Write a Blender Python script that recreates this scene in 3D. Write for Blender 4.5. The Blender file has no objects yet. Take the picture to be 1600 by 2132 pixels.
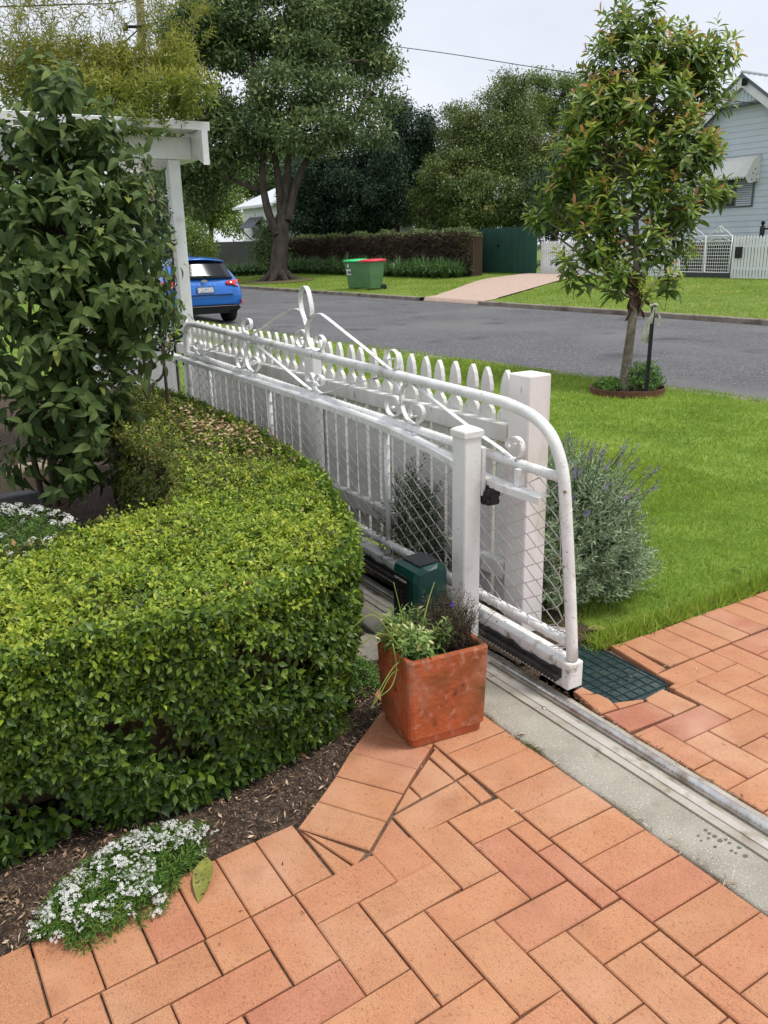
import bpy, math, random
import numpy as np

# ---------------------------------------------------------------- camera
R_ = math.radians
SC = bpy.context.scene
COL = SC.collection
random.seed(7)
rng = np.random.default_rng(11)

F_PX, YAW, PITCH, ROLL = 1745.0, R_(31.65), R_(17.6), R_(1.2)
CAM = np.array([-1.568, -1.60, 1.518])


def _basis():
    f = np.array([math.sin(YAW) * math.cos(PITCH), math.cos(YAW) * math.cos(PITCH), -math.sin(PITCH)])
    r = np.array([math.cos(YAW), -math.sin(YAW), 0.0])
    d = np.cross(f, r)
    c, s = math.cos(ROLL), math.sin(ROLL)
    return np.array([c * r + s * d, -s * r + c * d, f])


CB = _basis()
cam_data = bpy.data.cameras.new('camera')
cam = bpy.data.objects.new('camera', cam_data)
COL.objects.link(cam)
from mathutils import Matrix, Vector
M = Matrix.Identity(4)
for i in range(3):
    M[i][0] = CB[0][i]
    M[i][1] = -CB[1][i]
    M[i][2] = -CB[2][i]
    M[i][3] = CAM[i]
cam.matrix_world = M
cam_data.sensor_fit = 'HORIZONTAL'
cam_data.sensor_width = 36.0
cam_data.lens = 36.0 * F_PX / 1600.0
cam_data.clip_start = 0.05
cam_data.clip_end = 3000.0
SC.camera = cam

# ---------------------------------------------------------------- world: overcast daylight
SUN_EL, SUN_AZ = R_(68), R_(128)          # azimuth clockwise from +Y
world = bpy.data.worlds.new('World')
SC.world = world
world.use_nodes = True
wn, wl = world.node_tree.nodes, world.node_tree.links
wn.clear()
out = wn.new('ShaderNodeOutputWorld')
bg = wn.new('ShaderNodeBackground')
sky = wn.new('ShaderNodeTexSky')
sky.sky_type = 'NISHITA'
sky.sun_disc = False
sky.sun_elevation = SUN_EL
sky.sun_rotation = SUN_AZ
sky.air_density = 1.2
sky.dust_density = 2.0
tc = wn.new('ShaderNodeTexCoord')
mp = wn.new('ShaderNodeMapping')
mp.inputs['Scale'].default_value = (1.0, 1.0, 2.2)
nz = wn.new('ShaderNodeTexNoise')
nz.inputs['Scale'].default_value = 2.2
nz.inputs['Detail'].default_value = 5.0
nz.inputs['Roughness'].default_value = 0.55
cr = wn.new('ShaderNodeValToRGB')
cr.color_ramp.elements[0].position = 0.30
cr.color_ramp.elements[0].color = (4.05, 4.3, 4.85, 1)
cr.color_ramp.elements[1].position = 0.68
cr.color_ramp.elements[1].color = (5.3, 5.42, 5.7, 1)
mx = wn.new('ShaderNodeMixRGB')
mx.inputs['Fac'].default_value = 0.93
bg.inputs['Strength'].default_value = 0.10
wl.new(tc.outputs['Generated'], mp.inputs['Vector'])
wl.new(mp.outputs['Vector'], nz.inputs['Vector'])
wl.new(nz.outputs['Fac'], cr.inputs['Fac'])
wl.new(sky.outputs['Color'], mx.inputs['Color1'])
wl.new(cr.outputs['Color'], mx.inputs['Color2'])
wl.new(mx.outputs['Color'], bg.inputs['Color'])
wl.new(bg.outputs['Background'], out.inputs['Surface'])

# ---------------------------------------------------------------- sun through cloud
sun_d = bpy.data.lights.new('sun', 'SUN')
sun_d.energy = 1.5
sun_d.angle = R_(11)
sun_d.color = (1.0, 0.955, 0.89)
sun = bpy.data.objects.new('sun', sun_d)
COL.objects.link(sun)
sdir = Vector((math.sin(SUN_AZ) * math.cos(SUN_EL), math.cos(SUN_AZ) * math.cos(SUN_EL), math.sin(SUN_EL)))
sun.rotation_euler = (-sdir).to_track_quat('-Z', 'Y').to_euler()
sun.location = (0, 0, 30)

SC.view_settings.view_transform = 'Standard'
SC.view_settings.look = 'None'
SC.view_settings.gamma = 1.0
SC.view_settings.exposure = 0.93
SC.view_settings.use_curve_mapping = False
SC.render.engine = 'CYCLES'
SC.cycles.use_denoising = True
SC.cycles.max_bounces = 7
SC.cycles.diffuse_bounces = 4
SC.cycles.glossy_bounces = 3
SC.cycles.transmission_bounces = 4
SC.cycles.transparent_max_bounces = 6
SC.cycles.sample_clamp_indirect = 6.0


# ---------------------------------------------------------------- measuring: a sight line met by a plane of the place
def _ray(u, v):
    return np.array([(u - 800) / F_PX, (v - 1066) / F_PX, 1.0]) @ CB


def at_x(u, v, X):
    d = _ray(u, v); return CAM + d * ((X - CAM[0]) / d[0])


def at_y(u, v, Y):
    d = _ray(u, v); return CAM + d * ((Y - CAM[1]) / d[1])


def at_z(u, v, Z=0.0):
    d = _ray(u, v); return CAM + d * ((Z - CAM[2]) / d[2])


def at_d(u, v, D):
    return CAM + _ray(u, v) * D


# ---------------------------------------------------------------- helpers: objects
def tag(o, label=None, cat=None, group=None, kind=None):
    if label: o['label'] = label
    if cat: o['category'] = cat
    if group: o['group'] = group
    if kind: o['kind'] = kind
    return o


def empty(name, loc=(0, 0, 0), label=None, cat=None, group=None):
    o = bpy.data.objects.new(name, None)
    o.empty_display_size = 0.1
    COL.objects.link(o)
    o.location = [float(c) for c in loc]
    return tag(o, label, cat, group)


def link(name, me, mat=None, parent=None, smooth=False):
    o = bpy.data.objects.new(name, me)
    COL.objects.link(o)
    if mat is not None and len(me.materials) == 0:
        me.materials.append(mat)
    if parent is not None:
        o.parent = parent
        o.matrix_parent_inverse = Matrix.Translation(parent_world(parent)).inverted()
    return o


def parent_world(p):
    v = Vector((0, 0, 0))
    while p is not None:
        v = v + Vector(p.location)
        if p.parent is not None:
            v = v + p.matrix_parent_inverse.translation
        p = p.parent
    return v


class MB:
    """collects shapes given in world coordinates, builds one mesh object"""

    def __init__(self):
        self.v, self.f, self.sm = [], [], []

    def add(self, verts, faces, smooth=False):
        n = len(self.v)
        self.v.extend([tuple(float(c) for c in p) for p in verts])
        for fc in faces:
            self.f.append(tuple(i + n for i in fc)); self.sm.append(smooth)
        return self

    def box(self, x0, x1, y0, y1, z0, z1, ch=0.0):
        if ch <= 0:
            vs = [(x, y, z) for z in (z0, z1) for y in (y0, y1) for x in (x0, x1)]
            fs = [(0, 2, 3, 1), (4, 5, 7, 6), (0, 1, 5, 4), (2, 6, 7, 3), (0, 4, 6, 2), (1, 3, 7, 5)]
            return self.add(vs, fs)
        c = ch
        rings = [(z0, c), (z0 + c, 0), (z1 - c, 0), (z1, c)]
        vs = []
        for z, i in rings:
            o = [(x0 + i + (c if i == 0 else 0) * 0, y0 + i), (x1 - i, y0 + i), (x1 - i, y1 - i), (x0 + i, y1 - i)]
            if i == 0:
                pts = [(x0 + c, y0), (x1 - c, y0), (x1, y0 + c), (x1, y1 - c), (x1 - c, y1), (x0 + c, y1), (x0, y1 - c), (x0, y0 + c)]
            else:
                pts = [(x0 + c, y0 + c), (x1 - c, y0 + c), (x1 - c, y0 + c), (x1 - c, y1 - c), (x1 - c, y1 - c), (x0 + c, y1 - c), (x0 + c, y1 - c), (x0 + c, y0 + c)]
            vs += [(x, y, z) for x, y in pts]
        fs = []
        for k in range(3):
            for i in range(8):
                j = (i + 1) % 8
                fs.append((k * 8 + i, k * 8 + j, k * 8 + 8 + j, k * 8 + 8 + i))
        fs.append((7, 5, 3, 1)); fs.append((24 + 1, 24 + 3, 24 + 5, 24 + 7))
        return self.add(vs, fs)

    def tube(self, path, r, n=10, cap=True, closed=False):
        P = np.array(path, float)
        m = len(P)
        rr = np.full(m, r) if np.isscalar(r) else np.array(r, float)
        T = np.zeros_like(P)
        if closed:
            T = np.roll(P, -1, 0) - np.roll(P, 1, 0)
        else:
            T[1:-1] = P[2:] - P[:-2]; T[0] = P[1] - P[0]; T[-1] = P[-1] - P[-2]
        T /= (np.linalg.norm(T, axis=1)[:, None] + 1e-12)
        a = np.array([0, 0, 1.0]) if abs(T[0][2]) < 0.9 else np.array([1.0, 0, 0])
        u = np.cross(T[0], a); u /= np.linalg.norm(u)
        vs = []
        ang = np.linspace(0, 2 * np.pi, n, endpoint=False)
        for i in range(m):
            u = u - T[i] * np.dot(u, T[i]); u /= (np.linalg.norm(u) + 1e-12)
            w = np.cross(T[i], u)
            vs.append(P[i] + rr[i] * (np.cos(ang)[:, None] * u + np.sin(ang)[:, None] * w))
        vs = np.concatenate(vs)
        fs = []
        for i in range(m if closed else m - 1):
            b, c = i * n, ((i + 1) % m) * n
            for k in range(n):
                l = (k + 1) % n
                fs.append((b + k, b + l, c + l, c + k))
        if cap and not closed:
            fs.append(tuple(range(n - 1, -1, -1))); fs.append(tuple((m - 1) * n + k for k in range(n)))
        return self.add(vs, fs, True)

    def prism(self, pts, vec):
        """closed polygon pts (3D, planar) pushed along vec"""
        n = len(pts)
        a = [np.array(p, float) for p in pts]; b = [p + np.array(vec, float) for p in a]
        fs = [tuple(range(n - 1, -1, -1)), tuple(range(n, 2 * n))]
        fs += [(i, (i + 1) % n, n + (i + 1) % n, n + i) for i in range(n)]
        return self.add(a + b, fs)

    def ribbon(self, path, w, t):
        """flat bar: path in a plane x=const (y,z varies), width w along x, thickness t in plane"""
        P = np.array(path, float)
        T = np.zeros_like(P); T[1:-1] = P[2:] - P[:-2]; T[0] = P[1] - P[0]; T[-1] = P[-1] - P[-2]
        T /= (np.linalg.norm(T, axis=1)[:, None] + 1e-12)
        N = np.cross(T, np.array([1.0, 0, 0])); N /= (np.linalg.norm(N, axis=1)[:, None] + 1e-12)
        vs = []
        for p, nn in zip(P, N):
            for sx, st in ((-1, -1), (1, -1), (1, 1), (-1, 1)):
                vs.append(p + np.array([sx * w / 2, 0, 0]) + nn * st * t / 2)
        fs = []
        for i in range(len(P) - 1):
            for k in range(4):
                l = (k + 1) % 4
                fs.append((i * 4 + k, i * 4 + l, i * 4 + 4 + l, i * 4 + 4 + k))
        fs.append((3, 2, 1, 0)); e = (len(P) - 1) * 4; fs.append((e, e + 1, e + 2, e + 3))
        return self.add(vs, fs)

    def mesh(self, name):
        me = bpy.data.meshes.new(name)
        me.from_pydata(self.v, [], self.f)
        me.polygons.foreach_set('use_smooth', self.sm)
        me.update()
        return me

    def build(self, name, mat, parent=None, label=None, cat=None, group=None, kind=None):
        o = link(name, self.mesh(name), mat, parent)
        return tag(o, label, cat, group, kind)


def smooth_path(pts, k=4):
    P = np.array(pts, float)
    Q = np.vstack([2 * P[0] - P[1], P, 2 * P[-1] - P[-2]])
    out = []
    for i in range(1, len(Q) - 2):
        p0, p1, p2, p3 = Q[i - 1], Q[i], Q[i + 1], Q[i + 2]
        for t in np.linspace(0, 1, k, endpoint=False):
            out.append(0.5 * ((2 * p1) + (-p0 + p2) * t + (2 * p0 - 5 * p1 + 4 * p2 - p3) * t * t + (-p0 + 3 * p1 - 3 * p2 + p3) * t ** 3))
    out.append(P[-1])
    return np.array(out)


def mesh_np(name, V, F, var=None, smooth=True):
    """V (n,3), F (m,3) triangles -> mesh, with an optional per-vertex float 'var'"""
    me = bpy.data.meshes.new(name)
    V = np.asarray(V, np.float32); F = np.asarray(F, np.int32)
    me.vertices.add(len(V)); me.vertices.foreach_set('co', V.ravel())
    me.loops.add(F.size); me.loops.foreach_set('vertex_index', F.ravel())
    k = F.shape[1]
    me.polygons.add(len(F)); me.polygons.foreach_set('loop_start', np.arange(0, F.size, k, dtype=np.int32))
    me.polygons.foreach_set('loop_total', np.full(len(F), k, np.int32))
    if smooth:
        me.polygons.foreach_set('use_smooth', np.ones(len(F), bool))
    if var is not None:
        a = me.attributes.new('var', 'FLOAT', 'POINT'); a.data.foreach_set('value', np.asarray(var, np.float32))
    me.update(calc_edges=True)
    return me


# ---------------------------------------------------------------- leaves
def leaf_template(segs=3, width=0.5, fold=0.25, droop=0.2, shape=1.0, peak=0.45):
    """unit leaf along +x, normal +z; returns verts, tris"""
    V, F = [(0, 0, 0)], []
    for i in range(1, segs):
        t = i / segs
        w = width * 0.5 * (math.sin(math.pi * t ** (math.log(0.5) / math.log(peak)))) ** shape
        z = -droop * t * t
        V += [(t, w, z + fold * w), (t, 0, z), (t, -w, z + fold * w)]
    V.append((1.0, 0, -droop))
    tip = len(V) - 1
    if segs == 1:
        return np.array(V), np.array([(0, 0, 1)])
    F += [(0, 2, 1), (0, 3, 2)]
    for i in range(1, segs - 1):
        a, b = 1 + 3 * (i - 1), 1 + 3 * i
        F += [(a, a + 1, b + 1), (a, b + 1, b), (a + 1, a + 2, b + 2), (a + 1, b + 2, b + 1)]
    a = 1 + 3 * (segs - 2)
    F += [(a, a + 1, tip), (a + 1, a + 2, tip)]
    return np.array(V, float), np.array(F, int)


def norm(A):
    return A / (np.linalg.norm(A, axis=-1, keepdims=True) + 1e-9)


def frames(D, UP, roll=0.0, r=None):
    r = r or rng
    X = norm(D)
    Y = norm(np.cross(UP, X))
    Z = np.cross(X, Y)
    if np.ndim(roll) or roll > 0:
        a = r.normal(0, 1, len(X)) * roll
        c, s = np.cos(a)[:, None], np.sin(a)[:, None]
        Y, Z = c * Y + s * Z, -s * Y + c * Z
    return X, Y, Z


def scatter(tpl, P, D, UP, S, roll=0.3, var=None):
    V, F = tpl
    n = len(P)
    X, Y, Z = frames(D, UP, roll)
    S = np.broadcast_to(np.asarray(S, float), (n,))
    W = (P[:, None, :] + S[:, None, None] * (V[None, :, 0, None] * X[:, None, :] + V[None, :, 1, None] * Y[:, None, :] + V[None, :, 2, None] * Z[:, None, :]))
    FF = F[None] + (np.arange(n) * len(V))[:, None, None]
    vv = None if var is None else np.repeat(var, len(V))
    return W.reshape(-1, 3), FF.reshape(-1, 3), vv


def merge(parts):
    Vs, Fs, Rs, n = [], [], [], 0
    for V, F, R in parts:
        Vs.append(V); Fs.append(F + n); Rs.append(R if R is not None else np.zeros(len(V))); n += len(V)
    return np.concatenate(Vs), np.concatenate(Fs), np.concatenate(Rs)


def foliage(name, parent, mat, tpl, P, D, UP, S, roll=0.3, var=None, singles=0, single_name='leaf'):
    """leaves as one mass, the ones nearest the path kept as single parts"""
    n = len(P)
    P = np.asarray(P, float); D = np.asarray(D, float); UP = np.broadcast_to(np.asarray(UP, float), P.shape)
    S = np.broadcast_to(np.asarray(S, float), (n,))
    var = rng.random(n) if var is None else var
    keep = np.ones(n, bool)
    if singles:
        q = (P - CAM) @ CB.T
        u = 800 + F_PX * q[:, 0] / q[:, 2]; v = 1066 + F_PX * q[:, 1] / q[:, 2]
        ins = (u > 5) & (u < 1595) & (v > 5) & (v < 2125) & (q[:, 2] > 0.1)
        score = np.where(ins, S / np.maximum(q[:, 2], 0.1), -1)
        # prefer leaves that nothing hides: those nearest in their bit of the view
        cell = (np.floor(u / 14) * 4000 + np.floor(v / 14)).astype(int)
        order = np.lexsort((q[:, 2], cell)); first = np.ones(n, bool)
        first[order[1:]] = cell[order[1:]] != cell[order[:-1]]
        score = np.where(first, score, -1)
        pick = np.argsort(-score)[:singles]
        pick = pick[score[pick] > 0]
        keep[pick] = False
        X, Y, Z = frames(D[pick], UP[pick], roll)
        V, F = tpl
        meshes = []
        for b in range(8):
            me = mesh_np(single_name, V, F, np.full(len(V), (b + 0.5) / 8)); me.materials.append(mat); meshes.append(me)
        off = parent_world(parent)
        for k, i in enumerate(pick):
            o = bpy.data.objects.new(single_name, meshes[min(7, int(var[i] * 8))])
            COL.objects.link(o)
            s = S[i]
            m = Matrix(((X[k][0] * s, Y[k][0] * s, Z[k][0] * s, P[i][0]), (X[k][1] * s, Y[k][1] * s, Z[k][1] * s, P[i][1]),
                        (X[k][2] * s, Y[k][2] * s, Z[k][2] * s, P[i][2]), (0, 0, 0, 1)))
            o.parent = parent
            o.matrix_parent_inverse = Matrix.Translation(off).inverted()
            o.matrix_basis = m
    V, F, R = scatter(tpl, P[keep], D[keep], UP[keep], S[keep], roll, var[keep])
    me = mesh_np(name, V, F, R)
    o = link(name, me, mat, parent)
    if singles: o['kind'] = 'stuff'
    return o


# ---------------------------------------------------------------- materials
def new_mat(name):
    m = bpy.data.materials.new(name); m.use_nodes = True
    nt = m.node_tree
    return m, nt.nodes, nt.links, nt.nodes['Principled BSDF']


def ramp(N, stops):
    c = N.new('ShaderNodeValToRGB')
    e = c.color_ramp.elements
    while len(e) < len(stops): e.new(0.5)
    for k, (p, col) in enumerate(stops):
        e[k].position = p; e[k].color = (*col, 1)
    return c


def mat_noise(name, stops, scale=8.0, detail=5.0, rough=0.7, bump=0.0, bscale=None, spec=0.3, metal=0.0, coord='Object', stretch=(1, 1, 1), spots=None, coat=0.0, rand=0.0):
    """surface with mottled colour (stops of a ramp), fine relief; spots = (colour, scale, threshold)"""
    m, N, L, B = new_mat(name)
    t = N.new('ShaderNodeTexCoord'); mp = N.new('ShaderNodeMapping'); mp.inputs['Scale'].default_value = stretch
    L.new(t.outputs[coord], mp.inputs['Vector'])
    n = N.new('ShaderNodeTexNoise'); n.inputs['Scale'].default_value = scale; n.inputs['Detail'].default_value = detail
    n.inputs['Roughness'].default_value = 0.6
    L.new(mp.outputs['Vector'], n.inputs['Vector'])
    c = ramp(N, stops)
    L.new(n.outputs['Fac'], c.inputs['Fac'])
    colour = c.outputs['Color']
    if rand:
        oi = N.new('ShaderNodeObjectInfo'); hs = N.new('ShaderNodeHueSaturation')
        mr = N.new('ShaderNodeMapRange'); mr.inputs['To Min'].default_value = 1 - rand; mr.inputs['To Max'].default_value = 1 + rand
        L.new(oi.outputs['Random'], mr.inputs['Value']); L.new(mr.outputs['Result'], hs.inputs['Value'])
        L.new(colour, hs.inputs['Color']); colour = hs.outputs['Color']
    if spots:
        for (sc, s_scale, th, wdt) in spots:
            n2 = N.new('ShaderNodeTexNoise'); n2.inputs['Scale'].default_value = s_scale; n2.inputs['Detail'].default_value = 4.0
            L.new(mp.outputs['Vector'], n2.inputs['Vector'])
            mr = N.new('ShaderNodeMapRange'); mr.inputs['From Min'].default_value = th; mr.inputs['From Max'].default_value = th + wdt
            L.new(n2.outputs['Fac'], mr.inputs['Value'])
            mm = N.new('ShaderNodeMixRGB'); mm.inputs['Color2'].default_value = (*sc, 1)
            L.new(mr.outputs['Result'], mm.inputs['Fac']); L.new(colour, mm.inputs['Color1']); colour = mm.outputs['Color']
    L.new(colour, B.inputs['Base Color'])
    B.inputs['Roughness'].default_value = rough
    B.inputs['Metallic'].default_value = metal
    B.inputs['Specular IOR Level'].default_value = spec
    if coat: B.inputs['Coat Weight'].default_value = coat
    if bump:
        n3 = N.new('ShaderNodeTexNoise'); n3.inputs['Scale'].default_value = bscale or scale * 6; n3.inputs['Detail'].default_value = 6.0
        L.new(mp.outputs['Vector'], n3.inputs['Vector'])
        b = N.new('ShaderNodeBump'); b.inputs['Strength'].default_value = bump; b.inputs['Distance'].default_value = 0.01
        L.new(n3.outputs['Fac'], b.inputs['Height']); L.new(b.outputs['Normal'], B.inputs['Normal'])
    return m


def mat_leaf(name, stops, rough=0.45, trans=0.3, spec=0.4):
    """leaf colour picked per leaf, light passes through"""
    m, N, L, B = new_mat(name)
    a = N.new('ShaderNodeAttribute'); a.attribute_name = 'var'
    c = ramp(N, stops)
    L.new(a.outputs['Fac'], c.inputs['Fac'])
    L.new(c.outputs['Color'], B.inputs['Base Color'])
    B.inputs['Roughness'].default_value = rough
    B.inputs['Specular IOR Level'].default_value = spec
    tr = N.new('ShaderNodeBsdfTranslucent')
    g = N.new('ShaderNodeGamma'); g.inputs['Gamma'].default_value = 0.9
    L.new(c.outputs['Color'], g.inputs['Color']); L.new(g.outputs['Color'], tr.inputs['Color'])
    mix = N.new('ShaderNodeMixShader'); mix.inputs['Fac'].default_value = trans
    L.new(B.outputs['BSDF'], mix.inputs[1]); L.new(tr.outputs['BSDF'], mix.inputs[2])
    L.new(mix.outputs['Shader'], N['Material Output'].inputs['Surface'])
    return m


def mat_flat(name, col, rough=0.5, metal=0.0, spec=0.4, coat=0.0):
    return mat_noise(name, [(0.3, tuple(0.93 * c for c in col)), (0.7, tuple(min(1, 1.05 * c) for c in col))], 20, 3, rough, 0, None, spec, metal, coat=coat)

# ================================================================ materials
def brick_material():
    m, N, L, B = new_mat('clay_paver')
    oi = N.new('ShaderNodeObjectInfo')
    t = N.new('ShaderNodeTexCoord')
    off = N.new('ShaderNodeVectorMath'); off.operation = 'SCALE'
    comb = N.new('ShaderNodeCombineXYZ')
    for k in range(3): L.new(oi.outputs['Random'], comb.inputs[k])
    L.new(comb.outputs['Vector'], off.inputs[0]); off.inputs['Scale'].default_value = 37.0
    add = N.new('ShaderNodeVectorMath'); add.operation = 'ADD'
    L.new(t.outputs['Object'], add.inputs[0]); L.new(off.outputs['Vector'], add.inputs[1])
    base = ramp(N, [(0.0, (0.44, 0.205, 0.104)), (0.25, (0.48, 0.238, 0.124)), (0.5, (0.50, 0.230, 0.112)), (0.8, (0.47, 0.198, 0.106)), (0.94, (0.44, 0.170, 0.100)), (1.0, (0.36, 0.120, 0.085))])
    L.new(oi.outputs['Random'], base.inputs['Fac'])
    # soft blotches inside a brick
    n1 = N.new('ShaderNodeTexNoise'); n1.inputs['Scale'].default_value = 9; n1.inputs['Detail'].default_value = 4
    L.new(add.outputs['Vector'], n1.inputs['Vector'])
    r1 = ramp(N, [(0.3, (0.40, 0.155, 0.082)), (0.5, (0.49, 0.230, 0.120)), (0.72, (0.56, 0.30, 0.17))])
    L.new(n1.outputs['Fac'], r1.inputs['Fac'])
    mixa = N.new('ShaderNodeMixRGB'); mixa.inputs['Fac'].default_value = 0.38
    L.new(base.outputs['Color'], mixa.inputs['Color1']); L.new(r1.outputs['Color'], mixa.inputs['Color2'])
    # fine grain
    n2 = N.new('ShaderNodeTexNoise'); n2.inputs['Scale'].default_value = 420; n2.inputs['Detail'].default_value = 3
    L.new(add.outputs['Vector'], n2.inputs['Vector'])
    mr2 = N.new('ShaderNodeMapRange'); mr2.inputs['From Min'].default_value = 0.3; mr2.inputs['From Max'].default_value = 0.7
    mr2.inputs['To Min'].default_value = 0.74; mr2.inputs['To Max'].default_value = 1.2
    L.new(n2.outputs['Fac'], mr2.inputs['Value'])
    mul = N.new('ShaderNodeMixRGB'); mul.blend_type = 'MULTIPLY'; mul.inputs['Fac'].default_value = 1
    L.new(mixa.outputs['Color'], mul.inputs['Color1']); L.new(mr2.outputs['Result'], mul.inputs['Color2'])
    # short dark drag marks of the cutting wire
    mp = N.new('ShaderNodeMapping'); mp.inputs['Scale'].default_value = (1.0, 0.45, 1.0); mp.inputs['Rotation'].default_value = (0, 0, 0.5)
    L.new(add.outputs['Vector'], mp.inputs['Vector'])
    n3 = N.new('ShaderNodeTexNoise'); n3.inputs['Scale'].default_value = 250; n3.inputs['Detail'].default_value = 2; n3.inputs['Distortion'].default_value = 1.2
    L.new(mp.outputs['Vector'], n3.inputs['Vector'])
    mr3 = N.new('ShaderNodeMapRange'); mr3.inputs['From Min'].default_value = 0.60; mr3.inputs['From Max'].default_value = 0.68
    L.new(n3.outputs['Fac'], mr3.inputs['Value'])
    mk = N.new('ShaderNodeMixRGB'); mk.inputs['Color2'].default_value = (0.16, 0.065, 0.04, 1)
    sc = N.new('ShaderNodeMath'); sc.operation = 'MULTIPLY'; sc.inputs[1].default_value = 0.6
    L.new(mr3.outputs['Result'], sc.inputs[0]); L.new(sc.outputs[0], mk.inputs['Fac']); L.new(mul.outputs['Color'], mk.inputs['Color1'])
    # pale bloom and grime in large soft stains, across bricks
    gp = N.new('ShaderNodeNewGeometry')
    n4 = N.new('ShaderNodeTexNoise'); n4.inputs['Scale'].default_value = 2.6; n4.inputs['Detail'].default_value = 5
    L.new(gp.outputs['Position'], n4.inputs['Vector'])
    mr4 = N.new('ShaderNodeMapRange'); mr4.inputs['From Min'].default_value = 0.52; mr4.inputs['From Max'].default_value = 0.75; mr4.inputs['To Max'].default_value = 0.42
    L.new(n4.outputs['Fac'], mr4.inputs['Value'])
    bl = N.new('ShaderNodeMixRGB'); bl.inputs['Color2'].default_value = (0.68, 0.44, 0.31, 1)
    L.new(mr4.outputs['Result'], bl.inputs['Fac']); L.new(mk.outputs['Color'], bl.inputs['Color1'])
    n5 = N.new('ShaderNodeTexNoise'); n5.inputs['Scale'].default_value = 6.5; n5.inputs['Detail'].default_value = 7
    L.new(gp.outputs['Position'], n5.inputs['Vector'])
    mr5 = N.new('ShaderNodeMapRange'); mr5.inputs['From Min'].default_value = 0.56; mr5.inputs['From Max'].default_value = 0.78; mr5.inputs['To Max'].default_value = 0.5
    L.new(n5.outputs['Fac'], mr5.inputs['Value'])
    b2 = N.new('ShaderNodeMixRGB'); b2.inputs['Color2'].default_value = (0.27, 0.12, 0.07, 1)
    L.new(mr5.outputs['Result'], b2.inputs['Fac']); L.new(bl.outputs['Color'], b2.inputs['Color1'])
    L.new(b2.outputs['Color'], B.inputs['Base Color'])
    B.inputs['Roughness'].default_value = 0.68; B.inputs['Specular IOR Level'].default_value = 0.35
    bp = N.new('ShaderNodeBump'); bp.inputs['Strength'].default_value = 0.35; bp.inputs['Distance'].default_value = 0.002
    sub = N.new('ShaderNodeMath'); sub.operation = 'SUBTRACT'
    L.new(n2.outputs['Fac'], sub.inputs[0]); L.new(mr3.outputs['Result'], sub.inputs[1]); L.new(sub.outputs[0], bp.inputs['Height'])
    L.new(bp.outputs['Normal'], B.inputs['Normal'])
    return m


M_BRICK = brick_material()
M_SAND = mat_noise('joint_sand', [(0.3, (0.06, 0.042, 0.030)), (0.7, (0.19, 0.135, 0.09))], 60, 5, 0.95, 0.4)
M_SOIL = mat_noise('soil', [(0.3, (0.018, 0.012, 0.009)), (0.5, (0.050, 0.034, 0.024)), (0.68, (0.13, 0.09, 0.062))], 60, 10, 0.95, 1.0, 140, spots=[((0.26, 0.18, 0.12), 150, 0.60, 0.06)])
M_CONC = mat_noise('concrete', [(0.25, (0.261, 0.239, 0.191)), (0.5, (0.356, 0.329, 0.272)), (0.75, (0.427, 0.401, 0.338))], 5, 9, 0.85, 0.35, 260, 0.25,
                   spots=[((0.24, 0.22, 0.165), 9, 0.63, 0.14), ((0.17, 0.155, 0.13), 150, 0.62, 0.08), ((0.70, 0.68, 0.62), 210, 0.62, 0.06)])
M_KERB = mat_noise('kerb_concrete', [(0.3, (0.17, 0.14, 0.11)), (0.7, (0.33, 0.29, 0.24))], 3, 8, 0.9, 0.4, 60, spots=[((0.08, 0.05, 0.035), 2.2, 0.5, 0.2)])
M_ROAD = mat_noise('asphalt', [(0.3, (0.098, 0.098, 0.104)), (0.7, (0.130, 0.130, 0.136))], 0.8, 9, 0.9, 0.5, 60, 0.25,
                   spots=[((0.055, 0.055, 0.06), 34, 0.54, 0.1), ((0.24, 0.24, 0.245), 42, 0.58, 0.06), ((0.155, 0.152, 0.15), 0.35, 0.50, 0.2), ((0.075, 0.075, 0.08), 0.9, 0.60, 0.1)])
M_TURF = mat_noise('turf', [(0.25, (0.069, 0.121, 0.016)), (0.5, (0.132, 0.218, 0.032)), (0.75, (0.230, 0.310, 0.063))], 2.2, 9, 0.95, 0.7, 45, 0.15,
                   spots=[((0.24, 0.27, 0.07), 14, 0.60, 0.12), ((0.045, 0.08, 0.012), 9, 0.62, 0.1)])
M_VERGE = mat_noise('verge_turf', [(0.25, (0.095, 0.150, 0.026)), (0.5, (0.140, 0.205, 0.040)), (0.75, (0.20, 0.25, 0.065))], 0.7, 10, 0.95, 0.8, 14, 0.15,
                    spots=[((0.26, 0.25, 0.09), 1.1, 0.56, 0.2), ((0.07, 0.12, 0.015), 3.5, 0.60, 0.12)])
M_DRIVE = mat_noise('pink_pebble', [(0.3, (0.43, 0.315, 0.25)), (0.7, (0.52, 0.395, 0.325))], 6, 8, 0.9, 0.3, 70, spots=[((0.34, 0.24, 0.19), 30, 0.58, 0.1)])
M_FIELD = mat_noise('far_ground', [(0.3, (0.05, 0.09, 0.02)), (0.7, (0.10, 0.15, 0.03))], 0.3, 6, 0.95)
M_WHITE = mat_noise('white_paint', [(0.3, (0.70, 0.70, 0.68)), (0.6, (0.80, 0.80, 0.79))], 7, 6, 0.45, 0.15, 60, 0.4,
                    spots=[((0.46, 0.46, 0.38), 6, 0.62, 0.2), ((0.25, 0.23, 0.18), 38, 0.70, 0.1)])
M_WHITE_OLD = mat_noise('weathered_white_paint', [(0.28, (0.60, 0.58, 0.54)), (0.55, (0.80, 0.78, 0.76))], 5, 7, 0.6, 0.25, 40, 0.3, stretch=(1, 1, 0.35),
                        spots=[((0.42, 0.41, 0.28), 4, 0.52, 0.25), ((0.20, 0.18, 0.13), 20, 0.62, 0.14)], rand=0.06)
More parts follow.
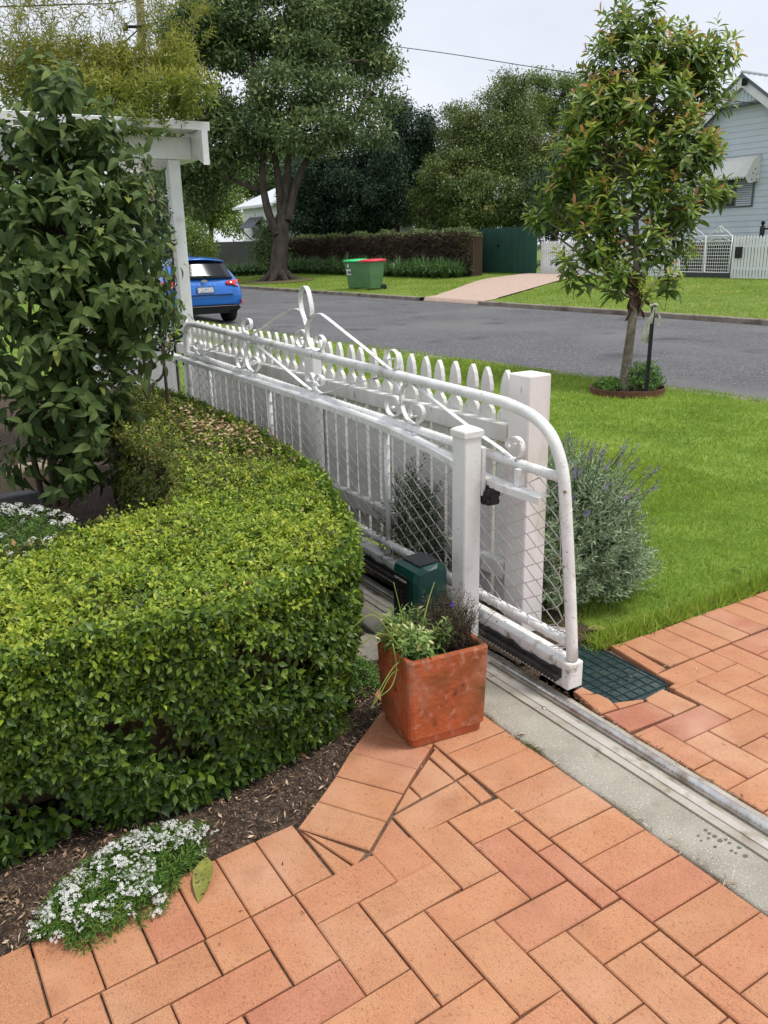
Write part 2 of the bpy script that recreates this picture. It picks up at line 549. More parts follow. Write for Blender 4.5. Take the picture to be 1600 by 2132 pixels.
M_WHITE_PINK = mat_noise('sun_bleached_white', [(0.3, (0.76, 0.70, 0.68)), (0.6, (0.84, 0.80, 0.785))], 4, 7, 0.55, 0.2, 40, 0.35, stretch=(1, 1, 0.4),
                         spots=[((0.44, 0.44, 0.31), 5, 0.54, 0.25), ((0.25, 0.23, 0.18), 30, 0.66, 0.1)])
M_PIPE = mat_noise('white_gate_paint', [(0.3, (0.66, 0.66, 0.645)), (0.6, (0.82, 0.82, 0.81))], 10, 6, 0.35, 0.2, 90, 0.5,
                   spots=[((0.42, 0.37, 0.26), 12, 0.58, 0.20), ((0.24, 0.15, 0.08), 28, 0.67, 0.06), ((0.16, 0.15, 0.12), 70, 0.66, 0.08)])
M_BEAM = mat_noise('gate_beam_paint', [(0.3, (0.66, 0.66, 0.64)), (0.6, (0.82, 0.82, 0.81))], 10, 6, 0.5, 0.2, 90, 0.4,
                   spots=[((0.30, 0.28, 0.20), 22, 0.56, 0.16), ((0.10, 0.10, 0.08), 70, 0.66, 0.08)])
M_WIRE = mat_noise('galvanised_wire', [(0.3, (0.50, 0.49, 0.47)), (0.7, (0.72, 0.71, 0.69))], 30, 3, 0.5, 0, None, 0.5, 0.3)
M_STEEL = mat_noise('worn_steel', [(0.3, (0.42, 0.41, 0.39)), (0.55, (0.62, 0.61, 0.60)), (0.75, (0.75, 0.745, 0.74))], 16, 7, 0.30, 0.2, 120, 0.5, 0.85, spots=[((0.28, 0.18, 0.10), 9, 0.55, 0.18)])
M_ALU = mat_noise('dull_aluminium', [(0.3, (0.40, 0.365, 0.32)), (0.7, (0.56, 0.53, 0.48))], 9, 8, 0.55, 0.2, 120, 0.4, 0.15, spots=[((0.24, 0.17, 0.11), 12, 0.58, 0.15)])
M_BLACK = mat_noise('black_plastic', [(0.3, (0.012, 0.012, 0.013)), (0.7, (0.03, 0.03, 0.032))], 20, 5, 0.55, 0.2, 80)
M_RUBBER = mat_noise('rack_rubber', [(0.3, (0.018, 0.018, 0.018)), (0.7, (0.05, 0.048, 0.046))], 25, 6, 0.7, 0.3, 90)
M_GREENBOX = mat_noise('teal_plastic', [(0.3, (0.005, 0.060, 0.050)), (0.7, (0.008, 0.082, 0.068))], 12, 5, 0.33, 0.05, 200, 0.5)
M_GREYPANEL = mat_noise('grey_plastic', [(0.3, (0.035, 0.037, 0.042)), (0.7, (0.06, 0.062, 0.068))], 12, 5, 0.45)
M_PIT = mat_noise('green_pit_lid', [(0.3, (0.014, 0.030, 0.030)), (0.7, (0.030, 0.056, 0.056))], 12, 7, 0.22, 0.5, 40, 0.6,
                  spots=[((0.06, 0.075, 0.065), 8, 0.56, 0.2)])
M_TERRA = mat_noise('terracotta', [(0.25, (0.276, 0.067, 0.025)), (0.48, (0.448, 0.110, 0.040)), (0.72, (0.564, 0.161, 0.064))], 6, 10, 0.65, 0.45, 50, 0.3,
                    spots=[((0.15, 0.072, 0.026), 5.0, 0.47, 0.25), ((0.42, 0.17, 0.105), 11, 0.56, 0.14), ((0.44, 0.20, 0.13), 34, 0.58, 0.10), ((0.07, 0.036, 0.018), 14, 0.60, 0.14)])
M_BARK = mat_noise('bark', [(0.3, (0.045, 0.034, 0.027)), (0.55, (0.10, 0.078, 0.062)), (0.75, (0.19, 0.155, 0.125))], 12, 8, 0.95, 0.8, 26, 0.15, stretch=(1, 1, 0.3))
M_BARK_DARK = mat_noise('dark_bark', [(0.3, (0.05, 0.040, 0.033)), (0.7, (0.135, 0.110, 0.090))], 4, 8, 0.95, 0.8, 10, 0.15, stretch=(1, 1, 0.3))
M_BARK_PALE = mat_noise('young_bark', [(0.3, (0.10, 0.085, 0.060)), (0.55, (0.20, 0.175, 0.135)), (0.75, (0.30, 0.275, 0.23))], 26, 8, 0.9, 0.6, 60, 0.15, stretch=(1, 1, 0.6))
M_TWIG = mat_noise('twig', [(0.3, (0.035, 0.022, 0.013)), (0.7, (0.09, 0.06, 0.038))], 20, 5, 0.9)
M_MULCH = mat_leaf('leaf_litter', [(0.0, (0.058, 0.036, 0.023)), (0.35, (0.169, 0.104, 0.065)), (0.7, (0.390, 0.260, 0.169)), (1.0, (0.676, 0.520, 0.364))], 0.8, 0.0, 0.2)


# ================================================================ the ground
def sheet(name, xs, ys, zf, mat, kind='structure'):
    xs, ys = np.asarray(xs, float), np.asarray(ys, float)
    X, Y = np.meshgrid(xs, ys, indexing='ij')
    Z = zf(X, Y)
    V = np.stack([X, Y, Z], -1).reshape(-1, 3)
    nx, ny = len(xs), len(ys)
    i, j = np.meshgrid(np.arange(nx - 1), np.arange(ny - 1), indexing='ij')
    a = (i * ny + j).ravel()
    F = np.stack([a, a + ny, a + ny + 1, a + 1], 1)
    o = link(name, mesh_np(name, V, F), mat)
    o['kind'] = kind
    return o


def strip_sheet(name, left, right, zl, zr, mat, cols=4):
    """sheet between two polylines (x,y)"""
    l, r = smooth_path(left, 5), smooth_path(right, 5)
    n = min(len(l), len(r))
    V = []
    for k in range(n):
        for c in range(cols + 1):
            t = c / cols
            p = l[k] * (1 - t) + r[k] * t
            V.append((p[0], p[1], zl(p[0]) * (1 - t) + zr(p[0]) * t))
    F = [(k * (cols + 1) + c, k * (cols + 1) + c + 1, (k + 1) * (cols + 1) + c + 1, (k + 1) * (cols + 1) + c) for k in range(n - 1) for c in range(cols)]
    o = link(name, mesh_np(name, np.array(V), np.array(F)), mat)
    o['kind'] = 'structure'
    return o


KERB_Y = [-30, -8, 0, 3.4, 7, 10, 13.5, 17, 25, 40, 60, 90]
NEAR_X = [7.0, 6.45, 6.2, 6.02, 5.72, 5.45, 5.25, 5.15, 5.0, 4.8, 4.5, 4.0]
FAR_X = [14.2, 13.9, 13.8, 13.7, 13.62, 13.58, 13.52, 13.45, 13.3, 13.0, 12.6, 12.0]
near_edge = list(zip(NEAR_X, KERB_Y))
far_edge = list(zip(FAR_X, KERB_Y))


def near_x(y): return np.interp(y, KERB_Y, NEAR_X)
def far_x(y): return np.interp(y, KERB_Y, FAR_X)
def far_z(x, y=20.0): return np.maximum(0.0, 0.037 * (np.asarray(x) - far_x(y)))


sheet('ground', np.linspace(-700, 700, 15), np.linspace(-700, 900, 15), lambda X, Y: 0 * X - 0.22, M_FIELD)
strip_sheet('road', [(x - 0.05, y) for x, y in near_edge], [(x + 0.05, y) for x, y in far_edge], lambda x: -0.105, lambda x: -0.105, M_ROAD, 8)


def lump(X, Y, s, a):
    return a * (np.sin(X * s * 1.3 + Y * s * 0.7) * np.sin(Y * s * 1.1 - X * s * 0.4) + 0.5 * np.sin(X * s * 2.9 + 1.0) * np.sin(Y * s * 2.3))


# near lawn: a grid squeezed between the paving, the fence and the kerb
def lawn_mesh():
    ys = np.concatenate([np.linspace(0.475, 6, 60), np.linspace(6.2, 60, 60)])
    ts = np.linspace(0, 1, 50)
    V = []
    for y in ys:
        for t in ts:
            x0 = 0.40 if y > 0.66 else 0.765
            x = x0 + t * (near_x(y) - x0)
            V.append((x, y, -0.006 + lump(x, y, 2.3, 0.008) - 0.03 * t ** 6))
    V = np.array(V)
    n = len(ts)
    F = [(i * n + k, i * n + k + 1, (i + 1) * n + k + 1, (i + 1) * n + k) for i in range(len(ys) - 1) for k in range(n - 1)]
    o = link('lawn', mesh_np('lawn', V, np.array(F)), M_TURF)
    o['kind'] = 'structure'


lawn_mesh()


def verge_mesh():
    ys = np.linspace(-30, 90, 120)
    ts = np.linspace(0, 1, 40)
    V = []
    for y in ys:
        for t in ts:
            x = far_x(y) + 0.13 + t * 60
            V.append((x, y, -0.004 + min(0.5, float(far_z(x, y))) + float(lump(x, y, 0.8, 0.012)) * min(1, t * 30)))
    n = len(ts)
    F = [(i * n + k, i * n + k + 1, (i + 1) * n + k + 1, (i + 1) * n + k) for i in range(len(ys) - 1) for k in range(n - 1)]
    o = link('far_verge', mesh_np('far_verge', np.array(V), np.array(F)), M_VERGE)
    o['kind'] = 'structure'


verge_mesh()

# garden soil, left of the gate track, and the strip of soil between gate and fence
def bed_edge(X): return np.where(X < -0.772, 0.195 + 0.055 * (X + 0.77), 0.18 + (X + 0.772) * 0.765)


def soil_z(X, Y):
    return -0.040 + 0.036 * np.clip((Y - bed_edge(X)) * 12, 0, 1) + lump(X, Y, 9, 0.006) + lump(X, Y, 23, 0.003)


sheet('garden_bed', np.linspace(-6, 0.03, 150), np.concatenate([np.linspace(0.05, 1.5, 80), np.linspace(1.6, 9, 70)]), soil_z, M_SOIL)
sheet('fence_bed', np.linspace(0.345, 0.80, 12), np.linspace(0.56, 9, 60), lambda X, Y: 0.004 + lump(X, Y, 9, 0.005), M_SOIL)


def kerb(name, edge, x_off, w, z0, z1, gaps=()):
    P = smooth_path(edge, 12)
    seg = []
    for a, b in zip(P[:-1], P[1:]):
        mid = (a[1] + b[1]) / 2
        if any(g0 < mid < g1 for g0, g1 in gaps): continue
        seg.append((a, b))
    mb = MB()
    for a, b in seg:
        n = np.array([1.0, 0.0])
        prof = [(0, z0), (0, z1 - 0.015), (0.015, z1), (w, z1), (w, z0)]
        va = [(a[0] + x_off + p, a[1], z) for p, z in prof]; vb = [(b[0] + x_off + p, b[1], z) for p, z in prof]
        mb.add(va + vb, [(k, k + 1, 5 + k + 1, 5 + k) for k in range(4)])
    return mb.build(name, M_KERB, kind='structure')


kerb('far_kerb', far_edge, -0.02, 0.16, -0.16, 0.004, gaps=((17.3, 20.4),))
kerb('near_kerb', near_edge, -0.10, 0.12, -0.2, -0.028)

# pebble driveway opposite: layback at the kerb, then up to the white fence
dl = [at_z(865, 624, -0.085), at_z(905, 605, 0.04), at_z(975, 588, 0.16), at_z(1050, 578, 0.26), at_z(1075, 571.5, 0.30)]
dr = [at_z(952, 636, -0.085), at_z(1010, 622, 0.04), at_z(1075, 603, 0.14), at_z(1150, 590, 0.24), at_z(1215, 583, 0.28)]
L1 = smooth_path([(13.45, 20.2), (13.9, 20.25), (15.3, 21.3), (17.4, 23.1), (19.6, 24.7), (22.3, 25.4)], 6)
R1 = smooth_path([(13.45, 17.3), (13.9, 17.4), (15.6, 18.4), (17.9, 19.8), (20.2, 21.2), (22.3, 22.2)], 6)
V, F = [], []
for k in range(len(L1)):
    for c in range(5):
        p = L1[k] * (1 - c / 4) + R1[k] * c / 4
        z = -0.098 if p[0] < 13.5 else max(float(far_z(p[0], p[1])) + 0.012, -0.098 + (p[0] - 13.5) * 0.22)
        V.append((p[0], p[1], min(z, float(far_z(p[0], p[1])) + 0.03)))
F = [(k * 5 + c, k * 5 + c + 1, k * 5 + 5 + c + 1, k * 5 + 5 + c) for k in range(len(L1) - 1) for c in range(4)]
link('far_driveway', mesh_np('far_driveway', np.array(V), np.array(F)), M_DRIVE)['kind'] = 'structure'

# ---------------------------------------------------------------- concrete strip under the gate
mb = MB()
ys = np.concatenate([np.arange(-2.6, 0.9, 0.06), np.arange(0.9, 4.7, 0.12)])
vs = []
for y in ys:
    e = 0.026 + 0.004 * math.sin(y * 21) + 0.003 * math.sin(y * 57 + 1) + 0.03 * min(1, max(0, (y - 0.7) / 0.5))
    r = 0.338 + 0.003 * math.sin(y * 33)
    vs += [(e, y, -0.05), (e, y, -0.010), (e + 0.008, y, -0.003), (0.10, y, 0.0), (0.20, y, 0.0005), (r - 0.006, y, 0), (r, y, -0.05)]
fs = [(i * 7 + k, i * 7 + k + 1, (i + 1) * 7 + k + 1, (i + 1) * 7 + k) for i in range(len(ys) - 1) for k in range(6)]
mb.add(vs, fs, True)
mb.build('concrete_strip', M_CONC, kind='structure')
mb = MB()
blk = [(-0.16, 0.90), (-0.12, 1.06), (0.0, 1.10), (0.035, 1.05), (0.03, 0.93), (-0.05, 0.88)]
mb.prism([(x, y, -0.04) for x, y in blk], (0, 0, 0.047))
mb.build('concrete_edging', M_CONC, kind='structure')

# ---------------------------------------------------------------- brick paving, every brick its own
paving = sheet('paving', np.linspace(-3.2, 0.03, 12), np.linspace(-3.0, 0.12, 12), lambda X, Y: 0 * X - 0.0105, M_SAND)
paving_r = sheet('driveway_paving', np.concatenate([np.linspace(0.33, 1.6, 14), np.linspace(1.8, 6.3, 8)]), np.linspace(-3.0, 0.475, 30), lambda X, Y: np.where((X < 0.8) & (Y > 0.0), -0.02, -0.0105), M_SAND)


def brick_mesh(poly, name='brick', gap=0.0042, ch=0.0030, h=0.05):
    P = np.array(poly, float)
    area = 0.5 * np.sum(P[:, 0] * np.roll(P[:, 1], -1) - np.roll(P[:, 0], -1) * P[:, 1])
    if area < 0: P = P[::-1]

    def inset(P, d):
        n = len(P); Q = []
        for i in range(n):
            a, b, c = P[i - 1], P[i], P[(i + 1) % n]
            e1 = (b - a) / (np.linalg.norm(b - a) + 1e-9); e2 = (c - b) / (np.linalg.norm(c - b) + 1e-9)
            n1 = np.array([-e1[1], e1[0]]); n2 = np.array([-e2[1], e2[0]])
            k = 1 + float(np.dot(n1, n2))
            Q.append(b + d * (n1 + n2) / max(k, 0.45))
        return np.array(Q)

    A = inset(P, gap / 2); Bq = inset(A, ch)
    n = len(P)
    V = [(x, y, -h) for x, y in A] + [(x, y, -ch) for x, y in A] + [(x, y, 0) for x, y in Bq]
    F = [tuple(range(2 * n, 3 * n))]
    for k in range(2):
        F += [(k * n + i, k * n + (i + 1) % n, (k + 1) * n + (i + 1) % n, (k + 1) * n + i) for i in range(n)]
    me = bpy.data.meshes.new(name); me.from_pydata(V, [], F); me.update()
    me.materials.append(M_BRICK)
    return me


PW, PL = 0.1168, 0.2336          # pitch of a brick with its joint
_cache = {}
brng = random.Random(3)


def lay(x0, x1, y0, y1, parent):
    """one brick filling a rectangle (full bricks share their mesh)"""
    cx, cy = (x0 + x1) / 2, (y0 + y1) / 2
    lx, ly = x1 - x0, y1 - y0
    sl = 0.06 if (parent is paving and cx < -0.6) else 0.0
    if sl: cy += sl * (cx + 0.6)
    key = (round(lx, 3), round(ly, 3), sl)
    if key not in _cache:
        hx, hy = key[0] / 2, key[1] / 2
        _cache[key] = brick_mesh([(-hx, -hy - sl * hx), (hx, -hy + sl * hx), (hx, hy + sl * hx), (-hx, hy - sl * hx)])
    o = bpy.data.objects.new('brick', _cache[key])
    COL.objects.link(o)
    o.parent = parent
    o.location = (cx + brng.gauss(0, 0.0005), cy + brng.gauss(0, 0.0005), brng.gauss(0, 0.0007))
    o.rotation_euler = (brng.gauss(0, 0.0028), brng.gauss(0, 0.0028), brng.gauss(0, 0.003) + (math.pi if brng.random() < 0.5 else 0))
    return o


def lay_poly(pts, parent):
    me = brick_mesh([(p[0], p[1]) for p in pts], gap=0.0030)
    o = bpy.data.objects.new('brick', me)
    COL.objects.link(o); o.parent = parent
    c = np.mean(np.array([(p[0], p[1]) for p in pts]), axis=0)
    o.location = (0, 0, brng.gauss(0, 0.001))
    return o


def z2(p): return at_z(p[0] / 2.6667 + 500, p[1] / 2.6667 + 1450)
def z3(p): return at_z(p[0] / 2.6667 + 1000, p[1] / 2.6667 + 1400)
def z4(p): return at_z(p[0] / 3.2 + 1100, p[1] / 3.2 + 1180)


# soldier course along the strip
for i in range(-6, 22):
    y1 = 0.005 - PW * i
    lay(-0.226, 0.016, y1 - PW, y1, paving)
# herringbone field, columns from x=-.889, rows from y=-.018 down
cx0, ry0 = -0.889, -0.020
XB = -0.2905
for c in range(-12, 5):
    for r in range(0, 14):
        d = (c - r) % 4
        x0 = cx0 + c * 0.1195; y1 = ry0 - r * 0.1165
        if d == 0:
            xe = min(x0 + 0.239, XB if c < 4 else -0.227)
            if c == 4: xe = -0.227
            lay(x0, xe, y1 - 0.1165, y1, paving)
        elif d == 3 and r + 1 < 15:
            lay(x0, x0 + 0.1195, y1 - 0.233, y1, paving)
            if r == 0: pass
        elif r == 0 and d == 2:
            lay(x0, x0 + 0.1195, y1 - 0.1165, y1, paving)     # half bricks under the border
        elif c == -12 and d == 1:
            lay(x0, x0 + 0.1195, y1 - 0.1165, y1, paving)
# thin cut closers between the field and the soldier course (not beside the long cut bricks)
for r in range(0, 14, 4):
    y1 = ry0 - r * 0.1165
    lay(XB, -0.227, y1 - 0.466 + 0.002, y1 - 0.233, paving)
    lay(XB, -0.227, y1 - 0.233, y1 - 0.1165, paving)
# border of bricks along the bed
for k in range(14):
    x1 = -0.776 - k * 0.1155
    lay(x1 - 0.1155, x1, -0.0195, 0.2135, paving)
# diagonal border and the cut pieces it meets
outer = [(-0.150, 0.655), (-0.258, 0.572), (-0.366, 0.491), (-0.472, 0.414), (-0.569, 0.331), (-0.671, 0.254), (-0.772, 0.180)]
inner = [(-0.030, 0.456), (-0.138, 0.374), (-0.246, 0.292), (-0.346, 0.222), (-0.447, 0.146), (-0.553, 0.069), (-0.652, -0.006)]
for k in range(6):
    lay_poly([outer[k], outer[k + 1], inner[k + 1], inner[k]], paving)
cuts = [
    [(350, 748), (698, 866), (640, 940)], [(336, 750), (634, 944), (540, 1000), (372, 790)], [(655, 938), (722, 876), (738, 892)],
    [(840, 675), (1078, 926), (875, 1033), (727, 868)], [(845, 662), (1202, 466), (1334, 590), (960, 784)],
    [(860, 645), (936, 498), (1004, 561)], [(942, 494), (1048, 342), (1194, 466), (1006, 562)],
    [(1050, 330), (1090, 282), (1255, 426), (1192, 460)], [(1204, 465), (1266, 426), (1404, 556), (1337, 589)],
    [(735, 895), (875, 1035), (862, 1043), (720, 905)],
]
for c in cuts[:-1]:
    lay_poly([z2(p) for p in c], paving)
lay_poly([(-0.243, 0.286), (-0.231, 0.262), (-0.231, 0.297)], paving)

# right of the track: border along the grass, herringbone, pieces cut round the pit lid
for k in range(10):
    x0 = 0.803 + 0.1195 * k
    lay(x0, x0 + 0.1195, 0.232, 0.470, paving_r)
cx1, ry1 = 0.44, 0.226
for c in range(-1, 13):
    for r in range(0, 13):
        d = (c - r) % 4
        x0 = cx1 + c * 0.118; y1 = ry1 - r * 0.1168
        if r == 0 and x0 < 0.79: continue
        if r == 1 and x0 < 0.66: continue
        xl = max(x0, 0.340)
        if d == 2:
            lay(xl, x0 + 0.236, y1 - 0.1168, y1, paving_r)
        elif d == 1:
            lay(xl, x0 + 0.118, y1 - 0.2336, y1, paving_r)
        elif r == 0 and d == 0:
            lay(xl, x0 + 0.118, y1 - 0.1168, y1, paving_r)
        elif c == -1 and d == 3:
            lay(xl, x0 + 0.118, y1 - 0.1168, y1, paving_r)
for c in [[(545, 522), (628, 508), (920, 678), (858, 714)], [(855, 716), (1090, 615), (1262, 700), (990, 815), (935, 800), (975, 776)],
          [(780, 872), (895, 808), (1132, 915), (978, 986), (798, 898)], [(565, 906), (765, 880), (778, 896), (608, 945)],
          [(335, 856), (470, 848), (545, 885), (603, 945), (480, 982)], [(300, 830), (358, 797), (445, 843), (338, 856)],
          [(500, 985), (790, 900), (968, 990), (675, 1105)], [(380, 470), (470, 440), (640, 480), (520, 530)]]:
    lay_poly([z4(p) for p in c], paving_r)

# ---------------------------------------------------------------- pit lid by the gate end
pit = empty('pit_lid', (0.56, 0.34, -0.03), 'dark green ribbed plastic pit lid, wet, sunk in the pavers by the gate end', 'pit lid')
cor = []
for (cx, cy, a0) in ((0.632, 0.205, -90), (0.632, 0.49, 0), (0.49, 0.49, 90), (0.49, 0.205, 180)):
    for a in np.linspace(a0, a0 + 90, 6):
        cor.append((cx + 0.075 * math.cos(R_(a)), cy + 0.075 * math.sin(R_(a)), -0.034))
MB().prism(cor, (0, 0, 0.022)).build('lid', M_PIT, pit)
rib = MB()
for k in range(7):
    x = 0.437 + k * 0.042
    rib.box(x - 0.0016, x + 0.0016, 0.155, 0.54, -0.0125, -0.0085)
for k in range(10):
    y = 0.160 + k * 0.042
    rib.box(0.425, 0.70, y - 0.0016, y + 0.0016, -0.0126, -0.0082)
rib.build('rib_grid', M_PIT, pit)
rim = MB()
rim.tube([(p[0] + (p[0] - 0.56) * 0.03, p[1] + (p[1] - 0.35) * 0.03, -0.013) for p in cor], 0.006, 6, closed=True)
rim.build('rim', M_BLACK, pit)
sheet('pit_bed', np.linspace(0.345, 0.86, 6), np.linspace(0.1, 0.66, 6), lambda X, Y: 0 * X - 0.02, M_SOIL)

# ================================================================ the sliding gate
GX = 0.335


def gz(y): return 0.020 * (y - 0.28)          # the gate rises a little along its track


gate = empty('sliding_gate', (GX, 2.1, 0.05), 'long white tubular sliding gate with scrollwork and chain link, standing open on its rail', 'gate')
P = [(GX, 0.272, 0.150), (GX, 0.30, 0.40), (GX, 0.335, 0.66), (GX, 0.352, 0.77), (GX, 0.378, 0.845), (GX, 0.425, 0.912), (GX, 0.50, 0.955), (GX, 0.60, 0.977), (GX, 0.72, 0.988)]
P += [(GX, y, 0.988 + 0.0225 * (y - 0.72)) for y in (1.2, 1.8, 2.4, 3.0, 3.5)]
P += [(GX, 3.80, 1.056), (GX, 3.91, 1.045), (GX, 3.97, 1.01), (GX, 3.99, 0.95), (GX, 3.99, 0.6), (GX, 3.99, 0.22)]
MB().tube(smooth_path(P, 4), 0.0205, 14).build('frame_tube', M_PIPE, gate)
mid = lambda y: 0.776 + 0.0215 * (y - 0.37)
bot = lambda y: 0.205 + 0.019 * (y - 0.30)
MB().tube([(GX, y, mid(y)) for y in np.linspace(0.365, 3.98, 14)], 0.0175, 12).build('middle_rail', M_PIPE, gate)
MB().tube([(GX, y, bot(y)) for y in np.linspace(0.30, 3.98, 14)], 0.0185, 12).build('bottom_rail', M_PIPE, gate)
# tie wire wound round rails and end tube
tw = MB()


def helix(a, b, r, turns, rw=0.0015):
    a, b = np.array(a), np.array(b)
    T = norm(b - a); u = norm(np.cross(T, np.array([1.0, 0.2, 0.3]))); w = np.cross(T, u)
    n = int(turns * 10)
    ts = np.linspace(0, 1, n)
    ph = np.cumsum(rng.uniform(0.5, 1.5, n)); ph = ph / ph[-1] * turns * 2 * np.pi
    return [a + (b - a) * t + r * (math.cos(p) * u + math.sin(p) * w) for t, p in zip(ts, ph)]


tw.tube(helix((GX, 0.37, mid(0.37)), (GX, 3.95, mid(3.95)), 0.0190, 70), 0.0015, 4)
tw.tube(helix((GX, 0.32, bot(0.32)), (GX, 3.95, bot(3.95)), 0.0200, 46), 0.0015, 4)
tw.tube(helix((GX, 0.285, 0.24), (GX, 0.342, 0.70), 0.0222, 7), 0.0016, 4)
for k in range(4):
    tw.tube(helix((GX, 0.31 + k * 0.01, bot(0.3) - 0.03), (GX, 0.325 + 0.012 * k, bot(0.3) + 0.03), 0.024 + 0.003 * k, 2), 0.0014, 4)
tw.build('tie_wire', M_PIPE, gate)
# base beam, uprights
bm = MB()
vs, ys = [], [0.250, 0.254] + list(np.linspace(0.6, 4.0, 9))
for y in ys:
    d = 0.004 if y == 0.250 else 0
    for x, z in ((0.302 + d, 0.048), (0.302 + d, 0.145 - 0.004), (0.306 + d, 0.145), (0.364 - d, 0.145), (0.368 - d, 0.141), (0.368 - d, 0.048)):
        vs.append((x, y, z + gz(y) * 0.9 - (d if z > 0.1 else -d)))
fs = [(i * 6 + k, i * 6 + (k + 1) % 6, (i + 1) * 6 + (k + 1) % 6, (i + 1) * 6 + k) for i in range(len(ys) - 1) for k in range(6)]
fs += [(5, 4, 3, 2, 1, 0)]
bm.add(vs, fs)
bm.build('base_beam', M_BEAM, gate)
for y in (1.453, 2.675, 3.6):
    MB().tube([(GX, y, 0.145 + gz(y)), (GX, y, mid(y))], 0.0135, 10).build('upright', M_PIPE, gate)
# rubber rack screwed to the beam
rk = MB()
prof_top, prof_bot = [], []
y = 0.285
while y < 3.9:
    zt = 0.112 + gz(y) + 0.006 * math.sin(y * 37) * math.sin(y * 13 + 1) + random.uniform(-0.003, 0.003)
    prof_top.append((0.301, y, zt)); y += 0.02
y = 0.285; k = 0
while y < 3.9:
    prof_bot.append((0.301, y, 0.070 + gz(y) + (0.0 if k % 2 else 0.010))); y += 0.0085; k += 1
n = len(prof_top)
for a in range(n - 1):
    rk.prism([prof_top[a], prof_top[a + 1], (0.301, prof_top[a + 1][1], 0.083 + gz(prof_top[a + 1][1])), (0.301, prof_top[a][1], 0.083 + gz(prof_top[a][1]))], (-0.010, 0, 0))
rk.build('rack', M_RUBBER, gate)
rt = MB()
for a in range(0, len(prof_bot) - 2, 2):
    p, q, r = prof_bot[a], prof_bot[a + 1], prof_bot[a + 2]
    zb = 0.094 + gz(p[1])
    rt.prism([(0.2905, p[1], zb), (0.2905, p[1], p[2]), (0.2905, q[1], q[2]), (0.2905, r[1], r[2]), (0.2905, r[1], zb)], (-0.016, 0, 0))
rt.build('rack_teeth', M_RUBBER, gate, kind='stuff')
# sheet metal strip along the rail, bowed where it was knocked
cs = smooth_path([(4.30, 0.835), (3.4, 0.825), (2.5, 0.818), (1.9, 0.808), (1.45, 0.796), (1.10, 0.768), (0.88, 0.738), (0.74, 0.716), (0.58, 0.708), (0.395, 0.709)], 4)
st = MB()
st.ribbon([(0.294, y, z) for y, z in cs], 0.050, 0.003)
st.ribbon([(0.2685, y, z - 0.011) for y, z in cs], 0.003, 0.024)
st.build('cover_strip', M_PIPE, gate)
for y in (0.55, 1.2, 2.1, 3.0):
    MB().box(0.300, 0.332, y - 0.012, y + 0.012, np.interp(-y, -cs[:, 0], cs[:, 1]) + 0.0018, mid(y) - 0.008, 0.002).build('bracket', M_PIPE, gate)


# scrollwork, traced on the gate's own plane
def g1(p): return at_x(p[0] / 2.857 + 300, p[1] / 2.857 + 560, GX)
def g2(p): return at_x(p[0] / 3.046 + 760, p[1] / 3.046 + 760, GX)


def scroll(name, path1=(), path2=(), w=0.020, t=0.0042):
    pts = [g1(p) for p in path1] + [g2(p) for p in path2]
    MB().ribbon(smooth_path(pts, 4), w, t).build(name, M_PIPE, gate)


scroll('scroll', [(1042, 442), (1024, 436), (1022, 408), (1050, 393), (1075, 425), (1066, 470), (1035, 490), (1002, 470), (981, 420), (972, 360), (985, 300), (1012, 271), (1045, 265), (1085, 288),
                  (1200, 380), (1320, 475), (1430, 570), (1470, 598), (1503, 592), (1517, 555), (1508, 505), (1482, 480), (1453, 487), (1440, 516), (1456, 540), (1477, 532)])
scroll('scroll', [(622, 336), (607, 342), (614, 362), (638, 345), (634, 306), (610, 295), (588, 318), (592, 355), (618, 390), (650, 382), (760, 310), (860, 246), (900, 236), (930, 245),
                  (952, 280), (966, 340), (971, 400), (962, 445), (944, 467), (920, 450), (906, 410), (918, 370), (944, 363), (964, 390), (952, 418), (934, 408)])
scroll('finial', [(968, 335), (940, 245), (931, 165), (948, 106), (972, 116), (992, 190), (999, 265), (972, 335)], w=0.024)
scroll('scroll', [(332, 462), (314, 462), (312, 442), (332, 430), (345, 448), (338, 476), (315, 482), (300, 458), (303, 480), (318, 502), (340, 510), (380, 488), (460, 448), (545, 412), (578, 414), (598, 448),
                  (607, 500), (600, 560), (578, 590), (556, 562), (558, 517), (584, 500), (602, 525), (590, 552), (574, 545)])
scroll('scroll', [(656, 562), (640, 574), (636, 545), (660, 522), (686, 548), (682, 590), (655, 612), (626, 586), (608, 530), (612, 470), (632, 440), (658, 442), (705, 482), (850, 600), (992, 716), (1012, 690), (1012, 645), (992, 618), (970, 634), (972, 664), (988, 668)])
scroll('scroll', [(1046, 662), (1030, 664), (1024, 644), (1042, 630), (1066, 650), (1062, 688), (1036, 696), (1014, 668), (1008, 690), (1030, 722), (1062, 738), (1110, 726), (1250, 682), (1400, 646)],
       [(60, 90), (125, 80), (172, 102), (215, 150), (240, 220), (226, 290), (190, 325), (152, 300), (136, 240), (160, 198), (198, 204), (216, 245), (194, 276), (172, 262)])
scroll('scroll', (), [(318, 322), (294, 330), (288, 288), (320, 253), (360, 264), (374, 312), (350, 360), (310, 370), (265, 330), (236, 250), (235, 170), (262, 116), (308, 120), (400, 196), (550, 308), (700, 420), (860, 530), (930, 588), (975, 590),
                      (1003, 540), (992, 482), (955, 455), (916, 470), (905, 508), (930, 524), (948, 500)])
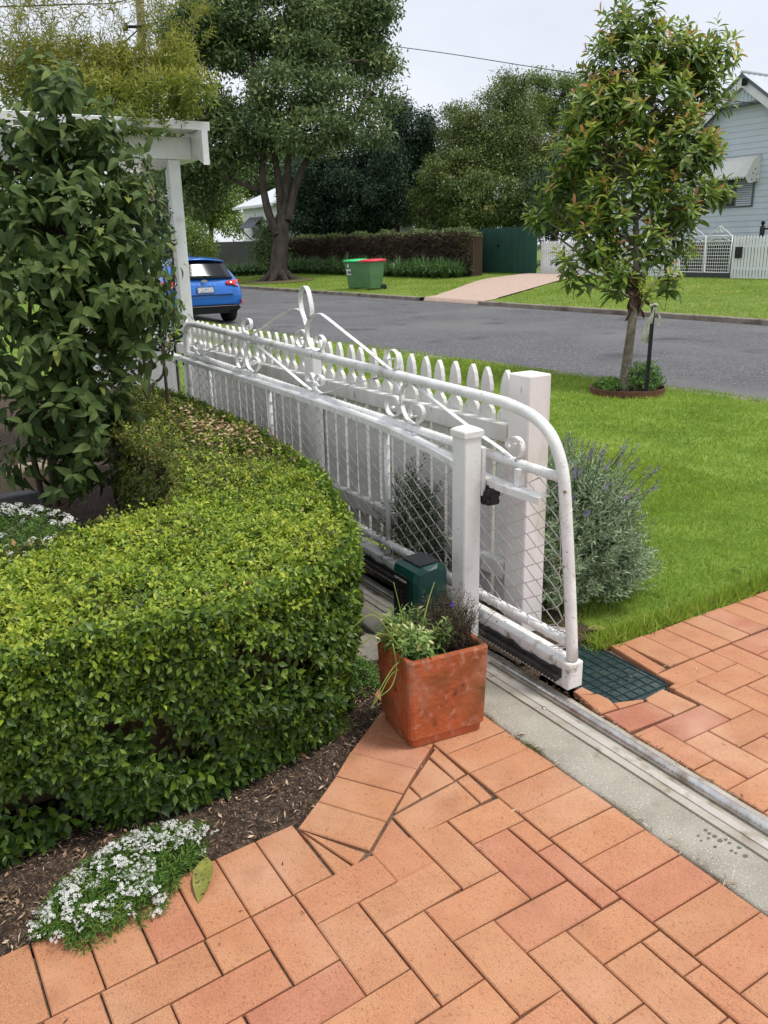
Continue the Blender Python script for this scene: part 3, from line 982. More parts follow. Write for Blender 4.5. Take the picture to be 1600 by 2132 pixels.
# chain link
cl = MB()
p = 0.056
y, i = 0.33, 0
while y < 3.93:
    pts = []
    zb = bot(y) + 0.012
    top = mid(y) - 0.010
    k = 0; z = zb
    while z <= top + 0.001:
        yy = y + (p / 2 if (k + i) % 2 else -p / 2) + random.uniform(-0.0012, 0.0012)
        lo = 0.285 + 0.055 * (z - 0.2) / 0.5 + 0.035
        pts.append((GX + (0.0022 if (k + i) % 2 else -0.0022), max(yy, lo - 0.005), z)); z += p / 2 * 1.12; k += 1
    q = []
    for a, b in zip(pts[:-1], pts[1:]):
        q += [np.array(a), np.array(a) * 0.5 + np.array(b) * 0.5]
    q.append(np.array(pts[-1]))
    cl.tube(pts, 0.0026, 4, cap=False)
    y += p; i += 1
cl.build('chain_link', M_WIRE, gate)

# ---------------------------------------------------------------- gate track on the strip
M_TRACKBASE = mat_noise('grubby_mortar', [(0.3, (0.30, 0.27, 0.22)), (0.7, (0.47, 0.44, 0.375))], 7, 9, 0.85, 0.4, 120, 0.3, spots=[((0.20, 0.13, 0.08), 10, 0.56, 0.14)])
track = empty('gate_track', (0.26, 0.5, 0), 'steel gate rail on a dull metal base along the concrete strip', 'rail')
MB().box(0.176, 0.322, -2.5, 4.5, 0.0015, 0.007).build('base_plate', M_TRACKBASE, track)
MB().box(0.205, 0.232, -2.5, 4.5, 0.007, 0.0105, 0.001).build('lip', M_ALU, track)
MB().tube([(0.268, y, 0.0165) for y in np.linspace(-2.5, 4.5, 20)], 0.0160, 14).build('rail', M_STEEL, track)
for y in (-1.4, -0.75, 0.26, 0.9):
    MB().tube([(0.202, y, 0.006), (0.202, y, 0.0115)], 0.0075, 8).build('bolt', M_STEEL, track)

# ---------------------------------------------------------------- capped post that guides the gate
gp = empty('guide_post', (0.203, 0.707, 0), 'slim square white metal post with a pyramid cap in front of the gate', 'post')
MB().box(0.166, 0.241, 0.668, 0.744, 0.0, 0.885, 0.004).build('shaft', M_WHITE, gp)
cp = MB()
a, b, c, d = 0.161, 0.246, 0.663, 0.749
cx, cy = (a + b) / 2, (c + d) / 2
vs = []
for z, s in ((0.876, 1.0), (0.896, 1.0), (0.900, 0.94), (0.908, 0.62), (0.915, 0.18)):
    vs += [(cx + (b - a) / 2 * s * sx, cy + (d - c) / 2 * s * sy, z) for sx, sy in ((-1, -1), (1, -1), (1, 1), (-1, 1))]
fs = [(k * 4 + i, k * 4 + (i + 1) % 4, k * 4 + 4 + (i + 1) % 4, k * 4 + 4 + i) for k in range(4) for i in range(4)] + [(16, 17, 18, 19), (3, 2, 1, 0)]
cp.add(vs, fs)
cp.build('cap', M_WHITE, gp)
MB().box(0.243, 0.262, 0.668, 0.700, 0.655, 0.835, 0.003).build('bracket', M_WHITE, gp)
rb = MB()
rb.box(0.2625, 0.286, 0.655, 0.71, 0.640, 0.694, 0.004)
for k, (yy, zz) in enumerate(((0.640, 0.668), (0.664, 0.640), (0.690, 0.650), (0.640, 0.640))):
    rb.tube([(0.246, yy, zz), (0.292, yy, zz)], 0.017 - 0.001 * k, 10)
for k in range(9):
    y0 = 0.622 + 0.010 * k
    rb.prism([(0.25, y0, 0.682 - 0.004 * k), (0.25, y0 + 0.011, 0.690 - 0.004 * k), (0.25, y0 + 0.009, 0.640 - 0.003 * (k % 3)), (0.25, y0 + 0.001, 0.630 + 0.004 * (k % 2))], (0.036 + 0.004 * (k % 2), 0, 0))
rb.build('roller_block', M_BLACK, gp)
MB().box(0.120, 0.262, 0.625, 0.78, 0.0015, 0.010, 0.002).build('foot_plate', M_WHITE, gp)
MB().box(0.098, 0.160, 0.70, 0.80, 0.0105, 0.145, 0.006).build('sensor_box', M_WHITE, gp)

# ---------------------------------------------------------------- gate motor
mo = empty('gate_motor', (0.2, 1.05, 0), 'dark teal green plastic gate opener box with a black front panel', 'gate motor')
ch = 0.022
x0, x1, y0, y1, zt = 0.128, 0.293, 0.930, 1.105, 0.306
prof = [(x0, 0.0), (x0, zt - 0.05), (x0 + 0.010, zt - 0.014), (x0 + 0.045, zt), (x1 - 0.045, zt + 0.004), (x1 - 0.012, zt - 0.010), (x1, zt - 0.045), (x1, 0.0)]
vs = []
for yy, ins in ((y0, 0.016), (y0 + 0.016, 0.0), (y1 - 0.016, 0.0), (y1, 0.016)):
    for x, z in prof:
        xx = x + ins if x < 0.2 else x - ins
        vs.append((xx, yy, z - (ins * 0.9 if z > 0.1 else 0)))
fs = [(k * 8 + i, k * 8 + (i + 1) % 8, k * 8 + 8 + (i + 1) % 8, k * 8 + 8 + i) for k in range(3) for i in range(8)] + [tuple(range(7, -1, -1)), tuple(range(24, 32))]
MB().add(vs, fs).build('housing', M_GREENBOX, mo)
MB().prism([(0.165, 0.955, zt + 0.0012), (0.262, 0.955, zt + 0.0055), (0.262, 1.080, zt + 0.0055), (0.165, 1.080, zt + 0.0012)], (0, 0, 0.004)).build('top_panel', M_GREYPANEL, mo)
pn = [(0.118, 0.972), (0.118, 1.088)]
fp = MB()
edge = [(0.975, 0.262), (1.078, 0.262), (1.080, 0.16), (1.070, 0.125), (1.045, 0.105), (1.018, 0.105), (0.993, 0.125), (0.983, 0.16)]
fp.prism([(0.1275, yy, zz) for yy, zz in edge], (-0.006, 0, 0))
fp.build('front_panel', M_BLACK, mo)


def text(name, body, size, loc, rot, mat, parent, ext=0.0008):
    cu = bpy.data.curves.new(name, 'FONT')
    cu.body = body; cu.size = size; cu.extrude = ext; cu.align_x = 'CENTER'; cu.align_y = 'CENTER'
    cu.materials.append(mat)
    tmp = bpy.data.objects.new(name, cu)
    COL.objects.link(tmp)
    dg = bpy.context.evaluated_depsgraph_get()
    me = bpy.data.meshes.new_from_object(tmp.evaluated_get(dg))
    bpy.data.objects.remove(tmp)
    o = bpy.data.objects.new(name, me)
    COL.objects.link(o)
    o.parent = parent
    o.matrix_parent_inverse = Matrix.Translation(parent_world(parent)).inverted()
    o.location = loc
    o.rotation_euler = rot
    return o


M_PRINT = mat_flat('white_print', (0.72, 0.72, 0.72), 0.5)
text('lettering', 'CENTURION', 0.0155, (0.1209, 1.027, 0.242), (R_(90), 0, R_(-90)), M_PRINT, mo)
bt = MB()
for k in range(3):
    for j in range(2):
        bt.box(0.1190, 0.1218, 1.012 + j * 0.026, 1.026 + j * 0.026, 0.150 + k * 0.018, 0.161 + k * 0.018, 0.0008)
bt.build('buttons', M_GREYPANEL, mo)
MB().box(0.10, 0.296, 0.93, 1.13, 0.0012, 0.012, 0.002).build('base_plate', M_BLACK, mo)

# ---------------------------------------------------------------- white picket fence behind the gate
fence = empty('picket_fence', (0.56, 2.7, 0), 'white wooden picket fence with spear tips behind the sliding gate', 'fence')
half = [(0, 0.0), (0.010, -0.012), (0.021, -0.035), (0.0285, -0.066), (0.030, -0.090), (0.026, -0.108), (0.018, -0.120), (0.0145, -0.130), (0.0165, -0.142), (0.025, -0.152), (0.037, -0.163), (0.0455, -0.182)]


def picket_mesh(h):
    prof = [(s, h + z) for s, z in half] + [(0.0455, 0.0)]
    pts = [(0, y, z) for y, z in prof] + [(0, -y, z) for y, z in prof[::-1] if y > 0]
    m = MB(); m.prism(pts, (0.019, 0, 0))
    me = m.mesh('picket'); me.materials.append(M_WHITE_OLD)
    return me


pk = picket_mesh(1.0)


def picket(fnc, x, y, top):
    o = bpy.data.objects.new('picket', pk)
    COL.objects.link(o); o.parent = fnc
    o.matrix_parent_inverse = Matrix.Translation(parent_world(fnc)).inverted()
    o.location = (x + random.uniform(-0.001, 0.002), y, top - 1.0 + random.uniform(-0.004, 0.004))
    o.rotation_euler = (random.gauss(0, 0.006), random.gauss(0, 0.004), random.gauss(0, 0.01))
    return o


y = 0.925
while y < 4.72:
    picket(fence, 0.560, y, 1.052 - 0.006 * (y - 0.9)); y += 0.112
MB().box(0.518, 0.559, 0.87, 4.75, 0.775, 0.848, 0.004).build('top_rail', M_WHITE_OLD, fence)
MB().box(0.518, 0.559, 0.87, 4.75, 0.200, 0.275, 0.004).build('bottom_rail', M_WHITE_OLD, fence)
MB().box(0.500, 0.558, 2.46, 2.56, 0, 1.0, 0.006).build('fence_post', M_WHITE_OLD, fence)

bp = MB()
bp.box(0.512, 0.622, 0.735, 0.853, 0, 1.052, 0.005)
bpo = bp.build('gate_post', M_WHITE_PINK, None, 'thick square white timber post at the near end of the picket fence', 'post')

fence2 = empty('picket_fence', (0.56, 6.6, 0), 'white picket fence carrying on behind the shrubs, beyond the arbour post', 'fence')
y = 4.98
while y < 8.6:
    picket(fence2, 0.560, y, 1.03); y += 0.112
MB().box(0.518, 0.559, 4.93, 8.7, 0.775, 0.848, 0.004).build('top_rail', M_WHITE_OLD, fence2)
MB().box(0.518, 0.559, 4.93, 8.7, 0.200, 0.275, 0.004).build('bottom_rail', M_WHITE_OLD, fence2)

# ---------------------------------------------------------------- arbour over the garden path
ar = empty('arbour', (0.64, 4.85, 0), 'white timber arbour with overhanging roof beam beside the gate', 'arbour')
MB().box(0.595, 0.685, 4.80, 4.89, 0, 2.150, 0.005).build('post', M_WHITE, ar)
MB().box(-1.10, -1.01, 4.80, 4.89, 0, 2.150, 0.005).build('post', M_WHITE, ar)
MB().box(-1.45, 0.775, 4.79, 4.835, 2.1505, 2.300, 0.004).build('beam', M_WHITE, ar)
MB().box(-1.45, 0.775, 5.85, 5.895, 2.1505, 2.300, 0.004).build('beam', M_WHITE, ar)
MB().box(0.595, 0.685, 5.80, 5.89, 0, 2.150, 0.005).build('post', M_WHITE, ar)
MB().box(-1.10, -1.01, 5.80, 5.89, 0, 2.150, 0.005).build('post', M_WHITE, ar)
MB().box(-1.52, 0.870, 4.63, 4.86, 2.335, 2.393, 0.004).build('cap_board', M_WHITE, ar)
for k, x in enumerate((-1.2, -0.5, 0.2)):
    MB().box(x, x + 0.04, 4.62, 6.05, 2.3015, 2.3345, 0.003).build('rafter', M_WHITE, ar)
eb = MB()
eb.prism([(0.777, 4.56, 2.330), (0.777, 6.10, 2.330), (0.777, 6.10, 2.215), (0.777, 5.98, 2.150), (0.777, 4.68, 2.150), (0.777, 4.56, 2.100)], (0.045, 0, 0))
eb.build('end_rafter', M_WHITE, ar)
hg = MB()
hg.box(0.588, 0.5945, 4.83, 4.86, 0.70, 0.74); hg.tube([(0.585, 4.84, 0.66), (0.585, 4.84, 0.78)], 0.006, 8)
hg.build('hinge', mat_flat('rusty_iron', (0.11, 0.06, 0.04), 0.8), ar)

# ---------------------------------------------------------------- terracotta pot
pot = empty('planter_pot', (-0.15, 0.40, 0), 'weathered square terracotta pot with straggly plants on the pavers', 'planter')
ang = R_(-7.0)


def rot_pot(x, y):
    c, s = math.cos(ang), math.sin(ang)
    return -0.158 + c * x - s * y, 0.412 + s * x + c * y


def ring(hx, hy, z, r=0.010, n=3):
    out = []
    for sx, sy, a0 in ((1, -1, -90), (1, 1, 0), (-1, 1, 90), (-1, -1, 180)):
        for a in np.linspace(a0, a0 + 90, n):
            x, y = rot_pot(sx * (hx - r) + r * math.cos(R_(a)), sy * (hy - r) + r * math.sin(R_(a)))
            out.append((x, y, z))
    return out


pm = MB()
W, H2 = 0.143, 0.122
rings = [ring(W * 0.90, H2 * 0.90, 0.002, 0.02), ring(W * 0.91, H2 * 0.91, 0.026, 0.02), ring(W * 0.955, H2 * 0.955, 0.032, 0.016), ring(W * 0.968, H2 * 0.968, 0.12, 0.014),
         ring(W * 0.99, H2 * 0.99, 0.24, 0.012), ring(W, H2, 0.300, 0.012), ring(W - 0.003, H2 - 0.003, 0.306, 0.012), ring(W - 0.016, H2 - 0.016, 0.306, 0.012), ring(W - 0.020, H2 - 0.020, 0.300, 0.012), ring(W - 0.024, H2 - 0.024, 0.25, 0.012)]
n = 12
vs = [p for r in rings for p in r]
fs = [(k * n + i, k * n + (i + 1) % n, (k + 1) * n + (i + 1) % n, (k + 1) * n + i) for k in range(len(rings) - 1) for i in range(n)]
fs.append(tuple(range(n - 1, -1, -1)))
pm.add(vs, fs)
pm.build('pot', M_TERRA, pot)
MB().add(ring(W - 0.022, H2 - 0.022, 0.268, 0.012), [tuple(range(12))]).build('potting_soil', M_SOIL, pot)

# ================================================================ plants
T_FLAT = (np.array([(0, 0, 0), (0.45, 0.22, 0.03), (1, 0, -0.1), (0.45, -0.22, 0.03)], float), np.array([(0, 2, 1), (0, 3, 2)]))
T_NARROW = (np.array([(0, 0, 0), (0.5, 0.075, 0.02), (1, 0, -0.12), (0.5, -0.075, 0.02)], float), np.array([(0, 2, 1), (0, 3, 2)]))
T_LAV = (np.array([(0, 0, 0), (0.5, 0.11, 0.02), (1, 0, -0.1), (0.5, -0.11, 0.02)], float), np.array([(0, 2, 1), (0, 3, 2)]))
T_SMALL = leaf_template(2, 0.52, 0.35, 0.15)
T_OVAL = leaf_template(4, 0.60, 0.22, 0.22, 0.9, 0.42)
T_BIG = leaf_template(5, 0.44, 0.28, 0.34, 0.9, 0.38)
T_LANCE = leaf_template(4, 0.30, 0.35, 0.22, 0.85, 0.5)
T_BLADE = (np.array([(0, 0.5, 0), (0, -0.5, 0), (1, 0, -0.25)], float), np.array([(0, 1, 2)]))

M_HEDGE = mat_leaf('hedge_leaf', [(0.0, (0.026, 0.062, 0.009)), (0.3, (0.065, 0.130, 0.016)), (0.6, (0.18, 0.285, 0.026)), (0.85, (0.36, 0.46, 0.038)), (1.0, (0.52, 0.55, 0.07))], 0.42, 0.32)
M_HEDGE_OLD = mat_leaf('hedge_leaf_tired', [(0.0, (0.052, 0.078, 0.016)), (0.4, (0.111, 0.150, 0.023)), (0.7, (0.221, 0.234, 0.039)), (0.88, (0.260, 0.169, 0.058)), (1.0, (0.442, 0.260, 0.117))], 0.5, 0.25)
M_DRY = mat_leaf('dry_leaf', [(0.0, (0.22, 0.12, 0.06)), (0.5, (0.42, 0.28, 0.16)), (1.0, (0.58, 0.42, 0.28))], 0.7, 0.1)
M_SHRUB = mat_leaf('shrub_leaf', [(0.0, (0.032, 0.062, 0.016)), (0.4, (0.076, 0.125, 0.032)), (0.8, (0.145, 0.200, 0.052)), (1.0, (0.26, 0.29, 0.06))], 0.55, 0.30, 0.22)
M_CAM = mat_leaf('small_shrub_leaf', [(0.0, (0.016, 0.039, 0.021)), (0.7, (0.046, 0.091, 0.039)), (0.93, (0.117, 0.169, 0.039)), (1.0, (0.546, 0.429, 0.065))], 0.35, 0.2, 0.5)
M_CREEP = mat_leaf('creeper_leaf', [(0.0, (0.071, 0.122, 0.022)), (0.4, (0.168, 0.235, 0.034)), (0.8, (0.336, 0.361, 0.052)), (1.0, (0.470, 0.386, 0.092))], 0.5, 0.45)
M_LAV = mat_leaf('lavender_leaf', [(0.0, (0.134, 0.201, 0.104)), (0.6, (0.268, 0.360, 0.201)), (1.0, (0.415, 0.512, 0.317))], 0.65, 0.15)
M_ROSE = mat_leaf('rosemary_leaf', [(0.0, (0.04, 0.07, 0.035)), (0.6, (0.09, 0.13, 0.065)), (1.0, (0.18, 0.22, 0.13))], 0.6, 0.15)
M_LAVF = mat_leaf('lavender_flower', [(0.0, (0.07, 0.05, 0.13)), (0.5, (0.17, 0.13, 0.30)), (1.0, (0.30, 0.24, 0.27))], 0.8, 0.1)
M_YT = mat_leaf('young_tree_leaf', [(0.0, (0.045, 0.095, 0.020)), (0.35, (0.134, 0.224, 0.031)), (0.6, (0.302, 0.392, 0.050)), (0.85, (0.470, 0.448, 0.067)), (1.0, (0.515, 0.235, 0.090))], 0.42, 0.36, 0.45)
M_GRASS = mat_leaf('grass_blade', [(0.0, (0.132, 0.207, 0.025)), (0.5, (0.270, 0.395, 0.043)), (0.85, (0.427, 0.540, 0.075)), (1.0, (0.690, 0.640, 0.251))], 0.6, 0.3, 0.2)
M_ALYS = mat_leaf('alyssum_leaf', [(0.0, (0.039, 0.104, 0.016)), (0.6, (0.104, 0.221, 0.029)), (1.0, (0.221, 0.338, 0.052))], 0.5, 0.25)
M_PETAL = mat_leaf('white_petal', [(0.0, (0.70, 0.70, 0.66)), (1.0, (0.86, 0.86, 0.84))], 0.6, 0.25)
M_POTG = mat_leaf('pot_leaf', [(0.0, (0.069, 0.138, 0.034)), (0.6, (0.172, 0.287, 0.069)), (0.9, (0.299, 0.414, 0.115)), (1.0, (0.713, 0.690, 0.345))], 0.45, 0.3)
M_LOB = mat_leaf('tired_stem', [(0.0, (0.035, 0.025, 0.02)), (0.6, (0.085, 0.065, 0.045)), (1.0, (0.13, 0.14, 0.05))], 0.7, 0.1)
M_STRAP = mat_noise('strap_leaf', [(0.3, (0.13, 0.19, 0.035)), (0.7, (0.24, 0.30, 0.06))], 6, 3, 0.5)
M_PURPLE = mat_flat('purple_petal', (0.12, 0.05, 0.62), 0.5)
M_COVER = mat_leaf('groundcover_leaf', [(0.0, (0.034, 0.101, 0.017)), (0.6, (0.084, 0.202, 0.030)), (1.0, (0.202, 0.336, 0.050))], 0.5, 0.25)
M_MOSS = mat_leaf('mossy_leaf', [(0.0, (0.06, 0.09, 0.012)), (1.0, (0.18, 0.22, 0.035))], 0.7, 0.2)


def unit(n):
    return norm(rng.normal(size=(n, 3)))


def sprigs(P, D, nl, L, S, el0=0.25, el1=0.9, sag=0.0, jit=0.25):
    """leaves set round a shoot: returns P, D, UP, S, t (0 base .. 1 tip), index of the shoot"""
    n = len(P)
    D = norm(np.asarray(D, float))
    A = norm(np.cross(D, rng.normal(size=(n, 3)))); Bv = np.cross(D, A)
    k = np.arange(nl)
    t = np.broadcast_to(k / max(1, nl - 1), (n, nl))
    L = np.broadcast_to(np.asarray(L, float), (n,)); S = np.broadcast_to(np.asarray(S, float), (n,))
    az = k[None, :] * 2.4 + rng.uniform(0, 6.28, (n, 1)) + rng.normal(0, 0.3, (n, nl))
    el = el0 + (el1 - el0) * t + rng.normal(0, jit, (n, nl))
    rad = np.cos(az)[..., None] * A[:, None] + np.sin(az)[..., None] * Bv[:, None]
    d = np.cos(el)[..., None] * rad + np.sin(el)[..., None] * D[:, None]
    d[..., 2] -= sag
    pos = P[:, None] + D[:, None] * (L[:, None] * t)[..., None]
    up = np.broadcast_to(D[:, None], d.shape) + 0.15 * rng.normal(size=d.shape)
    s = S[:, None] * (1 - 0.35 * t ** 2) * rng.uniform(0.75, 1.2, (n, nl))
    idx = np.repeat(np.arange(n), nl)
    return pos.reshape(-1, 3), d.reshape(-1, 3), up.reshape(-1, 3), s.reshape(-1), t.reshape(-1).copy(), idx


# ---------------------------------------------------------------- clipped hedge
HP = np.array([(-2.6, 1.10), (-1.285, 1.22), (-1.04, 1.33), (-0.70, 1.44), (-0.53, 1.72), (-0.43, 2.18), (-0.45, 3.0), (-0.30, 3.9), (-0.02, 4.55), (0.16, 4.45), (0.215, 3.7), (0.175, 2.5), (0.050, 1.52), (-0.095, 1.08),
               (-0.21, 0.80), (-0.325, 0.62), (-0.47, 0.49), (-0.64, 0.42), (-0.82, 0.385), (-1.10, 0.40), (-1.40, 0.42), (-2.6, 0.45)])
HTOP = 0.605


def in_poly(pts, poly):
    x, y = pts[:, 0], pts[:, 1]
    c = np.zeros(len(pts), bool)
    n = len(poly)
    for i in range(n):
        x0, y0 = poly[i]; x1, y1 = poly[(i + 1) % n]
        k = ((y0 > y) != (y1 > y)) & (x < (x1 - x0) * (y - y0) / (y1 - y0 + 1e-12) + x0)
        c ^= k
    return c


def edge_dist(pts, poly):
    d = np.full(len(pts), 9.0)
    n = len(poly)
    for i in range(n):
        a, b = poly[i], poly[(i + 1) % n]
        ab = b - a
        t = np.clip(((pts - a) @ ab) / (ab @ ab), 0, 1)
        d = np.minimum(d, np.linalg.norm(pts - (a + t[:, None] * ab), axis=1))
    return d


hedge = empty('clipped_hedge', (-0.6, 1.0, 0), 'low clipped hedge with bright green new growth curving beside the gate', 'hedge')


def hedge_h(x, y):
    return HTOP + 0.014 * np.sin(x * 7 + 1) * np.sin(y * 6) + 0.008 * np.sin(x * 17) * np.sin(y * 15 + 2)


pts = np.column_stack([rng.uniform(-2.2, 0.25, 42000), rng.uniform(0.35, 4.6, 42000)])
pts = pts[in_poly(pts, HP)]
# fewer shoots far back
keep = rng.random(len(pts)) < np.where(pts[:, 1] < 1.9, 1.0, 0.62)
pts = pts[keep]
ed = edge_dist(pts, HP)
drop = 0.055 * np.clip(1 - ed / 0.07, 0, 1) ** 2
P0 = np.column_stack([pts, hedge_h(pts[:, 0], pts[:, 1]) - 0.035 - drop + rng.normal(0, 0.008, len(pts))])
D0 = np.column_stack([rng.normal(0, 0.38, len(pts)), rng.normal(0, 0.38, len(pts)), np.ones(len(pts))])
p, d, up, s, t, ix = sprigs(P0, D0, 6, 0.026, 0.0235 * rng.uniform(0.75, 1.3, len(P0)), 0.0, 0.9, 0.05)
tired = np.clip((pts[:, 1] - 1.35) / 0.9, 0, 0.85) + 0.25 * (np.sin(pts[:, 0] * 9 + 2) * np.sin(pts[:, 1] * 7) > 0.55)
is_old = (rng.random(len(pts)) < tired)[ix]
patch = 0.5 + 0.5 * np.sin(pts[:, 0] * 6.1 + 0.7) * np.sin(pts[:, 1] * 5.3 + 1.1)
tone = rng.normal(0, 0.10, len(pts))
v = np.clip(0.44 + 0.30 * t + 0.16 * patch[ix] + tone[ix] + rng.normal(0, 0.13, len(p)), 0, 1)
g = ~is_old
foliage('top_foliage', hedge, M_HEDGE, T_SMALL, p[g], d[g], up[g], s[g], 0.3, v[g], singles=160)
v2 = np.clip(0.15 + 0.35 * t + rng.normal(0, 0.22, len(p)), 0, 1)
foliage('tired_foliage', hedge, M_HEDGE_OLD, T_SMALL, p[is_old], d[is_old], up[is_old], s[is_old] * 0.95, 0.4, v2[is_old])['kind'] = 'stuff'
# sides
seg = [(HP[i], HP[(i + 1) % len(HP)]) for i in range(len(HP))]
Ps, Ds, Fr = [], [], []
for a, b in seg:
    ln = np.linalg.norm(b - a)
    nrm = np.array([(b - a)[1], -(b - a)[0]]) / ln
    mid_ = (a + b) / 2 + nrm * 0.01
    if in_poly(mid_[None], HP)[0]: nrm = -nrm
    front = nrm[1] < -0.3 or nrm[0] > 0.5
    n = int(ln * (3800 if front else 1700))
    q = rng.random(n); z = 0.015 + 0.585 * rng.random(n) ** 0.95
    base = a + (b - a) * q[:, None]
    inset = 0.02 + 0.045 * np.clip((0.25 - z) / 0.25, 0, 1) + np.abs(rng.normal(0, 0.018, n)) - 0.02 * np.sin(base[:, 0] * 11 + z * 9) * 0.6
    Ps.append(np.column_stack([base - nrm * inset[:, None], z]))
    Ds.append(np.column_stack([np.tile(nrm, (n, 1)) + rng.normal(0, 0.45, (n, 2)), 0.35 + rng.normal(0, 0.35, n)]))
    Fr.append(np.full(n, front))
Ps, Ds, Fr = np.concatenate(Ps), np.concatenate(Ds), np.concatenate(Fr)
# bare patches where the old wood shows
hole = (np.sin(Ps[:, 0] * 8.3 + Ps[:, 2] * 3) * np.sin(Ps[:, 2] * 13 + Ps[:, 0] * 5 + 0.6) > 0.42) & (Ps[:, 2] < 0.54)
k = ~hole | (rng.random(len(Ps)) < 0.16)
Ps, Ds, Fr = Ps[k], Ds[k], Fr[k]
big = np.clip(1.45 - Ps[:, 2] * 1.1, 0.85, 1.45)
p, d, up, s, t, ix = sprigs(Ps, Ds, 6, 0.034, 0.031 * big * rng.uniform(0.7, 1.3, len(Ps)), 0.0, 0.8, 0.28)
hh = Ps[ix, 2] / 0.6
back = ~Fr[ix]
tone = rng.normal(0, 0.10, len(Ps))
v = np.clip(0.04 + 0.28 * t + 0.24 * hh ** 2.2 + tone[ix] + rng.normal(0, 0.11, len(p)), 0, 1)  # tips pale with new growth; shade towards the foot is put into the colour
f = ~back
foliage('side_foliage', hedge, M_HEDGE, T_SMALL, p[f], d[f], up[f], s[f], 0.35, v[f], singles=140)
foliage('back_foliage', hedge, M_HEDGE_OLD, T_SMALL, p[back], d[back], up[back], s[back], 0.4, np.clip(v[back] * 1.1, 0, 1))['kind'] = 'stuff'
# shaded leaves and twigs further in
n = 20000
kk = rng.integers(0, len(Ps), n)
ctr = np.array([-0.55, 1.3, 0.3])
nd = norm((ctr - Ps[kk]) * (1, 1, 0.3))
P1 = Ps[kk] + nd * rng.uniform(0.03, 0.10, (n, 1)) + rng.normal(0, 0.02, (n, 3))
foliage('inner_leaves', hedge, M_HEDGE_OLD, T_SMALL, P1, unit(n), unit(n), rng.uniform(0.018, 0.034, n), 0.5, rng.random(n) ** 1.5)['kind'] = 'stuff'
# stray shoots above the clipped face
k = rng.choice(len(pts), 240, False)
P1 = np.column_stack([pts[k], hedge_h(pts[k][:, 0], pts[k][:, 1]) - 0.01])
p, d, up, s, t, ix = sprigs(P1, np.column_stack([rng.normal(0, 0.35, (240, 2)), np.ones(240)]), 8, rng.uniform(0.03, 0.06, 240), 0.022, 0.1, 0.9, 0.0)
foliage('stray_shoots', hedge, M_HEDGE, T_SMALL, p, d, up, s, 0.3, np.clip(0.62 + 0.25 * t + rng.normal(0, 0.1, len(p)), 0, 1))['kind'] = 'stuff'
# woody inside
def inset_poly(poly, dd):
    n = len(poly); out = []
    for i in range(n):
        a, b, c = poly[i - 1], poly[i], poly[(i + 1) % n]
        e1 = (b - a) / np.linalg.norm(b - a); e2 = (c - b) / np.linalg.norm(c - b)
        q = norm(np.array([e1[1], -e1[0]]) + np.array([e2[1], -e2[0]]))
        cand = b + q * dd
        if not in_poly(cand[None], poly)[0]: cand = b - q * dd
        out.append(cand)
    return np.array(out)


ip = inset_poly(HP, 0.125)
MB().prism([(x, y, 0.10) for x, y in ip], (0, 0, HTOP - 0.20)).build('inner_twigs', M_TWIG, hedge)
sm = MB()
for kx in range(46):
    e = seg[random.randrange(len(seg))]; q = random.random()
    b = e[0] + (e[1] - e[0]) * q
    c = b + norm(np.array([-0.6, 1.0]) - b) * 0.13
    sm.tube([(c[0], c[1], -0.02), (c[0] + random.uniform(-.02, .02), c[1] + random.uniform(-.02, .02), 0.2), (b[0] * 0.2 + c[0] * 0.8, b[1] * 0.2 + c[1] * 0.8, 0.42)], [0.007, 0.005, 0.003], 5)
sm.build('stems', M_TWIG, hedge)['kind'] = 'stuff'
# fallen dry leaves caught on top
n = 420
q = np.column_stack([rng.normal(0.02, 0.11, n), rng.normal(2.62, 0.33, n)])
q = q[in_poly(q, HP)]
P0 = np.column_stack([q, hedge_h(q[:, 0], q[:, 1]) + rng.uniform(-0.01, 0.012, len(q))])
dl_ = foliage('dry_leaves', None or hedge, M_DRY, T_SMALL, P0, np.column_stack([rng.normal(size=(len(q), 2)), rng.normal(0, 0.25, len(q))]), (0, 0, 1), rng.uniform(0.022, 0.042, len(q)), 0.5)
dl_['kind'] = 'stuff'

# ---------------------------------------------------------------- leaf litter on the beds
n = 26000
q = np.column_stack([rng.uniform(-2.0, 0.02, n), rng.uniform(0.12, 1.3, n)])
q = q[(q[:, 1] > bed_edge(q[:, 0]) + rng.normal(0.0, 0.008, len(q)))]
dens = 0.5 + 0.5 * np.sin(q[:, 0] * 14 + 1) * np.sin(q[:, 1] * 17)
q = q[rng.random(len(q)) < 0.35 + 0.65 * dens]
P0 = np.column_stack([q, soil_z(q[:, 0], q[:, 1]) + rng.uniform(0.001, 0.010, len(q))])
V, F, R = scatter(T_NARROW, P0, np.column_stack([rng.normal(size=(len(q), 2)), rng.normal(0, 0.25, len(q))]), np.tile((0, 0, 1.0), (len(q), 1)), rng.gamma(2.2, 0.0044, len(q)) + 0.005, 0.7, rng.random(len(q)) ** 1.1)
n2 = 1800
j = rng.integers(0, len(q), n2)
V2, F2, R2 = scatter(T_FLAT, P0[j] + rng.normal(0, 0.006, (n2, 3)) * (1, 1, 0.3), np.column_stack([rng.normal(size=(n2, 2)), rng.normal(0, 0.3, n2)]), np.tile((0, 0, 1.0), (n2, 1)), rng.uniform(0.008, 0.024, n2), 0.7, rng.random(n2))
V, F, R = merge([(V, F, R), (V2, F2, R2)])
link('leaf_litter', mesh_np('leaf_litter', V, F, R), M_MULCH)['kind'] = 'stuff'
tag(bpy.data.objects['leaf_litter'], 'brown leaf litter and bark over the soil in front of the hedge', 'leaf litter')
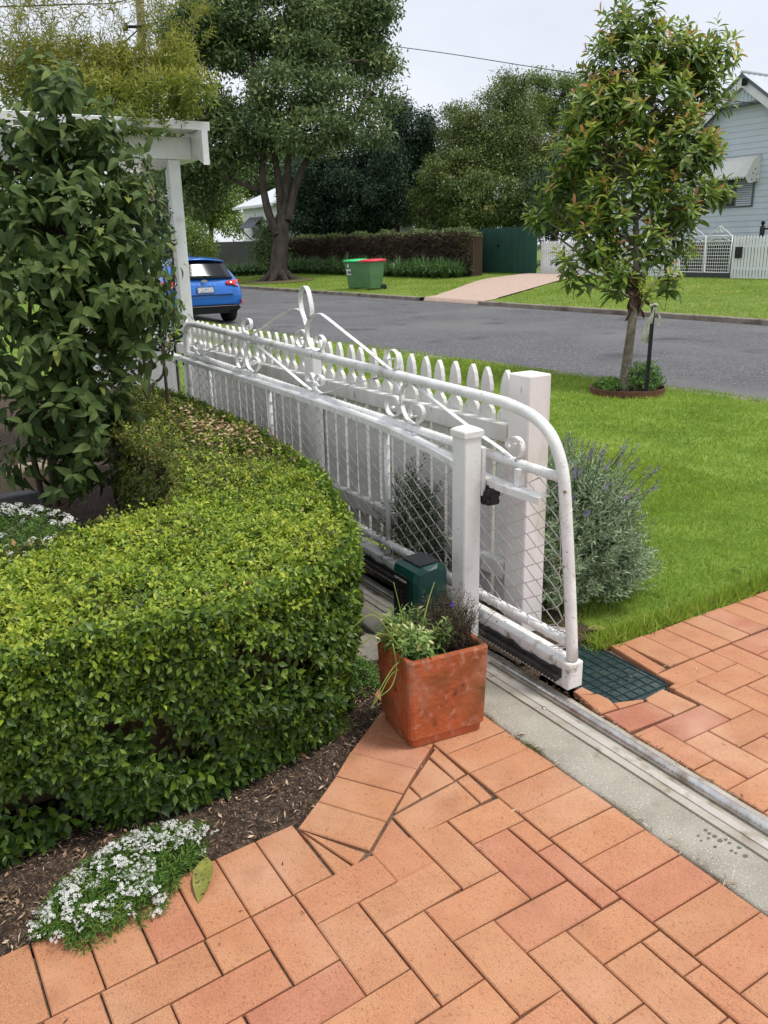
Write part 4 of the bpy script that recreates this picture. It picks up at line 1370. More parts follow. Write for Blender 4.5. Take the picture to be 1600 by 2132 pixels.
# grit and bits of leaf in joints and along the rail
parts = []
for (x0, x1, y0, y1, n, z) in ((0.322, 0.346, -0.9, 0.6, 260, 0.003), (0.012, 0.034, -1.2, 0.5, 150, 0.002), (0.27, 0.34, 0.2, 1.0, 150, 0.012), (-1.5, 1.4, -0.9, 0.3, 70, 0.002), (0.43, 0.72, 0.14, 0.55, 60, -0.018)):
    P0 = np.column_stack([rng.uniform(x0, x1, n), rng.uniform(y0, y1, n), np.full(n, z) + rng.uniform(0, 0.004, n)])
    parts.append(scatter(T_NARROW, P0, np.column_stack([rng.normal(size=(n, 2)), rng.normal(0, 0.15, n)]), np.tile((0, 0, 1.0), (n, 1)), rng.gamma(3, 0.0042, n) + 0.004, 0.6, rng.random(n)))
V, F, R = merge(parts)
tag(link('debris', mesh_np('debris', V, F, R), M_MULCH), 'dry leaf bits and grit along the rail and brick joints', 'debris', None, 'stuff')


def single_leaf(name, a, b, mat, label, width=0.5, z=0.004, v=0.5):
    tp = leaf_template(6, width, 0.30, 0.10, 0.9, 0.45)
    a, b = np.array(a, float), np.array(b, float)
    V, F, R = scatter(tp, a[None], (b - a)[None], np.array([[0, 0, 1.0]]), np.array([np.linalg.norm(b - a)]), 0.0, np.array([v]))
    V[:, 2] += 0.012
    return tag(link(name, mesh_np(name, V, F, R), mat), label, 'leaf')


M_FALLEN = mat_noise('yellowing_leaf', [(0.35, (0.15, 0.165, 0.035)), (0.7, (0.27, 0.26, 0.06))], 30, 5, 0.5, spots=[((0.06, 0.05, 0.02), 110, 0.58, 0.05)])
M_FALLEN2 = mat_noise('brown_leaf', [(0.35, (0.16, 0.07, 0.035)), (0.7, (0.27, 0.13, 0.07))], 30, 5, 0.55)
single_leaf('fallen_leaf', at_z(432, 1792, 0.004), at_z(413, 1880, 0.004), M_FALLEN, 'large yellow green fallen leaf with dark spots on the pavers', 0.34)
single_leaf('fallen_leaf', at_z(582, 1568, 0.016), at_z(640, 1578, 0.016), M_FALLEN2, 'reddish brown fallen leaf on the litter below the hedge', 0.4)
single_leaf('fallen_leaf', at_z(1222, 1315, 0.01), at_z(1270, 1312, 0.01), M_FALLEN, 'pale yellow leaf on the brick edge beside the pit lid', 0.45)


# moss in the joint beside the concrete
n = 500
P0 = np.column_stack([rng.normal(0.020, 0.006, n), rng.choice([0.10, 0.13, -0.28], n, p=[.5, .35, .15]) + rng.normal(0, 0.022, n), np.full(n, -0.002)])
V, F, R = scatter(T_NARROW, P0, np.column_stack([rng.normal(0, 0.7, (n, 2)), np.ones(n)]), rng.normal(size=(n, 3)), 0.007, 0.5, rng.random(n))
tag(link('moss', mesh_np('moss', V, F, R), M_MOSS), 'green moss in the joint beside the concrete strip', 'moss', None, 'stuff')
# rain drops drying on the concrete
wd = MB()
for (u, w) in ((1493, 1721), (1470, 1728), (1478, 1735), (1489, 1741), (1500, 1750), (1512, 1748), (1520, 1755), (1461, 1750), (1490, 1763), (1524, 1771), (1533, 1776), (1553, 1782), (1507, 1728), (1476, 1745), (1455, 1740), (1540, 1765)):
    c = at_z(u, w, 0.0016); r = random.uniform(0.003, 0.0065)
    wd.add([(c[0] + r * 1.2 * math.cos(a), c[1] + r * math.sin(a), 0.0016) for a in np.linspace(0, 6.283, 9, endpoint=False)], [tuple(range(9))])
wd.build('wet_spots', mat_flat('wet_concrete', (0.13, 0.115, 0.09), 0.35), None, 'dark wet spots on the concrete strip', 'water', None, 'stuff')

# ---------------------------------------------------------------- white alyssum
def flower_cluster_mesh(seed):
    r = np.random.default_rng(seed)
    V, F, n = [], [], 0
    for k in range(15):
        a = r.uniform(0, 6.28); q = 0.013 * math.sqrt(r.random()); c = np.array([q * math.cos(a), q * math.sin(a), 0.006 * (1 - (q / 0.013) ** 2) + r.normal(0, 0.001)])
        nn = norm(np.array([c[0] * 30, c[1] * 30, 1.0]) + r.normal(0, 0.2, 3)); u = norm(np.cross(nn, (1, 0.3, 0))); w = np.cross(nn, u)
        a0 = r.uniform(0, 1.6)
        for m in range(4):
            aa = a0 + m * math.pi / 2
            e = math.cos(aa) * u + math.sin(aa) * w; g = -math.sin(aa) * u + math.cos(aa) * w
            V += [c, c + 0.0026 * e + 0.0013 * g, c + 0.0036 * e, c + 0.0026 * e - 0.0013 * g]
            F += [(n, n + 1, n + 2), (n, n + 2, n + 3)]; n += 4
    me = mesh_np('flower_cluster', np.array(V), np.array(F), r.random(len(V)), False)
    me.materials.append(M_PETAL)
    return me


fcs = [flower_cluster_mesh(k) for k in range(5)]


def alyssum(label, cx, cy, rx, ry, h, n_sprig, n_fl, zb=0.0, tilt=0.0, s=1.0, fscale=(0.8, 1.4), flat=False):
    root = empty('alyssum', (cx, cy, zb), label, 'flowers')
    a = rng.uniform(0, 6.283, n_sprig); q = np.sqrt(rng.random(n_sprig)) * (1 + 0.10 * np.sin(3 * a + 1) + 0.08 * np.sin(7 * a))
    lx, ly = q * np.cos(a) * rx, q * np.sin(a) * ry
    c, sn = math.cos(tilt), math.sin(tilt)
    X, Y = cx + c * lx - sn * ly, cy + sn * lx + c * ly
    Z = zb + h * np.sqrt(np.clip(1 - q ** 2, 0, 1)) * rng.uniform(0.3, 1.02, n_sprig)
    D0 = np.column_stack([(X - cx) / rx * 0.7 + rng.normal(0, 0.3, n_sprig), (Y - cy) / ry * 0.7 + rng.normal(0, 0.3, n_sprig), np.full(n_sprig, 0.8)])
    p, d, up, ss, t, ix = sprigs(np.column_stack([X, Y, Z]), D0, 9, 0.03 * s, 0.020 * s, 0.1, 0.9, 0.1)
    foliage('leaves', root, M_ALYS, T_NARROW, p, d, up, ss * 1.2, 0.4)['kind'] = 'stuff'
    n = n_fl
    a = rng.uniform(0, 6.283, n); q = np.sqrt(rng.random(n)) * 1.06 * (1 + 0.16 * (rng.random(n) < 0.22))
    lx, ly = q * np.cos(a) * rx, q * np.sin(a) * ry
    X, Y = cx + c * lx - sn * ly, cy + sn * lx + c * ly
    Z = zb + h * np.sqrt(np.clip(1.12 - q ** 2, 0.02, 2)) * 0.98 + rng.uniform(0.006, 0.026, n)
    for k in range(n):
        o = bpy.data.objects.new('flower_cluster', fcs[k % 5]); COL.objects.link(o)
        o.parent = root; o.matrix_parent_inverse = Matrix.Translation(parent_world(root)).inverted()
        o.location = (X[k], Y[k], Z[k])
        o.rotation_euler = (rng.normal(0.25 * -(Y[k] - cy) / ry * -1, 0.25), rng.normal(0.3 * (X[k] - cx) / rx, 0.25), rng.uniform(0, 6))
        o.scale = [rng.uniform(*fscale)] * 3
    return root


alyssum('clump of white flowering alyssum spilling onto the pavers under the hedge', -1.225, 0.215, 0.225, 0.115, 0.066, 1000, 125, -0.005, R_(20), fscale=(0.8, 1.65))
alyssum('white alyssum behind the hedge at the foot of the big leaved shrub', -1.12, 2.50, 0.40, 0.36, 0.36, 1300, 170, 0.0, 0, 1.2, (1.0, 1.9))

# ground cover beside the pot, mossy weed on the litter
for nm, lab, (cx, cy), r, h, m_, ns in (('groundcover', 'low dark green groundcover between hedge and terracotta pot', (-0.275, 0.80), 0.125, 0.10, M_COVER, 420),
                                        ('mossy_weed', 'small mossy green weed on the litter beside the diagonal bricks', (-0.46, 0.575), 0.07, 0.035, M_MOSS, 260),
                                        ('mossy_weed', 'fine dark weed under the corner of the clipped hedge', (-0.66, 0.52), 0.07, 0.06, M_COVER, 160)):
    root = empty(nm, (cx, cy, 0), lab, 'plant')
    a = rng.uniform(0, 6.283, ns); q = np.sqrt(rng.random(ns))
    P0 = np.column_stack([cx + q * r * np.cos(a), cy + q * r * np.sin(a) * 1.1, h * np.sqrt(1 - q ** 2) * rng.uniform(0.2, 1, ns)])
    p, d, up, s, t, ix = sprigs(P0, np.column_stack([rng.normal(0, 0.4, (ns, 2)), np.ones(ns)]), 9, 0.024, 0.012, 0.1, 0.8, 0.05)
    foliage('leaves', root, m_, T_FLAT if m_ is not M_MOSS else T_NARROW, p, d, up, s * 1.15, 0.4)

# ---------------------------------------------------------------- plants in the pot
root = empty('leafy_plant', (-0.21, 0.42, 0.27), 'bright green leafy plant with yellow buds in the terracotta pot', 'plant')
n = 84
a = rng.uniform(0, 6.283, n); q = np.sqrt(rng.random(n))
B0 = np.column_stack([-0.215 + 0.068 * q * np.cos(a), 0.425 + 0.080 * q * np.sin(a), np.full(n, 0.268)])
D0 = np.column_stack([(B0[:, 0] + 0.215) * 6, (B0[:, 1] - 0.425) * 5, np.ones(n)]) + rng.normal(0, 0.2, (n, 3))
p, d, up, s, t, ix = sprigs(B0, D0, 26, rng.uniform(0.06, 0.135, n), 0.034, 0.1, 0.85, 0.12)
v = np.clip(0.25 + 0.5 * t + rng.normal(0, 0.15, len(p)), 0, 0.93)
v[(t > 0.93) & (rng.random(len(p)) < 0.5)] = 1.0
foliage('leaves', root, M_POTG, T_LANCE, p, d, up, s, 0.4, v)
root = empty('tired_plant', (-0.09, 0.43, 0.27), 'brown straggly lobelia going over at the back of the terracotta pot', 'plant')
stx = MB(); tips = []
for k in range(230):
    bx, by = rot_pot(random.uniform(-0.02, 0.115), random.uniform(-0.08, 0.09))
    h = random.uniform(0.05, 0.165); lx, ly = random.gauss(0.010, 0.03), random.gauss(0, 0.03)
    pt = smooth_path([(bx, by, 0.266), (bx + lx * 0.4, by + ly * 0.4, 0.266 + h * 0.6), (bx + lx, by + ly, 0.266 + h)], 3)
    stx.tube(pt, 0.0009, 3, cap=False)
    for q in pt[2:]: tips.append(q)
    tips.append(pt[-1])
stx.build('stems', M_TWIG, root)['kind'] = 'stuff'
tips = np.array(tips)
p, d, up, s, t, ix = sprigs(tips, rng.normal(size=tips.shape) * 0.5 + (0, 0, 1), 5, 0.020, 0.011, 0.1, 0.9, 0)
foliage('leaves', root, M_LOB, T_NARROW, p, d, up, s * 1.3, 0.6)
fm = MB()
fc = at_y(942, 1258, 0.40)
for k in range(5):
    aa = k * 1.2566
    e = np.array([math.cos(aa), -0.3, math.sin(aa)])
    g = np.array([-math.sin(aa), -0.1, math.cos(aa)])
    fm.add([fc, fc + e * 0.0055 + g * 0.003, fc + e * 0.009, fc + e * 0.0055 - g * 0.003], [(0, 1, 2, 3)])
fm.build('flower', M_PURPLE, root)
root = empty('strap_plant', (-0.29, 0.42, 0.27), 'long thin strap leaves arching over the left side of the pot', 'plant')
for pth in ([(852, 1345), (800, 1290), (735, 1245)], [(845, 1350), (838, 1290), (820, 1212)], [(845, 1360), (800, 1320), (750, 1345), (740, 1380)], [(835, 1355), (790, 1290), (760, 1285), (715, 1330)],
            [(865, 1390), (820, 1400), (790, 1450), (772, 1475)], [(860, 1385), (830, 1380), (800, 1420), (775, 1470)], [(818, 1340), (826, 1390), (815, 1430), (790, 1452)], [(880, 1300), (893, 1250), (905, 1212)], [(850, 1340), (810, 1290), (782, 1275)]):
    yy = np.linspace(0.38, 0.30 if pth[-1][1] > 1400 else 0.42, len(pth))
    pp = smooth_path([at_y(u, w, q) for (u, w), q in zip(pth, yy)], 5)
    MB().tube(pp, np.linspace(0.0030, 0.0012, len(pp)), 5).build('strap_leaf', M_STRAP, root)


# ---------------------------------------------------------------- lavender and rosemary
def lavender(label, cx, cy, r, h, n, mat, z0=0.0, fl=40, ls=0.036, hx=1.0):
    root = empty('lavender_bush', (cx, cy, z0), label, 'shrub')
    U = unit(n * 2); U = U[U[:, 2] > -0.15][:n]
    rad = rng.uniform(0.45, 1.0, len(U)) ** 0.6 * (1 + 0.10 * np.sin(U[:, 0] * 7 + 1) * np.sin(U[:, 1] * 6))
    P0 = np.column_stack([cx + U[:, 0] * r * rad * hx, cy + U[:, 1] * r * rad, z0 + 0.10 * h + np.abs(U[:, 2]) * h * 0.85 * rad])
    P0 += rng.normal(0, 0.02, P0.shape)
    P0[:, 2] = np.maximum(P0[:, 2], z0 + 0.02)
    D0 = U * (1, 1, 0.5) + (0, 0, 0.85) + rng.normal(0, 0.28, U.shape)
    p, d, up, s, t, ix = sprigs(P0, D0, 18, 0.125, ls, 0.4, 1.05, 0.0, 0.2)
    foliage('leaves', root, mat, T_LAV, p, d, up, s, 0.5)
    stems = MB()
    for k in range(10):
        a = random.uniform(0, 6.28)
        stems.tube([(cx, cy, z0 - 0.02), (cx + 0.4 * r * math.cos(a), cy + 0.4 * r * math.sin(a), z0 + h * 0.35), (cx + 0.75 * r * math.cos(a), cy + 0.75 * r * math.sin(a), z0 + h * 0.6)], [0.009, 0.006, 0.003], 5)
    stems.build('stems', M_TWIG, root)
    if fl:
        st, fp_ = MB(), []
        for k in range(fl):
            a = random.uniform(0, 6.28); q = random.random() ** 0.5 * 0.95
            b = np.array([cx + q * r * hx * math.cos(a), cy + q * r * math.sin(a), z0 + h * (0.55 + 0.42 * math.sqrt(1 - q * q))])
            e = b + np.array([0.10 * q * math.cos(a) + random.gauss(0, 0.02), 0.10 * q * math.sin(a) + random.gauss(0, 0.02), random.uniform(0.06, 0.14)])
            st.tube([b, e], 0.0013, 3, cap=False)
            fp_.append((e, norm(e - b)))
        st.build('flower_stems', M_ROSE, root)['kind'] = 'stuff'
        E = np.array([f_[0] for f_ in fp_]); Dd = np.array([f_[1] for f_ in fp_])
        p, d, up, s, t, ix = sprigs(E - Dd * 0.01, Dd, 26, 0.060, 0.013, 0.3, 0.9, 0.0, 0.2)
        foliage('flower_heads', root, M_LAVF, T_FLAT, p, d, up, s, 0.5)
    return root


lavender('big grey green lavender bush beside the thick white post and lawn', 1.00, 1.02, 0.325, 0.57, 1700, M_LAV, fl=75, ls=0.040)
lavender('small rosemary bush squeezed between gate mesh and picket fence', 0.455, 1.42, 0.13, 0.52, 260, M_ROSE, fl=0, ls=0.032, hx=0.5)
lavender('faded lavender flowers above the far pickets beside the arbour post', 0.90, 4.42, 0.33, 0.86, 900, M_LAV, fl=60)
lavender('lavender bush hidden behind the middle of the picket fence', 0.86, 2.7, 0.22, 0.55, 260, M_ROSE, fl=8)

# ---------------------------------------------------------------- grass blades on the lawn
def blades(n, x0, x1, y0, y1, size, wid, far=False):
    X = rng.uniform(x0, x1, n); Y = rng.uniform(y0, y1, n)
    if not far:
        k = (X < near_x(Y) - 0.02 + rng.normal(0, 0.03, n)) & (X > 0.66 + 0 * Y) & (Y > 0.478 + rng.normal(0, 0.012, n))
        k &= ~(((X - 5.29) ** 2 + (Y - 4.58) ** 2) < 0.40 ** 2)
        Z = lambda x, y: -0.008 + lump(x, y, 2.3, 0.008)
    else:
        dl0 = 20.25 + (X - 13.9) * 0.66; dr0 = 17.35 + (X - 13.9) * 0.60
        k = (X > far_x(Y) + 0.12) & ~((Y > np.where(X < 14, 17.2, dr0) - 0.05) & (Y < np.where(X < 14, 20.4, dl0) + 0.05))
        Z = lambda x, y: far_z(x, y) - 0.01
    X, Y = X[k], Y[k]
    m = len(X)
    tpl = (T_BLADE[0] * (1, wid, 1), T_BLADE[1])
    patch = 0.5 + 0.25 * np.sin(X * 1.7 + 0.4 * np.sin(Y * 2.1)) * np.sin(Y * 1.3 + 1) + 0.25 * np.sin(X * 4.3 + 2 * np.sin(Y * 1.1)) * np.sin(Y * 3.7 + X)
    v = np.clip(0.30 + 0.38 * patch + rng.normal(0, 0.2, m), 0, 1)
    return scatter(tpl, np.column_stack([X, Y, Z(X, Y)]), np.column_stack([rng.normal(0, 0.55, (m, 2)), np.ones(m)]), rng.normal(size=(m, 3)), size * rng.uniform(0.6, 1.25, m), 0.3, v)


V, F, R = merge([blades(110000, 0.66, 3.2, 0.46, 3.4, 0.024, 0.14), blades(110000, 0.9, 6.2, 1.5, 8.0, 0.032, 0.2), blades(40000, 0.9, 6.0, 6.0, 18.0, 0.045, 0.3)])
tag(link('lawn_grass', mesh_np('lawn_grass', V, F, R), M_GRASS), 'bright green mown lawn between the picket fence and the road', 'grass', None, 'stuff')
k = 5200
V, F, R = blades(k, 0.70, 2.2, 0.462, 0.56, 0.055, 0.10)
tag(link('lawn_edge_grass', mesh_np('lawn_edge_grass', V, F, R), M_GRASS), 'longer grass hanging over the brick edging of the lawn', 'grass', None, 'stuff')


# ---------------------------------------------------------------- generic crowns
def blob_points(blobs, n, shell=0.55):
    """points in a set of ellipsoids, denser toward their skins; returns points and outward directions"""
    vol = np.array([b[1][0] * b[1][1] * b[1][2] for b in blobs]) ** 0.75
    pick = rng.choice(len(blobs), n, p=vol / vol.sum())
    U = unit(n)
    rad = shell + (1 - shell) * rng.random(n) ** 0.7
    C = np.array([b[0] for b in blobs])[pick]; Rr = np.array([b[1] for b in blobs])[pick]
    P = C + U * Rr * rad[:, None]
    return P, norm(U / Rr), pick


def px_blobs(lst, jit=0.0):
    """(u, v, D, half width px, half height px[, depth radius m]) -> ellipsoids in metres"""
    out = []
    for b in lst:
        u, v, D, ru, rv = b[:5]
        c = at_d(u, v, D)
        m = D / F_PX
        rd = b[5] if len(b) > 5 else (ru + rv) / 2 * m
        out.append((c, (max(ru * m, 0.05), rd, rv * m)))
    return out


def branch_tubes(start, ends, r0, r1, mat, parent, name='limb', wig=0.12, n=7):
    for e in ends:
        s, e = np.array(start, float), np.array(e, float)
        L = np.linalg.norm(e - s)
        m1 = s * 0.65 + e * 0.35 + rng.normal(0, wig * L * 0.4, 3) + (0, 0, 0.05 * L); m2 = s * 0.3 + e * 0.7 + rng.normal(0, wig * L * 0.4, 3)
        p = smooth_path([s, m1, m2, e], 4)
        MB().tube(p, np.linspace(r0, r1, len(p)), n, cap=False).build(name, mat, parent)


# ---------------------------------------------------------------- big leaved shrub on the left
sh = empty('large_leaf_shrub', (-0.70, 3.53, 0), 'tall dark shrub with big drooping leaves at the left edge', 'shrub')
SB = px_blobs([(125, 250, 4.5, 75, 70), (60, 350, 4.5, 80, 80), (185, 370, 4.6, 85, 80), (120, 480, 4.4, 120, 80), (235, 500, 4.7, 75, 80), (50, 590, 4.4, 90, 90), (180, 610, 4.5, 110, 80), (255, 660, 4.7, 70, 70),
               (80, 740, 4.5, 100, 80), (190, 760, 4.6, 95, 70), (130, 870, 4.6, 85, 70), (200, 900, 4.7, 60, 60), (70, 900, 4.6, 50, 50), (155, 990, 4.7, 50, 50), (40, 480, 4.6, 70, 90), (120, 190, 4.6, 45, 40), (90, 985, 4.7, 45, 40), (270, 590, 4.7, 60, 60), (220, 300, 4.6, 50, 45)])
P0, U0, _ = blob_points(SB, 480, 0.4)
p, d, up, s, t, ix = sprigs(P0, U0 + (0, 0, 0.45) + rng.normal(0, 0.25, U0.shape), 9, 0.19, 0.108, -0.15, 0.6, 0.5, 0.3)
v = np.clip(0.30 + 0.25 * t + rng.normal(0, 0.18, len(p)), 0, 1)
foliage('leaves', sh, M_SHRUB, T_BIG, p, d, up * (1, 1, 1) + (0, 0, 0.6), s, 0.25, v, singles=300)
base = np.array([-0.72, 3.50, 0.0])
tr = smooth_path([base - (0, 0, 0.05), base + (0.02, 0.0, 0.5), at_d(130, 760, 4.7), at_d(140, 540, 4.6), at_d(125, 330, 4.55)], 5)
MB().tube(tr, np.linspace(0.026, 0.010, len(tr)), 8).build('trunk', M_BARK, sh)
tr2 = smooth_path([base - (0.06, 0, 0.05), base + (-0.08, 0.05, 0.6), at_d(60, 700, 4.6), at_d(70, 470, 4.5)], 5)
MB().tube(tr2, np.linspace(0.02, 0.008, len(tr2)), 8).build('trunk', M_BARK, sh)
bt_ = MB()
for i in rng.choice(len(P0), 110, False):
    q = P0[i]; k = int(np.argmin(np.abs(tr[:, 2] - (q[2] - 0.18)))); s0 = tr[k]
    pth = smooth_path([s0, (s0 + q) / 2 + rng.normal(0, 0.03, 3), q], 3)
    bt_.tube(pth, np.linspace(0.007, 0.003, len(pth)), 5, cap=False)
bt_.build('twigs', M_TWIG, sh)['kind'] = 'stuff'

# dark small leaved shrub between it and the arbour post
cs_ = empty('dark_shrub', at_z(300, 800, 0.0) * (1, 1, 0), 'dark small leaved shrub in front of the pickets beside the arbour post', 'shrub')
CB_ = px_blobs([(300, 640, 5.3, 65, 60), (340, 700, 5.2, 35, 40), (255, 720, 5.2, 60, 60), (290, 560, 5.4, 50, 60), (320, 480, 5.5, 30, 70), (300, 400, 5.5, 40, 60), (230, 780, 5.2, 50, 40)])
P0, U0, _ = blob_points(CB_, 420, 0.35)
p, d, up, s, t, ix = sprigs(P0, U0 + rng.normal(0, 0.5, U0.shape), 8, 0.07, 0.048, 0.0, 0.8, 0.1)
foliage('leaves', cs_, M_CAM, T_SMALL, p, d, up, s, 0.4)
b0 = at_d(308, 830, 5.2); b1 = at_d(345, 790, 5.2)
for q in (at_d(300, 620, 5.3), at_d(340, 690, 5.2), at_d(250, 720, 5.2), at_d(310, 430, 5.5)):
    pth = smooth_path([b0 * (1, 1, 0) + (0, 0, 0.0), b0, (b0 + q) / 2 + rng.normal(0, 0.04, 3), q], 4)
    MB().tube(pth, np.linspace(0.014, 0.005, len(pth)), 6).build('stem', M_BARK, cs_)
pth = smooth_path([b1 * (1, 1, 0), b1, at_d(338, 720, 5.2)], 4)
MB().tube(pth, np.linspace(0.013, 0.006, len(pth)), 6).build('stem', M_BARK, cs_)

# ---------------------------------------------------------------- creeper on the arbour
cr_ = empty('arbour_creeper', (0.0, 5.2, 2.45), 'yellow green feathery creeper heaped on the arbour roof with wispy shoots', 'creeper')
KB = px_blobs([(330, 205, 5.9, 80, 40), (400, 195, 5.9, 48, 30), (270, 160, 6.2, 80, 55), (170, 150, 6.3, 95, 55), (70, 160, 6.3, 90, 60), (215, 215, 6.0, 90, 45), (120, 220, 6.2, 90, 50), (20, 120, 6.4, 60, 50), (130, 75, 6.4, 35, 40), (370, 130, 6.1, 40, 40), (240, 95, 6.3, 60, 35), (305, 250, 5.85, 60, 15), (250, 245, 6.0, 60, 30), (200, 262, 5.8, 60, 14), (275, 258, 5.7, 40, 9), (110, 270, 5.8, 70, 16)])
KB = [b for i, b in enumerate(KB) if i not in (7, 8, 10)]
P0, U0, _ = blob_points(KB, 2300, 0.35)
p, d, up, s, t, ix = sprigs(P0, U0 * 0.7 + (0.1, 0, 0.55) + rng.normal(0, 0.5, U0.shape), 9, 0.10, 0.058, 0.1, 0.9, 0.1)
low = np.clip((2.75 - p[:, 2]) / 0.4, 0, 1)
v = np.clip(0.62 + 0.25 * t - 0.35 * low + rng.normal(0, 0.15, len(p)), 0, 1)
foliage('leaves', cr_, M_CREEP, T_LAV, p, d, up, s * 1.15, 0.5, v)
ws, wp, wd = MB(), [], []
for k in range(90):
    u0 = random.uniform(0, 400); D = random.uniform(5.9, 6.5)
    a = at_d(u0, random.uniform(70, 190), D)
    b = a + np.array([random.gauss(0.10, 0.22), random.gauss(0, 0.15), random.uniform(0.25, 0.75)])
    c = b + np.array([random.gauss(0.08, 0.10), random.gauss(0, 0.1), random.uniform(0.0, 0.25)])
    pth = smooth_path([a, b, c], 8)
    ws.tube(pth, 0.0016, 3, cap=False)
    for q, e in zip(pth[:-1], pth[1:]):
        wp.append(q); wd.append(norm(e - q))
ws.build('shoots', M_BARK_PALE, cr_)['kind'] = 'stuff'
wp, wd = np.array(wp), np.array(wd)
p, d, up, s, t, ix = sprigs(wp, wd + rng.normal(0, 0.3, wd.shape), 6, 0.05, 0.055, 0.2, 0.7, 0.05)
foliage('shoot_leaves', cr_, M_CREEP, T_NARROW, p, d, up, s, 0.5, np.clip(0.68 + rng.normal(0, 0.18, len(p)), 0, 1))
st_ = MB()
for a, b, c in (((0.50, 4.76, 0.9), (0.55, 4.78, 1.6), (0.35, 4.9, 2.45)), ((0.56, 4.92, 0.2), (0.52, 4.95, 1.4), (0.15, 5.0, 2.45)), ((0.45, 4.9, 0.4), (0.40, 4.9, 1.5), (0.0, 5.0, 2.5))):
    st_.tube(smooth_path([a, b, c], 5), 0.008, 6)
st_.build('stems', M_BARK, cr_)

# pale sandstone trough and boards glimpsed behind the shrub
M_STONE = mat_noise('sandstone', [(0.3, (0.36, 0.27, 0.19)), (0.7, (0.52, 0.41, 0.30))], 8, 6, 0.85, 0.3)
M_SLATE = mat_noise('grey_slate', [(0.3, (0.09, 0.085, 0.09)), (0.7, (0.15, 0.145, 0.15))], 8, 6, 0.8, 0.3)
tr_ = empty('sandstone_edging', (-0.95, 3.9, 0), 'pale sandstone edging blocks at the far left behind the alyssum', 'edging')
for k in range(4):
    MB().box(-1.55 + 0.245 * k, -1.315 + 0.245 * k, 3.98, 4.2, 0.0, 0.20 + 0.01 * (k % 2), 0.01).build('block', M_STONE, tr_)
tag(MB().box(-1.5, -0.72, 3.70, 3.80, 0.0, 0.13, 0.008).build('slate_edging', M_SLATE), 'dark grey slate strip at the left, behind the white alyssum', 'edging')

# ---------------------------------------------------------------- young street tree in its ring
yt = empty('young_street_tree', (5.29, 4.62, 0), 'young street tree with bronze tipped leaves standing on the lawn', 'tree')
YB = px_blobs([(1150, 430, 9.2, 32, 28), (1165, 380, 9.2, 30, 30), (1130, 470, 9.2, 26, 22), (1200, 290, 9.1, 32, 30), (1325, 59, 9.2, 71, 45), (1290, 144, 9.2, 76, 70), (1395, 124, 9.2, 61, 55), (1430, 154, 9.3, 61, 55), (1490, 134, 9.3, 36, 50), (1470, 214, 9.2, 56, 45), (1250, 244, 9.1, 61, 60), (1370, 234, 9, 91, 65), (1270, 334, 9, 81, 60), (1400, 334, 9, 91, 65),
                (1455, 324, 9.1, 36, 55), (1195, 354, 9.1, 46, 50), (1190, 444, 9.1, 56, 45), (1290, 434, 8.9, 81, 50), (1420, 434, 9, 71, 45), (1495, 409, 9.1, 22, 21), (1145, 464, 9.2, 22, 25), (1250, 514, 9, 66, 40), (1375, 514, 9, 61, 45), (1185, 549, 9, 26, 25), (1210, 594, 8.9, 26, 23), (1285, 599, 8.8, 29, 25), (1390, 599, 8.9, 26, 21), (1320, 554, 8.9, 41, 30)])
P0, U0, pk_ = blob_points(YB, 680, 0.45)
toward = norm(CAM - np.array([5.8, 5.0, 2.2]))
D0 = U0 * 0.6 + (0, 0, 0.9) + rng.normal(0, 0.2, U0.shape)
p, d, up, s, t, ix = sprigs(P0, D0, 13, 0.17, 0.150, -0.25, 1.0, 0.18, 0.2)
youth = rng.random(len(P0)) ** 2
v = np.clip(0.20 + 0.26 * t + 0.36 * youth[ix] * (t > 0.35) + 0.36 * (t > 0.84) * (youth[ix] > 0.35) + rng.normal(0, 0.09, len(p)), 0, 1)
foliage('leaves', yt, M_YT, T_LANCE, p, d, up, s, 0.25, v, singles=300)
tk = smooth_path([(5.28, 4.60, -0.03), (5.33, 4.63, 0.25), at_d(1318, 660, 8.75), at_d(1326, 560, 8.85), at_d(1325, 430, 8.95), at_d(1335, 250, 9.1), at_d(1335, 90, 9.2)], 5)
MB().tube(tk, np.interp(np.linspace(0, 1, len(tk)), [0, 0.3, 1], [0.062, 0.045, 0.012]), 10).build('trunk', M_BARK_PALE, yt)
for b in YB:
    e = b[0]; z = e[2] - 0.35 - 0.35 * np.linalg.norm((e - np.array([5.8, 5.0, e[2]]))[:2]); z = max(z, 0.95)
    k = int(np.argmin(np.abs(tk[:, 2] - z)))
    pth = smooth_path([tk[k], tk[k] * 0.5 + e * 0.5 + rng.normal(0, 0.05, 3), e], 4)
    MB().tube(pth, np.linspace(0.018, 0.007, len(pth)), 6, cap=False).build('limb', M_BARK_PALE, yt)
tw_ = MB()
for i in range(len(P0)):
    c = YB[pk_[i]][0] + rng.normal(0, 0.10, 3)
    tw_.tube(smooth_path([c, (c + P0[i]) / 2 + rng.normal(0, 0.05, 3) - (0, 0, 0.04), P0[i]], 2), 0.0035, 4, cap=False)
tw_.build('twigs', M_TWIG, yt)['kind'] = 'stuff'
n = 60
P1 = np.array([at_d(1322 + rng.normal(0, 9), 560 + 90 * rng.random(), 8.72) for _ in range(n)])
M_DEAD = mat_leaf('dead_leaf', [(0.0, (0.06, 0.02, 0.015)), (1.0, (0.15, 0.06, 0.04))], 0.7, 0.1)
foliage('dead_leaves', yt, M_DEAD, T_LANCE, P1, np.column_stack([rng.normal(0, 0.5, (n, 2)), -np.ones(n)]), unit(n), 0.13, 0.5)
sp = at_d(1355, 610, 8.7)
